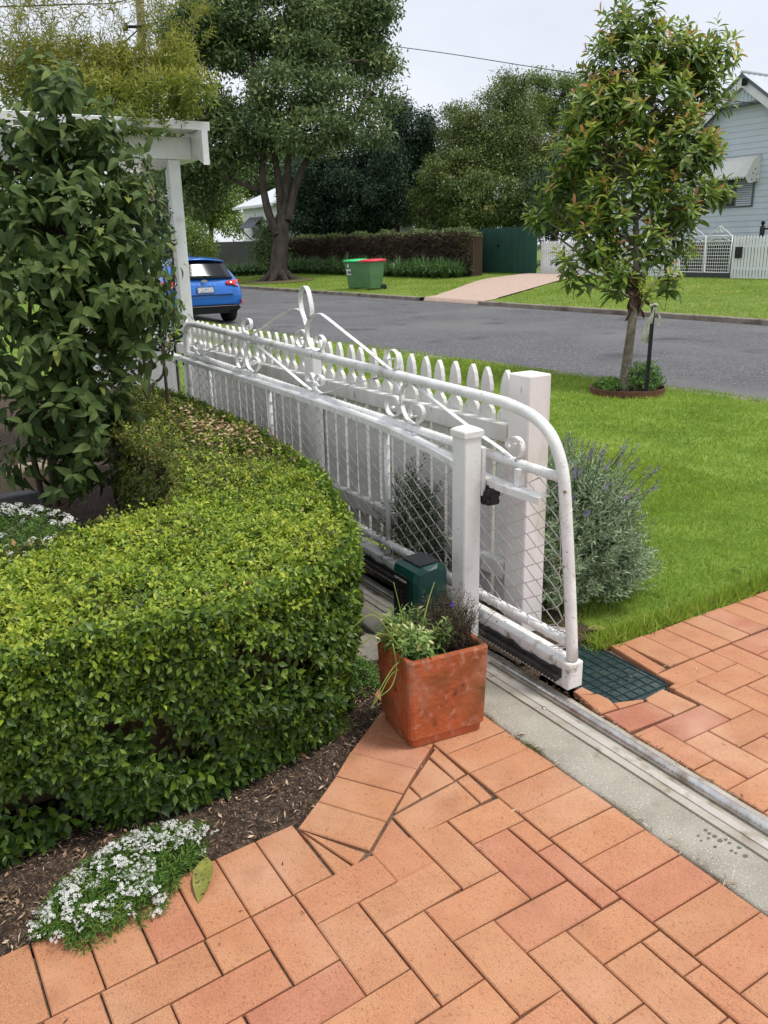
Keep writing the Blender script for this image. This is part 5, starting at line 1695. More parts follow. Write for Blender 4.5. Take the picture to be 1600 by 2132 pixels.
p, d, up, s, t, ix = sprigs(np.array([at_d(1352 + rng.normal(0, 12), 612 + rng.normal(0, 18), 8.7) for _ in range(7)]), rng.normal(0, 0.4, (7, 3)) + (0, 0, 1), 9, 0.14, 0.10, 0.0, 1.0, 0.1)
foliage('sucker', yt, M_YT, T_LANCE, p, d, up, s, 0.3, np.clip(0.66 + rng.normal(0, 0.08, len(p)), 0, 1))
MB().tube([(5.36, 4.66, 0.62), at_d(1345, 620, 8.7), at_d(1378, 560, 8.8)], [0.016, 0.012, 0.007], 6).build('limb', M_BARK_PALE, yt)
M_RING = mat_noise('rusty_steel', [(0.3, (0.10, 0.045, 0.028)), (0.7, (0.19, 0.085, 0.05))], 12, 6, 0.8, 0.3)
rg = MB()
cx, cy, r = 5.29, 4.56, 0.385
n = 36
for k in range(n):
    a0, a1 = 2 * math.pi * k / n, 2 * math.pi * (k + 1) / n
    q = [(cx + r * math.cos(a0), cy + r * math.sin(a0)), (cx + r * math.cos(a1), cy + r * math.sin(a1)), (cx + (r - .012) * math.cos(a1), cy + (r - .012) * math.sin(a1)), (cx + (r - .012) * math.cos(a0), cy + (r - .012) * math.sin(a0))]
    rg.prism([(x, y, -0.03) for x, y in q][::-1], (0, 0, 0.085))
rg.build('edging_ring', M_RING, None, 'rusty steel edging ring round the foot of the young tree', 'edging')
MB().add([(cx + 0.37 * math.cos(a), cy + 0.37 * math.sin(a), 0.012) for a in np.linspace(0, 2 * math.pi, 24, endpoint=False)], [tuple(range(24))]).build('ring_soil', M_SOIL, kind='structure')
for lab, u, v_, rr, hh, mt in (('low dark green shrub inside the steel ring beside the stake', 1340, 800, 0.24, 0.26, M_COVER), ('pale flowered creeping plant at the left of the steel ring', 1268, 803, 0.15, 0.09, M_ALYS)):
    c = at_z(u, v_ + 5, 0.03)
    root = empty('ring_plant', c, lab, 'plant')
    ns = 420
    U = unit(ns * 2); U = U[U[:, 2] > 0][:ns]
    P0 = c + U * (rr, rr * 0.8, hh) * rng.uniform(0.5, 1, (len(U), 1))
    p, d, up, s, t, ix = sprigs(P0, U + (0, 0, 0.4), 8, 0.04, 0.034, 0.1, 0.9, 0.05)
    foliage('leaves', root, mt, T_FLAT, p, d, up, s, 0.4)
    if mt is M_ALYS:
        foliage('flowers', root, M_PETAL, T_FLAT, P0[:120] + (0, 0, 0.02), unit(120), (0, 0, 1), 0.016, 0.5)
stk = empty('tree_stake', at_z(1346, 822, 0), 'black steel star picket with a pale rag beside the young tree', 'stake')
s0, s1 = at_z(1346, 822, 0.0), at_d(1363, 630, 8.55)
ax = norm(s1 - s0)
mbk = MB()
for aa in (0.3, 0.3 + 2.094, 0.3 + 4.189):
    e = np.array([math.cos(aa), math.sin(aa), 0]); g = np.array([-math.sin(aa), math.cos(aa), 0])
    q = [s0 - (0, 0, 0.1) + g * 0.003, s0 - (0, 0, 0.1) - g * 0.003, s0 - (0, 0, 0.1) - g * 0.003 + e * 0.024, s0 - (0, 0, 0.1) + g * 0.003 + e * 0.024]
    mbk.prism(q, (s1 - s0) + (0, 0, 0.1))
mbk.build('star_picket', M_BLACK, stk)
M_RAG = mat_noise('faded_cloth', [(0.3, (0.42, 0.42, 0.33)), (0.7, (0.60, 0.60, 0.50))], 20, 5, 0.9, 0.3)
rg_ = MB()
for k, (off, ln) in enumerate((((-0.10, 0.0), 0.34), ((-0.06, -0.03), 0.36), ((0.055, 0.0), 0.18))):
    pts_ = []
    for tt in np.linspace(0, 1, 9):
        o = s1 - ax * 0.05 + CB[0] * (off[0] * (tt if k < 2 else min(1, tt * 3)) + 0.008 * math.sin(tt * 9 + k)) - np.array([0, 0, ln * tt]) - CB[2] * 0.03
        w = 0.030 * (0.5 + 0.6 * tt) * (1 if k < 2 else 0.45)
        pts_.append((o - CB[0] * w, o + CB[2] * 0.012 * math.sin(tt * 14 + k), o + CB[0] * w))
    vs = [q for tri in pts_ for q in tri]
    fs = []
    for i in range(8):
        for c in range(2):
            fs.append((i * 3 + c, i * 3 + c + 1, i * 3 + 4 + c, i * 3 + 3 + c))
    rg_.add(vs, fs, True)
rg_.tube([s1 - ax * 0.03 + 0.034 * (math.cos(a) * CB[0] + math.sin(a) * CB[2]) + (0, 0, 0.006 * math.sin(3 * a)) for a in np.linspace(0, 6.283, 14, endpoint=False)], 0.014, 6, closed=True)
rg_.build('rag', M_RAG, stk)

# ================================================================ across and along the street
M_CAR = mat_noise('blue_car_paint', [(0.3, (0.008, 0.145, 0.56)), (0.7, (0.010, 0.170, 0.62))], 3, 2, 0.28, 0, None, 0.5, 0.25, coat=0.9)
M_GLASS = mat_flat('dark_glass', (0.012, 0.014, 0.016), 0.10, 0, 0.28)
M_TYRE = mat_flat('tyre', (0.018, 0.018, 0.019), 0.85)
M_RIM = mat_flat('rim', (0.10, 0.10, 0.11), 0.35, 0.8)
M_TAIL = mat_flat('tail_lens', (0.55, 0.012, 0.02), 0.15, 0, 0.6, 0.8)
M_TAILW = mat_flat('tail_clear', (0.75, 0.50, 0.50), 0.15, 0, 0.6)
M_CHROME = mat_flat('chrome', (0.75, 0.75, 0.76), 0.12, 1.0)
M_TRIM = mat_flat('black_trim', (0.012, 0.012, 0.013), 0.7, 0, 0.2)
M_PLATE = mat_flat('plate', (0.42, 0.43, 0.52), 0.4)

# ---------------------------------------------------------------- parked blue hatchback, built rear end first
CAR_O = np.array([5.27, 16.85, -0.10]); CAR_A = R_(-1.5)
car = empty('parked_car', CAR_O, 'blue hatchback parked at the kerb seen from behind', 'car')


def C(x, y, z):
    c, s = math.cos(CAR_A), math.sin(CAR_A)
    return (CAR_O[0] + c * x - s * y, CAR_O[1] + s * x + c * y, CAR_O[2] + z)


ST = [
    (0.03, [(0, .40), (.55, .40), (.76, .43), (.80, .52), (.79, .62), (.74, .68), (.62, .70), (0, .715)]),
    (0.07, [(0, .37), (.60, .37), (.83, .41), (.875, .52), (.865, .66), (.82, .76), (.70, .84), (0, .86)]),
    (0.16, [(0, .34), (.66, .34), (.875, .38), (.905, .52), (.90, .70), (.865, .88), (.73, .985), (0, 1.01)]),
    (0.30, [(0, .31), (.70, .31), (.90, .36), (.915, .54), (.912, .74), (.885, .94), (.70, 1.20), (0, 1.235)]),
    (0.50, [(0, .20), (.72, .21), (.905, .36), (.918, .56), (.915, .76), (.89, .97), (.655, 1.385), (0, 1.43)]),
    (0.80, [(0, .18), (.74, .20), (.905, .36), (.918, .58), (.915, .78), (.892, .975), (.635, 1.425), (0, 1.468)]),
    (1.60, [(0, .17), (.74, .19), (.885, .34), (.905, .58), (.905, .78), (.89, .965), (.63, 1.435), (0, 1.478)]),
    (2.40, [(0, .17), (.74, .19), (.885, .34), (.905, .58), (.905, .78), (.885, .945), (.62, 1.395), (0, 1.435)]),
    (3.20, [(0, .17), (.74, .19), (.90, .36), (.915, .58), (.91, .76), (.88, .915), (.74, 1.00), (0, 1.04)]),
    (3.90, [(0, .19), (.72, .21), (.89, .38), (.90, .56), (.89, .70), (.84, .83), (.68, .90), (0, .94)]),
    (4.30, [(0, .26), (.55, .27), (.70, .38), (.74, .52), (.72, .62), (.66, .70), (.50, .75), (0, .77)]),
]
vs, nn = [], 14
for y, half_ in ST:
    ring_ = half_ + [(-x, z) for x, z in half_[-2:0:-1]]
    vs += [C(x, y, z) for x, z in ring_]
fs = [(k * nn + i, k * nn + (i + 1) % nn, (k + 1) * nn + (i + 1) % nn, (k + 1) * nn + i) for k in range(len(ST) - 1) for i in range(nn)]
fs += [tuple(range(nn - 1, -1, -1)), tuple((len(ST) - 1) * nn + i for i in range(nn))]
mb = MB(); mb.add(vs, fs, True)
body = mb.build('body', M_CAR, car)
sd = body.modifiers.new('round', 'SUBSURF'); sd.levels = 2; sd.render_levels = 2


def grid(name, xs, f, mat, parent=car, thick=0.0):
    """patch: for each x and t in 0..1, f(x,t)->(x,y,z) in car space"""
    V, F, nt = [], [], 6
    for x in xs:
        for t in np.linspace(0, 1, nt + 1):
            V.append(C(*f(x, t)))
    for i in range(len(xs) - 1):
        for k in range(nt):
            F.append((i * (nt + 1) + k, (i + 1) * (nt + 1) + k, (i + 1) * (nt + 1) + k + 1, i * (nt + 1) + k + 1))
    m = MB(); m.add(V, F, True)
    o = m.build(name, mat, parent)
    s = o.modifiers.new('thickness', 'SOLIDIFY'); s.thickness = 0.02; s.offset = 0.0
    return o


def rw(x, t):
    xx = x * (0.70 - 0.10 * t)
    return (xx, 0.095 + 0.31 * t + 0.06 * x * x, 1.015 + 0.355 * t - 0.02 * x * x)


grid('rear_window', np.linspace(-1, 1, 9), rw, M_GLASS)
grid('spoiler', np.linspace(-1, 1, 9), lambda x, t: (x * 0.62, 0.33 + 0.32 * t + 0.10 * x * x, 1.415 + 0.05 * t - 0.055 * x * x), M_CAR)
for s_ in (-1, 1):
    grid('side_window', np.linspace(0, 1, 5), lambda x, t, s_=s_: (s_ * (0.872 - 0.215 * t), 0.75 + 1.9 * x + 0.10 * t, 1.00 + 0.37 * t), M_GLASS)
    tl = MB()
    pts = [(0.50, 0.105, 0.925), (0.62, 0.115, 0.955), (0.78, 0.17, 0.965), (0.88, 0.27, 0.965), (0.90, 0.30, 0.90), (0.885, 0.20, 0.81), (0.83, 0.12, 0.78), (0.74, 0.085, 0.825), (0.60, 0.075, 0.86), (0.50, 0.08, 0.87)]
    q = [np.array(C(s_ * x, y - 0.015, z)) for x, y, z in pts]
    cen = np.mean(q, axis=0) + np.array(C(0, -0.05, 0)) - np.array(C(0, 0, 0))
    bk = [p_ + np.array([0, 0.10, 0]) for p_ in q]
    nq = len(q)
    tl.add(q + [cen] + bk, [(i, (i + 1) % nq, nq) for i in range(nq)] + [(i, nq + 1 + i, nq + 1 + (i + 1) % nq, (i + 1) % nq) for i in range(nq)], True)
    t_ = tl.build('tail_light', M_TAIL, car)
    MB().prism([C(s_ * x, 0.028, z) for x, z in ((0.66, 0.875), (0.80, 0.85), (0.81, 0.83), (0.74, 0.835))], (0, -0.012, 0)).build('lens', M_TAILW, t_)
    MB().prism([C(s_ * x, y, z) for x, y, z in ((0.82, 0.03, 0.53), (0.865, 0.075, 0.55), (0.868, 0.08, 0.42), (0.83, 0.045, 0.40))], (0, -0.012, 0)).build('reflector', M_TAIL, car)
df = MB()
df.prism([C(x, 0.045, z) for x, z in ((-0.80, 0.36), (-0.70, 0.44), (0.70, 0.44), (0.80, 0.36), (0.66, 0.245), (-0.66, 0.245))], (0, -0.045, 0))
df.build('diffuser', M_TRIM, car)
MB().prism([C(x, -0.002, z) for x, z in ((-0.70, 0.415), (0.70, 0.415), (0.73, 0.40), (-0.73, 0.40))], (0, -0.006, 0)).build('trim_line', mat_flat('grey_trim', (0.20, 0.20, 0.21), 0.5), car)
MB().prism([C(x, 0.03, z) for x, z in ((-0.62, 0.665), (0.62, 0.665), (0.66, 0.635), (-0.66, 0.635))], (0, -0.022, 0)).build('tailgate_gap', mat_flat('shut_line', (0.004, 0.03, 0.12), 0.5), car)
for k in range(2):
    ex = MB(); x = 0.55 + 0.10 * k
    a, b = C(x, 0.12, 0.285), C(x, -0.02, 0.285)
    ex.tube([a, b], 0.042, 14, cap=False); ex.build('exhaust', M_CHROME, car)
    MB().tube([C(x, 0.10, 0.285), C(x, 0.0, 0.285)], 0.036, 12).build('exhaust_inner', M_TRIM, car)
pl = MB().box(-0.186, 0.186, -0.006, 0.006, -0.062, 0.062).mesh('number_plate')
po = link('number_plate', pl, M_PLATE, car)
po.location = C(0.0, 0.024, 0.765); po.rotation_euler = (R_(-8), 0, CAR_A)
fr = MB()
for x0, x1, z0, z1 in ((-0.196, 0.196, 0.063, 0.070), (-0.196, 0.196, -0.070, -0.063), (-0.196, -0.187, -0.063, 0.063), (0.187, 0.196, -0.063, 0.063)):
    fr.box(x0, x1, -0.009, 0.006, z0, z1)
fo = link('plate_frame', fr.mesh('plate_frame'), M_TRIM, car); fo.location = po.location; fo.rotation_euler = po.rotation_euler
M_WTXT = mat_flat('plate_lettering', (0.85, 0.85, 0.86), 0.4)
text('plate_lettering', 'JAC282', 0.112, C(0.01, 0.014, 0.765), (R_(82), 0, CAR_A), M_WTXT, car, 0.002)
for k, ch_ in enumerate('FOCUS'):
    text('badge_letter', ch_, 0.050, C(-0.24 + 0.12 * k, 0.062, 0.885), (R_(80), 0, CAR_A), M_CHROME, car, 0.003)
bg_ = MB()
n = 18
bg_.prism([C(0.072 * math.cos(a), 0.085, 0.955 + 0.030 * math.sin(a)) for a in np.linspace(0, 2 * math.pi, n, endpoint=False)], (0, -0.022, 0))
bg_.build('badge', M_CHROME, car)
MB().tube([C(0.0, 0.115, 1.03), C(0.10, 0.13, 1.045), C(0.30, 0.14, 1.04)], [0.022, 0.014, 0.006], 6).build('wiper', M_TRIM, car)
MB().tube([C(0, 1.0, 1.47), C(0, 0.92, 1.53)], [0.022, 0.004], 6).build('antenna', M_CAR, car)
for x in (-0.80, 0.80):
    for y in (0.86, 3.52):
        w = MB(); w.tube([C(x - 0.11, y, 0.325), C(x + 0.11, y, 0.325)], 0.325, 24); w_ = w.build('wheel', M_TYRE, car)
        sx = 0.112 * (1 if x > 0 else -1)
        MB().tube([C(x + sx, y, 0.325), C(x + sx * 1.03, y, 0.325)], 0.21, 20).build('rim', M_RIM, w_)

# ---------------------------------------------------------------- wheelie bins
M_BIN = mat_noise('green_bin_plastic', [(0.3, (0.085, 0.190, 0.080)), (0.7, (0.115, 0.240, 0.105))], 5, 5, 0.5, 0.1, 40)
M_LIDG = mat_flat('lime_lid', (0.03, 0.52, 0.16), 0.45)
M_LIDR = mat_flat('red_lid', (0.62, 0.02, 0.05), 0.45)


def wheelie_bin(x, y, label, lid_mat, sticker=False, rot=0.0):
    z0 = float(far_z(x, y)) + 0.002
    b = empty('wheelie_bin', (x, y, z0), label, 'bin', 'bins on the far verge')

    def B(px, py, pz):
        c, s = math.cos(rot), math.sin(rot)
        return (x + c * px - s * py, y + s * px + c * py, z0 + pz)
    # front faces -x
    sec = [(0.03, 0.20, 0.21, 0.24), (0.06, 0.225, 0.24, 0.26), (0.55, 0.30, 0.27, 0.30), (0.92, 0.345, 0.285, 0.33), (0.925, 0.375, 0.30, 0.345), (0.965, 0.375, 0.30, 0.345)]
    vs = []
    for z, fx, hy, bx in sec:
        r = 0.05
        for px, py in ((-fx + r, -hy), (bx - 0.02, -hy), (bx, -hy + 0.02), (bx, hy - 0.02), (bx - 0.02, hy), (-fx + r, hy), (-fx, hy - r), (-fx, -hy + r)):
            vs.append(B(px, py, z))
    fs = [(k * 8 + i, k * 8 + (i + 1) % 8, k * 8 + 8 + (i + 1) % 8, k * 8 + 8 + i) for k in range(len(sec) - 1) for i in range(8)] + [tuple(range(7, -1, -1)), tuple(range(40, 48))]
    MB().add(vs, fs).build('body', M_BIN, b)
    lid = MB()
    vs = []
    for z, e in ((0.968, 1.03), (0.995, 1.03), (1.03, 0.92), (1.05, 0.60)):
        for px, py in ((-0.39, -0.26), (-0.34, -0.31), (0.36, -0.31), (0.40, -0.27), (0.40, 0.27), (0.36, 0.31), (-0.34, 0.31), (-0.39, 0.26)):
            vs.append(B(px * e, py * e, z + 0.03 * (px + 0.4) - 0.012))
    fs = [(k * 8 + i, k * 8 + (i + 1) % 8, k * 8 + 8 + (i + 1) % 8, k * 8 + 8 + i) for k in range(3) for i in range(8)] + [tuple(range(7, -1, -1)), tuple(range(24, 32))]
    lid.add(vs, fs, True).build('lid', lid_mat, b)
    MB().tube([B(0.39, -0.24, 0.97), B(0.43, -0.24, 0.99), B(0.43, 0.24, 0.99), B(0.39, 0.24, 0.97)], 0.015, 6).build('handle', M_BIN, b)
    for sy in (-1, 1):
        MB().tube([B(0.30, sy * 0.25, 0.10), B(0.30, sy * 0.305, 0.10)], 0.10, 16).build('wheel', M_TYRE, b)
    MB().tube([B(0.30, -0.26, 0.10), B(0.30, 0.26, 0.10)], 0.014, 6).build('axle', M_TRIM, b)
    if sticker:
        s_ = MB().prism([B(-0.310 - 0.0028, -0.15, 0.50), B(-0.310 - 0.0028, 0.15, 0.50), B(-0.341 - 0.0028, 0.15, 0.70), B(-0.341 - 0.0028, -0.15, 0.70)], (-0.004, 0, 0)).build('number_sticker', mat_flat('sticker_white', (0.80, 0.82, 0.84), 0.5), b)
        text('sticker_number', '122A', 0.145, B(-0.3345, 0, 0.60), (R_(90), R_(-8.5) * 0, R_(-90)), mat_flat('sticker_ink', (0.03, 0.04, 0.06), 0.5), b, 0.012)
        em = MB()
        em.prism([B(-0.349, yy, zz) for yy, zz in ((-0.045, 0.77), (0.045, 0.77), (0.055, 0.81), (0.03, 0.83), (0.035, 0.88), (0.0, 0.90), (-0.03, 0.88), (-0.03, 0.83), (-0.05, 0.81))], (-0.008, 0, 0))
        em.build('emblem', mat_flat('emblem_white', (0.75, 0.78, 0.76), 0.5), b)
    return b


wheelie_bin(14.42, 25.92, 'green wheelie bin with a lime green lid and white number sticker', M_LIDG, True, R_(4))
wheelie_bin(14.50, 24.90, 'green wheelie bin with a red lid and no sticker', M_LIDR, False, R_(-4))

# ---------------------------------------------------------------- white paling fence, gates and house on the right
FX = 22.4
M_FAR4H = mat_leaf('courtyard_leaf', [(0.0, (0.03, 0.06, 0.016)), (0.6, (0.07, 0.12, 0.028)), (1.0, (0.14, 0.19, 0.05))], 0.45, 0.2, 0.4)
M_PALE = mat_noise('white_palings', [(0.3, (0.74, 0.75, 0.77)), (0.7, (0.82, 0.83, 0.85))], 2, 5, 0.5, 0, None, 0.4, rand=0.04)
pm_ = MB()
pm_.prism([(0, -0.040, 0), (0, 0.040, 0), (0, 0.040, 1.21), (0, 0.0, 1.27), (0, -0.040, 1.21)], (0.02, 0, 0))
pal_me = pm_.mesh('paling'); pal_me.materials.append(M_PALE)


def palings(name, label, y0, y1, z):
    f_ = empty(name, (FX, y0, z), label, 'fence')
    y = y0
    while y < y1:
        o = bpy.data.objects.new('paling', pal_me); COL.objects.link(o); o.parent = f_
        o.matrix_parent_inverse = Matrix.Translation(parent_world(f_)).inverted()
        o.location = (FX + random.uniform(-0.003, 0.003), y, z); y += 0.112
    MB().box(FX + 0.0215, FX + 0.06, y0, y1, z + 0.25, z + 0.33).build('rail', M_PALE, f_)
    MB().box(FX + 0.0215, FX + 0.06, y0, y1, z + 0.92, z + 1.0).build('rail', M_PALE, f_)
    return f_


palings('paling_fence', 'white paling fence with pointed tops right of the wire gates', 12.4, 16.02, 0.335)
palings('paling_fence', 'white paling fence behind the young tree, next to the green gate', 18.12, 24.85, 0.315)
for k, (ya, yb) in enumerate(((16.08, 17.02), (17.07, 18.04))):
    g_ = empty('wire_gate', (FX, (ya + yb) / 2, 0.43), ('right' if k == 0 else 'left') + ' leaf of the pair of white wire gates before the weatherboard house', 'gate', 'pair of wire gates')
    z0, z1 = 0.50, 1.62
    MB().tube([(FX, ya, z0), (FX, ya, z1), (FX, yb, z1), (FX, yb, z0)], 0.024, 8, closed=True).build('frame', M_PALE, g_)
    MB().tube([(FX, ya, z1 - 0.16), (FX, yb, z1 - 0.16)], 0.018, 6).build('cross_bar', M_PALE, g_)
    wm = MB()
    for yy in np.arange(ya + 0.06, yb, 0.083): wm.tube([(FX, yy, z0), (FX, yy, z1 - 0.30)], 0.007, 4, cap=False)
    for zz in np.arange(z0 + 0.1, z1 - 0.28, 0.105): wm.tube([(FX, ya, zz), (FX, yb, zz)], 0.007, 4, cap=False)
    for yy in np.arange(ya + 0.06, yb - 0.08, 0.083):
        wm.tube([(FX, yy, z1 - 0.30), (FX, yy + 0.083, z1 - 0.17)], 0.006, 4, cap=False); wm.tube([(FX, yy + 0.083, z1 - 0.30), (FX, yy, z1 - 0.17)], 0.006, 4, cap=False)
    wm.build('wire_panel', M_PALE, g_)
    ym = (ya + yb) / 2
    for s_ in (-1, 1):
        pts = [(FX, ym + s_ * 0.44, z1), (FX, ym + s_ * 0.25, z1 + 0.14), (FX, ym + s_ * 0.10, z1 + 0.22), (FX, ym + s_ * 0.03, z1 + 0.30), (FX, ym + s_ * 0.01, z1 + 0.18), (FX, ym + s_ * 0.08, z1 + 0.10), (FX, ym + s_ * 0.14, z1 + 0.16)]
        MB().tube(smooth_path(pts, 4), 0.012, 5).build('scroll', M_PALE, g_)
        pts = [(FX, ym + s_ * 0.40, z1 - 0.15), (FX, ym + s_ * 0.15, z1 - 0.05), (FX, ym + s_ * 0.05, z1 - 0.02), (FX, ym + s_ * 0.02, z1 - 0.10)]
        MB().tube(smooth_path(pts, 4), 0.010, 5).build('scroll', M_PALE, g_)
tag(MB().box(FX - 0.05, FX + 0.05, 16.04, 18.08, 0.24, 0.47, 0.01).build('gate_sill', mat_flat('dark_sill', (0.055, 0.06, 0.065), 0.8)), 'dark grey sill plank under the white wire gates', 'plank')
mbx = empty('letterbox', (FX, 15.78, 0.95), 'small black letterbox slot on the white paling fence', 'letterbox')
MB().box(FX - 0.06, FX - 0.008, 15.66, 15.90, 0.94, 1.28, 0.01).build('box', M_BLACK, mbx)
MB().tube([(FX - 0.075, 15.78, 1.09), (FX - 0.061, 15.78, 1.09)], 0.035, 10).build('lock', M_GREYPANEL, mbx)

HX = 27.0
house = empty('weatherboard_house', (HX, 19.4, 0.4), 'pale blue weatherboard gable house behind the white paling fence', 'house')
M_BOARD = mat_noise('pale_blue_boards', [(0.3, (0.52, 0.58, 0.645)), (0.7, (0.60, 0.66, 0.72))], 1.2, 5, 0.6, 0, None, 0.3, rand=0.03)
M_ROOF = mat_noise('zinc_roof', [(0.3, (0.42, 0.46, 0.50)), (0.7, (0.54, 0.58, 0.62))], 1.5, 5, 0.45, 0, None, 0.4)
M_FASCIA = mat_flat('grey_fascia', (0.13, 0.145, 0.16), 0.6)
YC, ZR, SL = 19.43, 7.05, 0.725


def half_w(z): return max(0.0, (ZR - 0.28 - z) / SL)


z = 0.30
while z < 6.0:
    h = 0.205
    w0, w1 = min(half_w(z), 5.6), min(half_w(z + h + 0.02), 5.6)
    pts = [(HX - 0.022, YC - w0, z), (HX - 0.022, YC + w0, z), (HX, YC + w1, z + h + 0.02), (HX, YC - w1, z + h + 0.02)]
    MB().prism(pts, (0.03, 0, 0)).build('weatherboard', M_BOARD, house)
    z += h
MB().box(HX + 0.031, HX + 9, YC - 5.5, YC + 5.5, 0.3, 3.1).build('wall', M_BOARD, house)
fz = MB()
zb = 6.12
w = half_w(zb) + 0.05
fz.prism([(HX - 0.30, YC - w, zb), (HX - 0.30, YC + w, zb), (HX - 0.30, YC, ZR - 0.20)], (0.08, 0, 0))
fr_ = fz.build('gable_panel', M_BOARD, house)
for k in range(12):
    yy = YC - w + 0.12 + k * (2 * w - 0.2) / 11
    zt = zb + (w - abs(yy - YC)) * SL * 0.86
    if zt > zb + 0.05: MB().box(HX - 0.325, HX - 0.3005, yy - 0.018, yy + 0.018, zb + 0.005, zt).build('batten', M_BOARD, fr_)
MB().box(HX - 0.36, HX - 0.02, YC - w - 0.05, YC + w + 0.05, zb - 0.075, zb - 0.003).build('ledge', M_FASCIA, house)
for s_ in (-1, 1):
    q = 5.9
    MB().prism([(HX - 0.42, YC, ZR - 0.10), (HX - 0.42, YC + s_ * q, ZR - 0.10 - q * SL), (HX - 0.42, YC + s_ * q, ZR - 0.42 - q * SL), (HX - 0.42, YC, ZR - 0.42)], (0.04, 0, 0)).build('bargeboard', M_PALE, house)
    MB().prism([(HX - 0.47, YC, ZR + 0.02), (HX - 0.47, YC + s_ * q, ZR + 0.02 - q * SL), (HX - 0.47, YC + s_ * q, ZR - 0.095 - q * SL), (HX - 0.47, YC, ZR - 0.095)], (0.05, 0, 0)).build('roof_edge', M_FASCIA, house)
    rf = MB(); nb = 60
    V = []
    for k in range(nb + 1):
        x = HX - 0.45 + 9.5 * k / nb
        dz = 0.035 * math.sin(k * math.pi)
        for t in (0, 1):
            V.append((x, YC + s_ * t * (q + 0.05), ZR + 0.03 - t * (q + 0.05) * SL + (0.03 if k % 2 else 0)))
    rf.add(V, [(2 * k, 2 * k + 1, 2 * k + 3, 2 * k + 2) for k in range(nb)])
    rf.build('roof', M_ROOF, house)
MB().tube([(HX - 0.45, YC, ZR + 0.05), (HX + 9, YC, ZR + 0.05)], 0.07, 8).build('ridge_cap', M_ROOF, house)
MB().box(HX - 0.62, HX - 0.48, YC - 0.30, YC - 0.14, ZR - 0.42, ZR - 0.18, 0.02).build('floodlight', M_TRIM, house)
MB().tube(smooth_path([(HX - 0.50, YC - 0.18, ZR - 0.50), (HX - 0.50, YC + 0.12, ZR - 0.62), (HX - 0.50, YC + 0.35, ZR - 0.48), (HX - 0.50, YC + 0.30, ZR - 0.25)], 5), 0.012, 5).build('cable', M_TRIM, house)
wn_ = MB().box(HX - 0.06, HX - 0.024, 18.74, 20.95, 2.62, 3.62).build('window', M_FASCIA, house)
MB().box(HX - 0.075, HX - 0.0605, 19.48, 20.9, 2.70, 3.56).build('pane', M_GLASS, wn_)
MB().box(HX - 0.09, HX - 0.0605, 18.74, 18.78, 2.66, 3.60).build('shutter_frame', M_FASCIA, wn_)
MB().box(HX - 0.09, HX - 0.0605, 19.42, 19.47, 2.66, 3.60).build('shutter_frame', M_FASCIA, wn_)
for k in range(12):
    MB().prism([(HX - 0.095, 18.785, 2.68 + k * 0.076), (HX - 0.062, 18.785, 2.725 + k * 0.076), (HX - 0.062, 18.785, 2.735 + k * 0.076), (HX - 0.095, 18.785, 2.695 + k * 0.076)], (0, 0.63, 0)).build('slat', M_BOARD, wn_)
aw = MB()
prof = [(HX - 0.02, 4.36), (HX - 0.22, 4.30), (HX - 0.48, 4.10), (HX - 0.64, 3.85), (HX - 0.78, 3.66), (HX - 0.82, 3.60)]
V = []
for yy in (18.58, 20.95):
    V += [(x, yy, z) for x, z in prof]
aw.add(V, [(k, k + 1, 6 + k + 1, 6 + k) for k in range(5)], True)
M_AWN = mat_noise('cream_awning', [(0.3, (0.66, 0.66, 0.62)), (0.7, (0.76, 0.76, 0.72))], 3, 5, 0.5)
awn = aw.build('window_hood', M_AWN, house)
s_ = awn.modifiers.new('thickness', 'SOLIDIFY'); s_.thickness = 0.02
ck = MB()
ck.prism([(x, 18.585, z) for x, z in prof] + [(HX - 0.60, 18.585, 3.40), (HX - 0.40, 18.585, 3.42), (HX - 0.10, 18.585, 3.50), (HX - 0.02, 18.585, 3.42)], (0, 0.03, 0))
ckk = ck.build('hood_cheek', M_AWN, awn)
for x, zz in ((HX - 0.30, 3.88), (HX - 0.42, 3.74), (HX - 0.22, 3.70), (HX - 0.45, 3.52), (HX - 0.2, 3.54)):
    MB().prism([(x + 0.045 * math.cos(a) * (1 if k_ % 2 else 0.4), 18.5835, zz + 0.045 * math.sin(a) * (1 if k_ % 2 else 0.4)) for k_, a in enumerate(np.linspace(0, 2 * math.pi, 8, endpoint=False))], (0, -0.004, 0)).build('cutout', M_TRIM, awn)
for k in range(20):
    yy = 18.62 + k * 0.118
    MB().prism([(HX - 0.83, yy, 3.60), (HX - 0.83, yy + 0.112, 3.60), (HX - 0.83, yy + 0.056, 3.54)], (0.012, 0, 0)).build('scallop', M_AWN, awn)
ip_ = empty('iron_post', (23.6, 15.9, 0.35), 'black iron post with a ball finial behind the paling fence', 'post')
c0 = at_x(1588, 480, 23.6)
MB().tube([(23.6, c0[1], 0.35), (23.6, c0[1], 1.88)], 0.075, 10).build('shaft', M_TRIM, ip_)
MB().tube([(23.6, c0[1], 1.88), (23.6, c0[1], 1.91), (23.6, c0[1], 1.96), (23.6, c0[1], 2.02), (23.6, c0[1], 2.05)], [0.04, 0.03, 0.06, 0.06, 0.02], 10).build('ball', M_TRIM, ip_)
MB().tube([(23.6, c0[1], 1.80), (23.6, c0[1] - 2.5, 1.86)], 0.03, 6).build('handrail', M_TRIM, ip_)

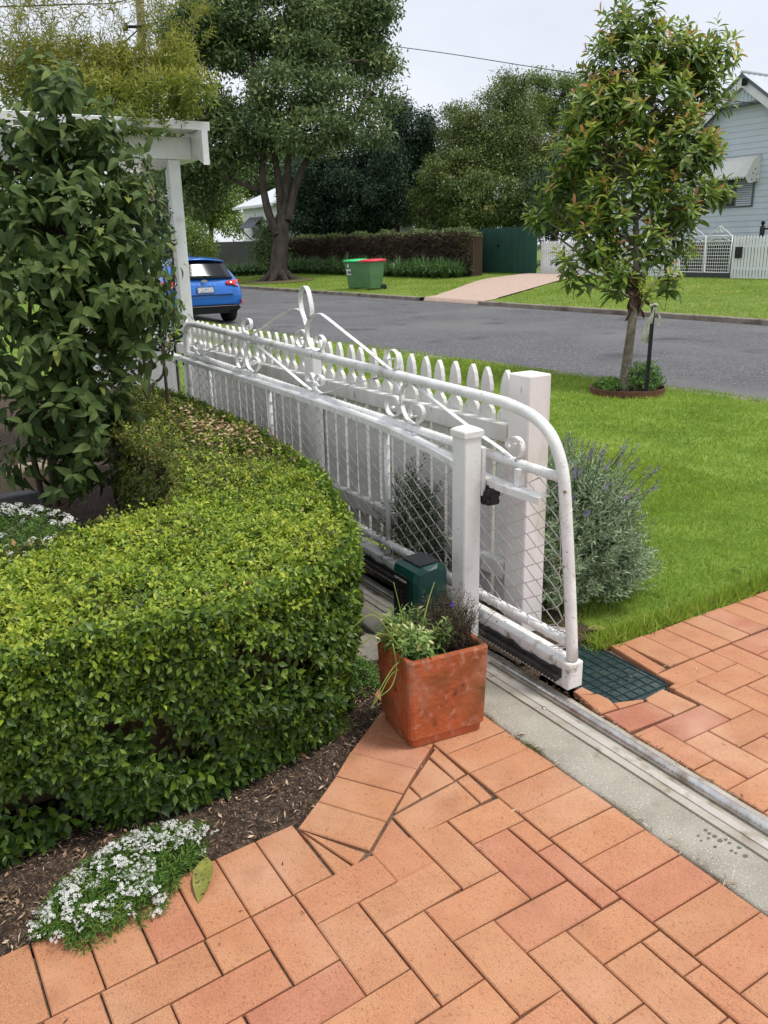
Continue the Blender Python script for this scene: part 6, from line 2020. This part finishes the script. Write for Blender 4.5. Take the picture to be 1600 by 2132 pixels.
ch_ = empty('courtyard_hedge', (23.4, 17, 0.35), 'dark green hedge seen through the white wire gates', 'hedge')
n = 5200
P0 = np.column_stack([23.25 + np.abs(rng.normal(0, 0.10, n)), rng.uniform(15.2, 19.2, n), 0.38 + 1.12 * rng.random(n)])
V, F, R = scatter(T_FLAT, P0, unit(n) + (-0.5, 0, 0.2), unit(n), rng.uniform(0.06, 0.11, n), 0.6, rng.random(n))
link('foliage', mesh_np('foliage', V, F, R), M_FAR4H, ch_)
MB().box(23.35, 23.9, 15.2, 19.2, 0.3, 1.42).build('inner_twigs', M_TWIG, ch_)

# green gate of upright boards
gg = empty('green_gate', (22.2, 26.9, 0.31), 'tall dark green board gate between the brown hedge and the white palings', 'gate')
M_GG = mat_noise('dark_green_paint', [(0.3, (0.020, 0.068, 0.050)), (0.7, (0.027, 0.084, 0.062))], 2, 5, 0.6, 0.1, 20, 0.25, rand=0.06)
k = 0; y = 24.92
while y < 28.88:
    zt = 2.18 - 0.012 * (y - 24.92)
    MB().box(22.2 + (0.006 if k % 2 else 0), 22.235, y, y + 0.196, 0.33, zt + 0.01 * math.sin(k)).build('board', M_GG, gg); y += 0.199; k += 1
MB().box(22.236, 22.29, 24.92, 28.88, 0.55, 0.66).build('rail', M_GG, gg)
MB().box(22.236, 22.29, 24.92, 28.88, 1.80, 1.90).build('rail', M_GG, gg)
MB().tube([(22.19, 27.3, 1.45), (22.15, 27.3, 1.45)], 0.05, 8).build('latch', M_TRIM, gg)
tf = empty('grey_paling_fence', (21.3, 27.2, 0.3), 'short grey weathered timber fence joining the hedge to the green gate', 'fence')
M_TIM = mat_noise('grey_timber', [(0.3, (0.12, 0.105, 0.085)), (0.7, (0.22, 0.20, 0.17))], 6, 6, 0.9, 0.4, 30, 0.2, stretch=(1, 1, 0.1), rand=0.1)
for k in range(13):
    t = k / 13
    x, y = 20.45 + t * 1.75, 26.75 + t * 2.2
    MB().prism([(x, y, 0.28), (x + 0.125, y + 0.157, 0.28), (x + 0.125, y + 0.157, 2.10), (x, y, 2.10 + random.uniform(-.02, .02))], (-0.018, 0.014, 0)).build('paling', M_TIM, tf)

# ---------------------------------------------------------------- brown trimmed hedge along the far boundary
M_BRN = mat_leaf('bare_twig', [(0.0, (0.05, 0.038, 0.028)), (0.5, (0.12, 0.088, 0.064)), (0.8, (0.18, 0.135, 0.10)), (1.0, (0.10, 0.14, 0.04))], 0.9, 0.05, 0.1)
M_FAR1 = mat_leaf('street_tree_leaf', [(0.0, (0.065, 0.109, 0.041)), (0.5, (0.138, 0.203, 0.072)), (0.85, (0.246, 0.312, 0.109)), (1.0, (0.406, 0.406, 0.131))], 0.5, 0.25, 0.3)
M_FAR2 = mat_leaf('dark_evergreen_leaf', [(0.0, (0.022, 0.048, 0.025)), (0.6, (0.053, 0.095, 0.053)), (1.0, (0.112, 0.161, 0.084))], 0.65, 0.15, 0.2)
M_FAR3 = mat_leaf('magnolia_leaf', [(0.0, (0.063, 0.098, 0.025)), (0.5, (0.133, 0.196, 0.042)), (0.8, (0.238, 0.294, 0.063)), (1.0, (0.378, 0.266, 0.112))], 0.4, 0.22, 0.45)
M_FAR4 = mat_leaf('fresh_leaf', [(0.0, (0.085, 0.144, 0.030)), (0.5, (0.169, 0.254, 0.044)), (1.0, (0.338, 0.405, 0.076))], 0.45, 0.28, 0.4)
M_AGA = mat_leaf('agapanthus_leaf', [(0.0, (0.041, 0.101, 0.027)), (0.6, (0.108, 0.209, 0.057)), (1.0, (0.297, 0.405, 0.149))], 0.4, 0.2, 0.5)

bh = empty('brown_hedge', (20.4, 35, 0.25), 'long brown twiggy hedge with green tufts on top across the road', 'hedge')
MB().prism([(20.35, 26.8, 0.2), (20.35, 45, 0.2), (20.35, 45, 2.0), (20.35, 26.8, 1.92)], (0.6, 0, 0)).build('inner_wood', M_TWIG, bh)
n = 26000
P0 = np.column_stack([20.33 - np.abs(rng.normal(0, 0.05, n)), rng.uniform(26.7, 45, n), 0.3 + 1.65 * rng.random(n)])
V, F, R = scatter(T_NARROW, P0, np.column_stack([rng.normal(-0.5, 0.5, n), rng.normal(0, 0.7, n), rng.normal(0.1, 0.8, n)]), unit(n), rng.uniform(0.12, 0.3, n), 1.0, np.clip(rng.random(n) * (0.6 + 0.4 * (np.sin(P0[:, 1] * 1.7) * np.sin(P0[:, 2] * 3 + P0[:, 1] * .6) > 0.1)), 0, 1))
link('twigs', mesh_np('twigs', V, F, R), M_BRN, bh)['kind'] = 'stuff'
n = 9000
P0 = np.column_stack([20.62 + rng.uniform(-0.36, 0.3, n), rng.uniform(26.7, 45, n), 2.0 + rng.normal(0, 0.05, n)])
P0[:, 2] += 0.08 * np.sin(P0[:, 1] * 2.3) + 0.06 * np.sin(P0[:, 1] * 5.1)
V, F, R = scatter(T_FLAT, P0, unit(n) + (0, 0, 0.4), unit(n), rng.uniform(0.07, 0.14, n), 1.0, rng.random(n))
link('top_leaves', mesh_np('top_leaves', V, F, R), M_FAR1, bh)['kind'] = 'stuff'

# agapanthus clumps, copies of a few
am = []
for k in range(4):
    n = 90
    a = rng.uniform(0, 6.283, n); lean = rng.uniform(0.15, 1.25, n)
    V, F, R = [], [], []
    for i in range(n):
        r0 = 0.10 * rng.random(); h = rng.uniform(0.35, 0.62); out_ = math.sin(lean[i]) * 0.55
        c, s = math.cos(a[i]), math.sin(a[i]); w = 0.024
        b0 = len(V)
        for t in np.linspace(0, 1, 5):
            rr = r0 + out_ * t; zz = h * (1.6 * t - 0.95 * t * t * (0.5 + lean[i] * 0.7)); ww = w * (1 - t * 0.85)
            V += [(c * rr - s * ww, s * rr + c * ww, zz), (c * rr + s * ww, s * rr - c * ww, zz)]; R += [0.2 + 0.6 * rng.random() * t] * 2
        for q in range(4):
            F.append((b0 + 2 * q, b0 + 2 * q + 1, b0 + 2 * q + 3, b0 + 2 * q + 2))
    me = mesh_np('agapanthus', np.array(V), np.array(F), np.array(R)); me.materials.append(M_AGA); am.append(me)
k = 0; y = 26.9
while y < 44:
    for row in range(2):
        x = 19.75 - 0.50 * row + random.uniform(-0.08, 0.08); yy = y + random.uniform(-0.12, 0.12) + 0.25 * row
        o = bpy.data.objects.new('agapanthus', am[k % 4]); COL.objects.link(o)
        o.location = (x, yy, float(far_z(x, yy)) - 0.01); o.rotation_euler = (0, 0, random.uniform(0, 6.28)); s = random.uniform(1.25, 1.7); o.scale = (s, s, s * random.uniform(0.9, 1.15))
        tag(o, 'strappy dark green agapanthus clump in the row along the foot of the brown hedge', 'plant', 'agapanthus row'); k += 1
    y += 0.62

# low grey wall and white cottage beyond the street tree
M_GWALL = mat_noise('charcoal_render', [(0.3, (0.10, 0.105, 0.11)), (0.7, (0.14, 0.145, 0.15))], 0.8, 6, 0.9)
gw = MB()
gw.prism([(14.8, 50.6, 0.0), (20.4, 46.8, 0.2), (20.4, 46.8, 1.98), (17.6, 48.7, 1.95), (16.9, 49.2, 1.85), (16.2, 49.7, 1.55), (14.8, 50.6, 1.3)], (0.12, 0.18, 0))
gw.build('grey_wall', M_GWALL, None, 'charcoal rendered garden wall left of the big street tree', 'wall')
ct = empty('white_cottage', (22, 50, 0.4), 'white weatherboard cottage with a pale iron roof behind the street tree', 'house')
M_CW = mat_noise('cottage_white', [(0.3, (0.72, 0.73, 0.75)), (0.7, (0.80, 0.81, 0.83))], 1, 5, 0.6, rand=0.03)
CX, CY0, CY1 = 22.0, 48.4, 53.8
z = 0.4
while z < 4.05:
    MB().prism([(CX - 0.035, CY0, z), (CX - 0.035, CY1, z), (CX, CY1, z + 0.24), (CX, CY0, z + 0.24)], (0.03, 0, 0)).build('weatherboard', M_CW, ct); z += 0.225
MB().box(CX + 0.031, CX + 8, CY0 + 0.02, CY1 - 0.02, 0.3, 4.15).build('wall', M_CW, ct)
rf = MB()
ez, rz = 4.15, 6.4
rf.add([(CX - 0.5, CY1 + 0.5, ez), (CX - 0.5, CY0 - 0.5, ez), (CX + 8.5, CY0 - 0.5, ez), (CX + 8.5, CY1 + 0.5, ez), (CX + 4, CY1 - 2.8, rz), (CX + 4, CY0 + 2.0, rz)], [(0, 4, 5, 1), (1, 5, 2), (2, 5, 4, 3), (3, 4, 0), (0, 1, 2, 3)])
rf.build('roof', mat_noise('pale_iron', [(0.3, (0.60, 0.63, 0.66)), (0.7, (0.70, 0.73, 0.76))], 2, 4, 0.4), ct)
MB().box(CX - 0.55, CX - 0.502, CY0 - 0.5, CY1 + 0.5, ez - 0.14, ez + 0.01).build('fascia', M_CW, ct)
w_ = MB().box(CX - 0.07, CX - 0.037, 51.0, 52.3, 2.2, 3.2).build('window', M_GLASS, ct)
MB().prism([(CX - 0.04, 50.6, 3.45), (CX - 0.04, 52.7, 3.45), (CX - 0.85, 52.8, 2.80), (CX - 0.85, 50.5, 2.80)], (0, 0, 0.04)).build('window_hood', M_FASCIA, w_)
for y in (50.7, 52.6):
    MB().tube(smooth_path([(CX - 0.05, y, 2.1), (CX - 0.25, y, 2.3), (CX - 0.78, y, 2.80)], 4), 0.04, 6).build('bracket', M_FASCIA, w_)
sx = at_d(846, 470, 47)
sd_ = empty('white_outhouse', (sx[0], sx[1], 0.4), 'scrap of white boarded wall showing above the brown hedge', 'shed')
z = 0.4
while z < sx[2] + 0.45:
    MB().box(sx[0] - 0.42, sx[0] + 0.42, sx[1] - 0.02 - 0.01 * (int(z * 10) % 2), sx[1], z, z + 0.178).build('weatherboard', M_CW, sd_); z += 0.18
MB().box(sx[0] - 0.40, sx[0] + 0.42, sx[1] + 0.001, sx[1] + 2, 0.4, sx[2] + 0.40).build('wall', M_CW, sd_)
MB().prism([(sx[0] - 0.5, sx[1] - 0.15, sx[2] + 0.46), (sx[0] + 0.5, sx[1] - 0.15, sx[2] + 0.46), (sx[0] + 0.5, sx[1] + 2.1, sx[2] + 0.75), (sx[0] - 0.5, sx[1] + 2.1, sx[2] + 0.75)], (0, 0, 0.05)).build('roof', M_ROOF, sd_)


# ---------------------------------------------------------------- trees
def tree(name, label, blobs, trunk, r0, r1, leaf_mat, bark, n_clump, per, csize, lsize, shell=0.45, limbs=True, group=None, tone=0.0, sag=0.0, tpl=None, flat=0.6):
    B = px_blobs(blobs)
    extra = []
    for c, r in B:
        for _ in range(9):
            u = unit(1)[0] * (1, 1, 0.9)
            k = rng.uniform(0.20, 0.42)
            extra.append((c + u * np.array(r) * rng.uniform(0.85, 1.2), tuple(q * k for q in r)))
    B0 = B; B = B + extra
    root = empty(name, trunk[0], label, 'tree', group)
    T = smooth_path(trunk, 5)
    MB().tube(T, np.linspace(r0, r1, len(T)), 10, cap=False).build('trunk', bark, root)
    if limbs:
        for c, r in B0:
            k = int(np.clip(np.argmin(np.abs(T[:, 2] - (c[2] - 0.55 * np.linalg.norm((c - T[-1])[:2]) - 0.4))), 0, len(T) - 1))
            branch_tubes(T[k], [c], r1 * 0.62, r1 * 0.18, bark, root, 'limb', 0.10, 6)
    P, U, pk2 = blob_points(B, n_clump, shell)
    tw2 = MB()
    if limbs:
        for i in range(0, len(P), 2):
            c = B[pk2[i]][0]
            tw2.tube([c, (c + P[i]) / 2 + rng.normal(0, 0.12, 3), P[i]], [r1 * 0.16, r1 * 0.11, r1 * 0.05], 4, cap=False)
        tw2.build('twigs', bark, root)['kind'] = 'stuff'
    G = np.clip(rng.normal(0, 1, (n_clump, per, 3)), -1.6, 1.6) * csize * np.array([1, 1, flat])
    pos = (P[:, None] + G).reshape(-1, 3)
    dr = (U[:, None] * 0.7 + rng.normal(0, 0.7, (n_clump, per, 3)) + (0, 0, -sag)).reshape(-1, 3)
    up = (U[:, None] * 0.6 + (0, 0, 0.8) + rng.normal(0, 0.35, (n_clump, per, 3))).reshape(-1, 3)
    v = np.clip(0.42 + tone + np.repeat(rng.normal(0, 0.20, n_clump), per) + rng.normal(0, 0.09, len(pos)), 0, 1)
    V, F, R = scatter(tpl or T_FLAT, pos, dr, up, lsize * rng.uniform(0.7, 1.3, len(pos)), 0.4, v)
    o = link('crown', mesh_np('crown', V, F, R), leaf_mat, root)
    return root


tb = np.array([15.75, 35.4, 0.09])
D1 = 38.8
tk1 = [tb - (0, 0, 0.15), tb + (0.0, 0, 0.6), at_d(585, 500, D1), at_d(588, 450, D1)]
big = tree('street_tree', 'big spreading dark green street tree on the far verge', [
    (560, 30, 38.5, 130, 70), (440, 40, 38.0, 80, 70), (690, 50, 39.5, 110, 75), (770, 130, 40, 55, 45), (650, 120, 38, 70, 40), (500, 110, 38.5, 60, 35), (395, 120, 38.5, 55, 45), (740, 40, 40, 60, 55),
    (430, 220, 38, 60, 40), (590, 190, 37.2, 80, 45), (680, 200, 37.5, 75, 40), (640, 270, 37, 110, 35), (520, 270, 38, 75, 40), (420, 320, 38, 70, 40), (740, 270, 38.5, 60, 35), (470, 340, 38.5, 60, 30), (360, 330, 39, 40, 50), (400, 400, 39.5, 55, 40), (790, 200, 39.5, 30, 40)],
    tk1, 0.44, 0.31, M_FAR1, M_BARK_DARK, 1700, 44, 0.36, 0.225, 0.45, False, tpl=T_FLAT)
# its forking limbs
F0 = at_d(588, 455, D1)
for pth, r in (([(578, 490), (556, 430), (546, 350), (560, 250), (585, 130)], 0.21), ([(586, 460), (580, 380), (568, 300), (545, 190), (520, 90)], 0.20), ([(592, 450), (598, 380), (605, 300), (640, 190), (690, 90)], 0.21), ([(600, 460), (618, 380), (650, 320), (720, 270), (770, 190)], 0.20),
               ([(548, 400), (500, 380), (455, 350), (410, 330)], 0.12), ([(552, 330), (500, 260), (450, 200), (420, 100)], 0.12), ([(640, 330), (690, 300), (740, 270)], 0.10), ([(570, 290), (620, 240), (660, 200)], 0.10), ([(640, 190), (720, 130), (780, 130)], 0.09), ([(545, 190), (470, 110), (440, 50)], 0.10)):
    q = smooth_path([at_d(u, v_, D1 - 0.2 + 0.3 * math.sin(u)) for u, v_ in pth], 6)
    MB().tube(q, np.linspace(r, r * 0.4, len(q)), 8, cap=False).build('limb', M_BARK_DARK, big)
rt_ = MB()
for k in range(7):
    a = k * 0.9 + 0.2
    rt_.tube([tb + (0.3 * math.cos(a), 0.3 * math.sin(a), 0.35), tb + (0.62 * math.cos(a), 0.62 * math.sin(a), 0.08), tb + (1.1 * math.cos(a), 1.1 * math.sin(a), -0.06)], [0.22, 0.16, 0.05], 7)
rt_.build('root_flare', M_BARK_DARK, big)
MB().add([(tb[0] + 1.6 * math.cos(a) - 0.4, tb[1] + 2.1 * math.sin(a) - 0.6, float(far_z(tb[0] + 1.6 * math.cos(a) - 0.4, 35)) + 0.022) for a in np.linspace(0, 6.283, 20, endpoint=False)], [tuple(range(20))]).build('bare_soil', mat_noise('dusty_soil', [(0.35, (0.09, 0.06, 0.035)), (0.6, (0.13, 0.11, 0.05)), (0.7, (0.12, 0.16, 0.03))], 2, 6, 0.95), kind='structure')


def trunk_for(u, v_, D, top_v, lean=0.0):
    b = at_d(u, v_, D); g = min(0.45, float(far_z(b[0], 30)))
    t = at_d(u + lean, top_v, D)
    return [np.array([b[0], b[1], g - 0.1]), (np.array([b[0], b[1], g]) + t) / 2, t]


tree('columnar_evergreen', 'dark columnar evergreen with the tallest pointed top behind the brown hedge', [(825, 300, 47, 42, 75), (828, 235, 47, 22, 30), (815, 400, 47, 60, 80), (845, 350, 47.5, 40, 60)], trunk_for(825, 560, 47, 260), 0.25, 0.08, M_FAR2, M_BARK_DARK, 900, 44, 0.30, 0.17, 0.25, False, sag=0.7, flat=1.0)
tree('columnar_evergreen', 'narrow dark evergreen right of the tallest one', [(880, 310, 47, 28, 60), (882, 255, 47, 14, 25), (885, 380, 47.5, 40, 60)], trunk_for(880, 560, 47, 270), 0.2, 0.07, M_FAR2, M_BARK_DARK, 450, 44, 0.28, 0.16, 0.25, False, sag=0.7, flat=1.0)
tree('dark_evergreen', 'broad black green tree right of the street trunk', [(690, 400, 49, 75, 70), (760, 420, 48, 70, 70), (650, 440, 49, 45, 50), (720, 340, 49, 70, 60), (770, 350, 49, 50, 70), (640, 370, 50, 40, 50), (800, 465, 48, 60, 30), (700, 470, 49, 80, 30), (640, 475, 49, 50, 25)], trunk_for(720, 560, 49, 400), 0.3, 0.12, M_FAR2, M_BARK_DARK, 1500, 46, 0.36, 0.19, 0.2, False, tone=-0.12, sag=0.4)
tree('garden_tree', 'round olive green tree rising above the green gate', [(1055, 215, 44.5, 60, 50), (1000, 290, 43.5, 75, 60), (1075, 300, 43.5, 70, 60), (960, 260, 44.5, 40, 40), (1130, 330, 44, 60, 50)], trunk_for(1060, 560, 44, 260), 0.28, 0.14, M_FAR3, M_BARK, 1200, 46, 0.27, 0.135, 0.30)
tree('garden_tree', 'bronze tinged magnolia mass above the end of the brown hedge', [(960, 400, 42.5, 70, 60), (1030, 420, 41.5, 80, 55), (915, 440, 43.5, 50, 45), (1085, 430, 41, 60, 45), (920, 370, 43.5, 40, 45), (1040, 345, 43, 60, 35), (965, 340, 43.5, 50, 35), (1110, 370, 42.5, 50, 35), (1000, 452, 42, 60, 22), (1080, 452, 41.5, 50, 20), (930, 456, 43.5, 45, 20), (890, 430, 44.5, 30, 40)], trunk_for(990, 560, 42.5, 400), 0.25, 0.12, M_FAR3, M_BARK, 1700, 46, 0.25, 0.14, 0.30, tone=-0.06)
tree('garden_tree', 'bright green tree with bare forked limbs left of the young tree', [(1170, 200, 47, 55, 45), (1120, 240, 47, 40, 35), (1120, 175, 47, 25, 28), (1190, 280, 47, 50, 45), (1240, 230, 48, 50, 60), (1250, 330, 47, 60, 50)], trunk_for(1155, 540, 47, 240), 0.26, 0.12, M_FAR4, M_BARK_DARK, 900, 46, 0.27, 0.135, 0.35, tone=-0.02)
tree('garden_tree', 'dark bushy tree low behind the young tree and palings', [(1180, 410, 41, 80, 60), (1290, 400, 41, 70, 60), (1240, 450, 40, 70, 40), (1140, 450, 40, 45, 40)], trunk_for(1200, 560, 41, 430), 0.2, 0.10, M_FAR2, M_BARK_DARK, 800, 44, 0.30, 0.15, 0.3, False, tone=0.1)
tree('garden_tree', 'yellow green tree beyond the grey wall left of the cottage', [(430, 440, 62, 45, 35), (470, 420, 62, 40, 35), (405, 400, 63, 40, 40), (490, 470, 61, 30, 25)], trunk_for(440, 560, 62, 430), 0.25, 0.12, M_FAR4, M_BARK_DARK, 420, 30, 0.5, 0.26, 0.3, False)
tree('garden_tree', 'tall mid green tree behind the arbour post', [(380, 340, 66, 60, 60), (330, 400, 66, 60, 60), (450, 360, 68, 60, 40), (300, 310, 67, 60, 60), (260, 420, 65, 60, 60)], trunk_for(350, 560, 66, 380), 0.3, 0.15, M_FAR4, M_BARK_DARK, 620, 30, 0.6, 0.30, 0.3, False, tone=-0.15)
tree('garden_tree', 'distant dark green tree above the cottage roof', [(560, 350, 75, 70, 50), (500, 370, 76, 50, 40), (620, 360, 76, 60, 50), (560, 290, 76, 60, 50)], trunk_for(560, 560, 75, 380), 0.3, 0.15, M_FAR1, M_BARK_DARK, 480, 30, 0.7, 0.34, 0.3, False, tone=-0.1)
for lab, blobs in (('olive bush spilling over the left end of the grey wall', [(400, 500, 47, 45, 30), (370, 480, 47, 40, 35), (430, 520, 46.5, 18, 18)]), ('dark bush at the foot of the street tree by the cottage', [(560, 495, 43, 15, 28), (552, 522, 43, 18, 22), (570, 530, 42.5, 22, 20)])):
    B = px_blobs(blobs)
    root = empty('bush', (B[0][0][0], B[0][0][1], 0.2), lab, 'bush')
    P, U, _ = blob_points(B, 170, 0.35)
    n = 34
    pos = (P[:, None] + rng.normal(0, 0.22, (len(P), n, 3))).reshape(-1, 3)
    V, F, R = scatter(T_FLAT, pos, unit(len(pos)) + (0, 0, 0.2), unit(len(pos)), 0.15, 0.5, np.clip(rng.normal(0.45, 0.2, len(pos)), 0, 1))
    link('foliage', mesh_np('foliage', V, F, R), M_FAR4 if 'olive' in lab else M_FAR1, root)
    c = B[0][0]
    MB().tube([(c[0], c[1], 0.1), (c[0], c[1], c[2])], [0.08, 0.04], 6).build('stem', M_BARK_DARK, root)
for k in range(7):
    c = at_d(470 + 14 * k, 556 - 0.5 * k, 45.5)
    o = bpy.data.objects.new('agapanthus', am[k % 4]); COL.objects.link(o)
    o.location = (c[0], c[1], float(far_z(c[0], c[1])) - 0.01); o.rotation_euler = (0, 0, k * 1.3); o.scale = (1.5, 1.5, 1.3)
    tag(o, 'agapanthus clump at the foot of the grey wall left of the street tree', 'plant', 'agapanthus by the grey wall')
# hedges and trees of the gardens on our own side, behind the shrubs on the left
tree('garden_tree', 'pale green tree far down the near side behind the big leaved shrub', [(60, 420, 30, 120, 90), (200, 470, 31, 110, 80), (-60, 520, 30, 120, 110), (120, 560, 29, 120, 60), (260, 540, 30, 70, 60)], [np.array([-1.5, 27, -0.1]), np.array([-1.5, 27, 1.0]), at_d(100, 470, 30)], 0.25, 0.12, M_FAR4, M_BARK_DARK, 620, 34, 0.40, 0.18, 0.3, False)
# far verge tufts
V, F, R = merge([blades(90000, 13.6, 22.3, 8, 40, 0.055, 0.30, True)])
tag(link('verge_grass', mesh_np('verge_grass', V, F, R), M_GRASS), 'green grass verge on the far side of the road', 'grass', None, 'stuff')

# ---------------------------------------------------------------- pole and wires
pole = empty('utility_pole', at_d(312, 540, 29) * (1, 1, 0) + (0, 0, -0.1), 'weathered timber utility pole rising behind the creeper', 'pole')
pb, pt_ = at_d(318, 520, 29), at_d(288, -60, 29)
MB().tube([pb * (1, 1, 0) + (0, 0, -0.1), pb, pt_], [0.17, 0.165, 0.14], 12).build('shaft', mat_noise('pole_timber', [(0.3, (0.14, 0.105, 0.075)), (0.7, (0.26, 0.205, 0.15))], 5, 7, 0.9, 0.5, 30, stretch=(1, 1, 0.1)), pole)
MB().tube([at_d(262, 55, 28.8), at_d(290, 55, 28.8), at_d(320, 50, 28.8)], 0.05, 6).build('bracket', M_TRIM, pole)
MB().tube([at_d(262, 48, 28.8), at_d(262, 62, 28.8)], [0.06, 0.09], 8).build('insulator', M_TRIM, pole)
MB().tube([at_d(287, 62, 28.8), at_d(245, 100, 28.8)], 0.025, 5).build('stay', M_TRIM, pole)
for lab, pth, r in (('thin overhead wire crossing the sky toward the right hand house', [(822, 96, 33), (940, 112, 32), (1060, 131, 31), (1220, 157, 30), (1420, 195, 29.3), (1570, 215, 28.9)], 0.014),
                    ('thick overhead cable across the top left corner', [(-60, 15, 16), (80, 11, 18), (160, 8, 20), (240, 5, 23), (290, -10, 28.8)], 0.016),
                    ('overhead cable in front of the street tree crown', [(300, 95, 28.8), (400, 70, 28), (520, 40, 27), (640, -5, 26), (760, -60, 25)], 0.012),
                    ('higher overhead cable in front of the street tree crown', [(300, 52, 28.8), (360, 35, 28), (430, 5, 27), (500, -40, 26)], 0.014)):
    q = smooth_path([at_d(u, v_, D) for u, v_, D in pth], 6)
    MB().tube(q, r, 5).build('overhead_wire', M_TRIM, None, lab, 'wire')
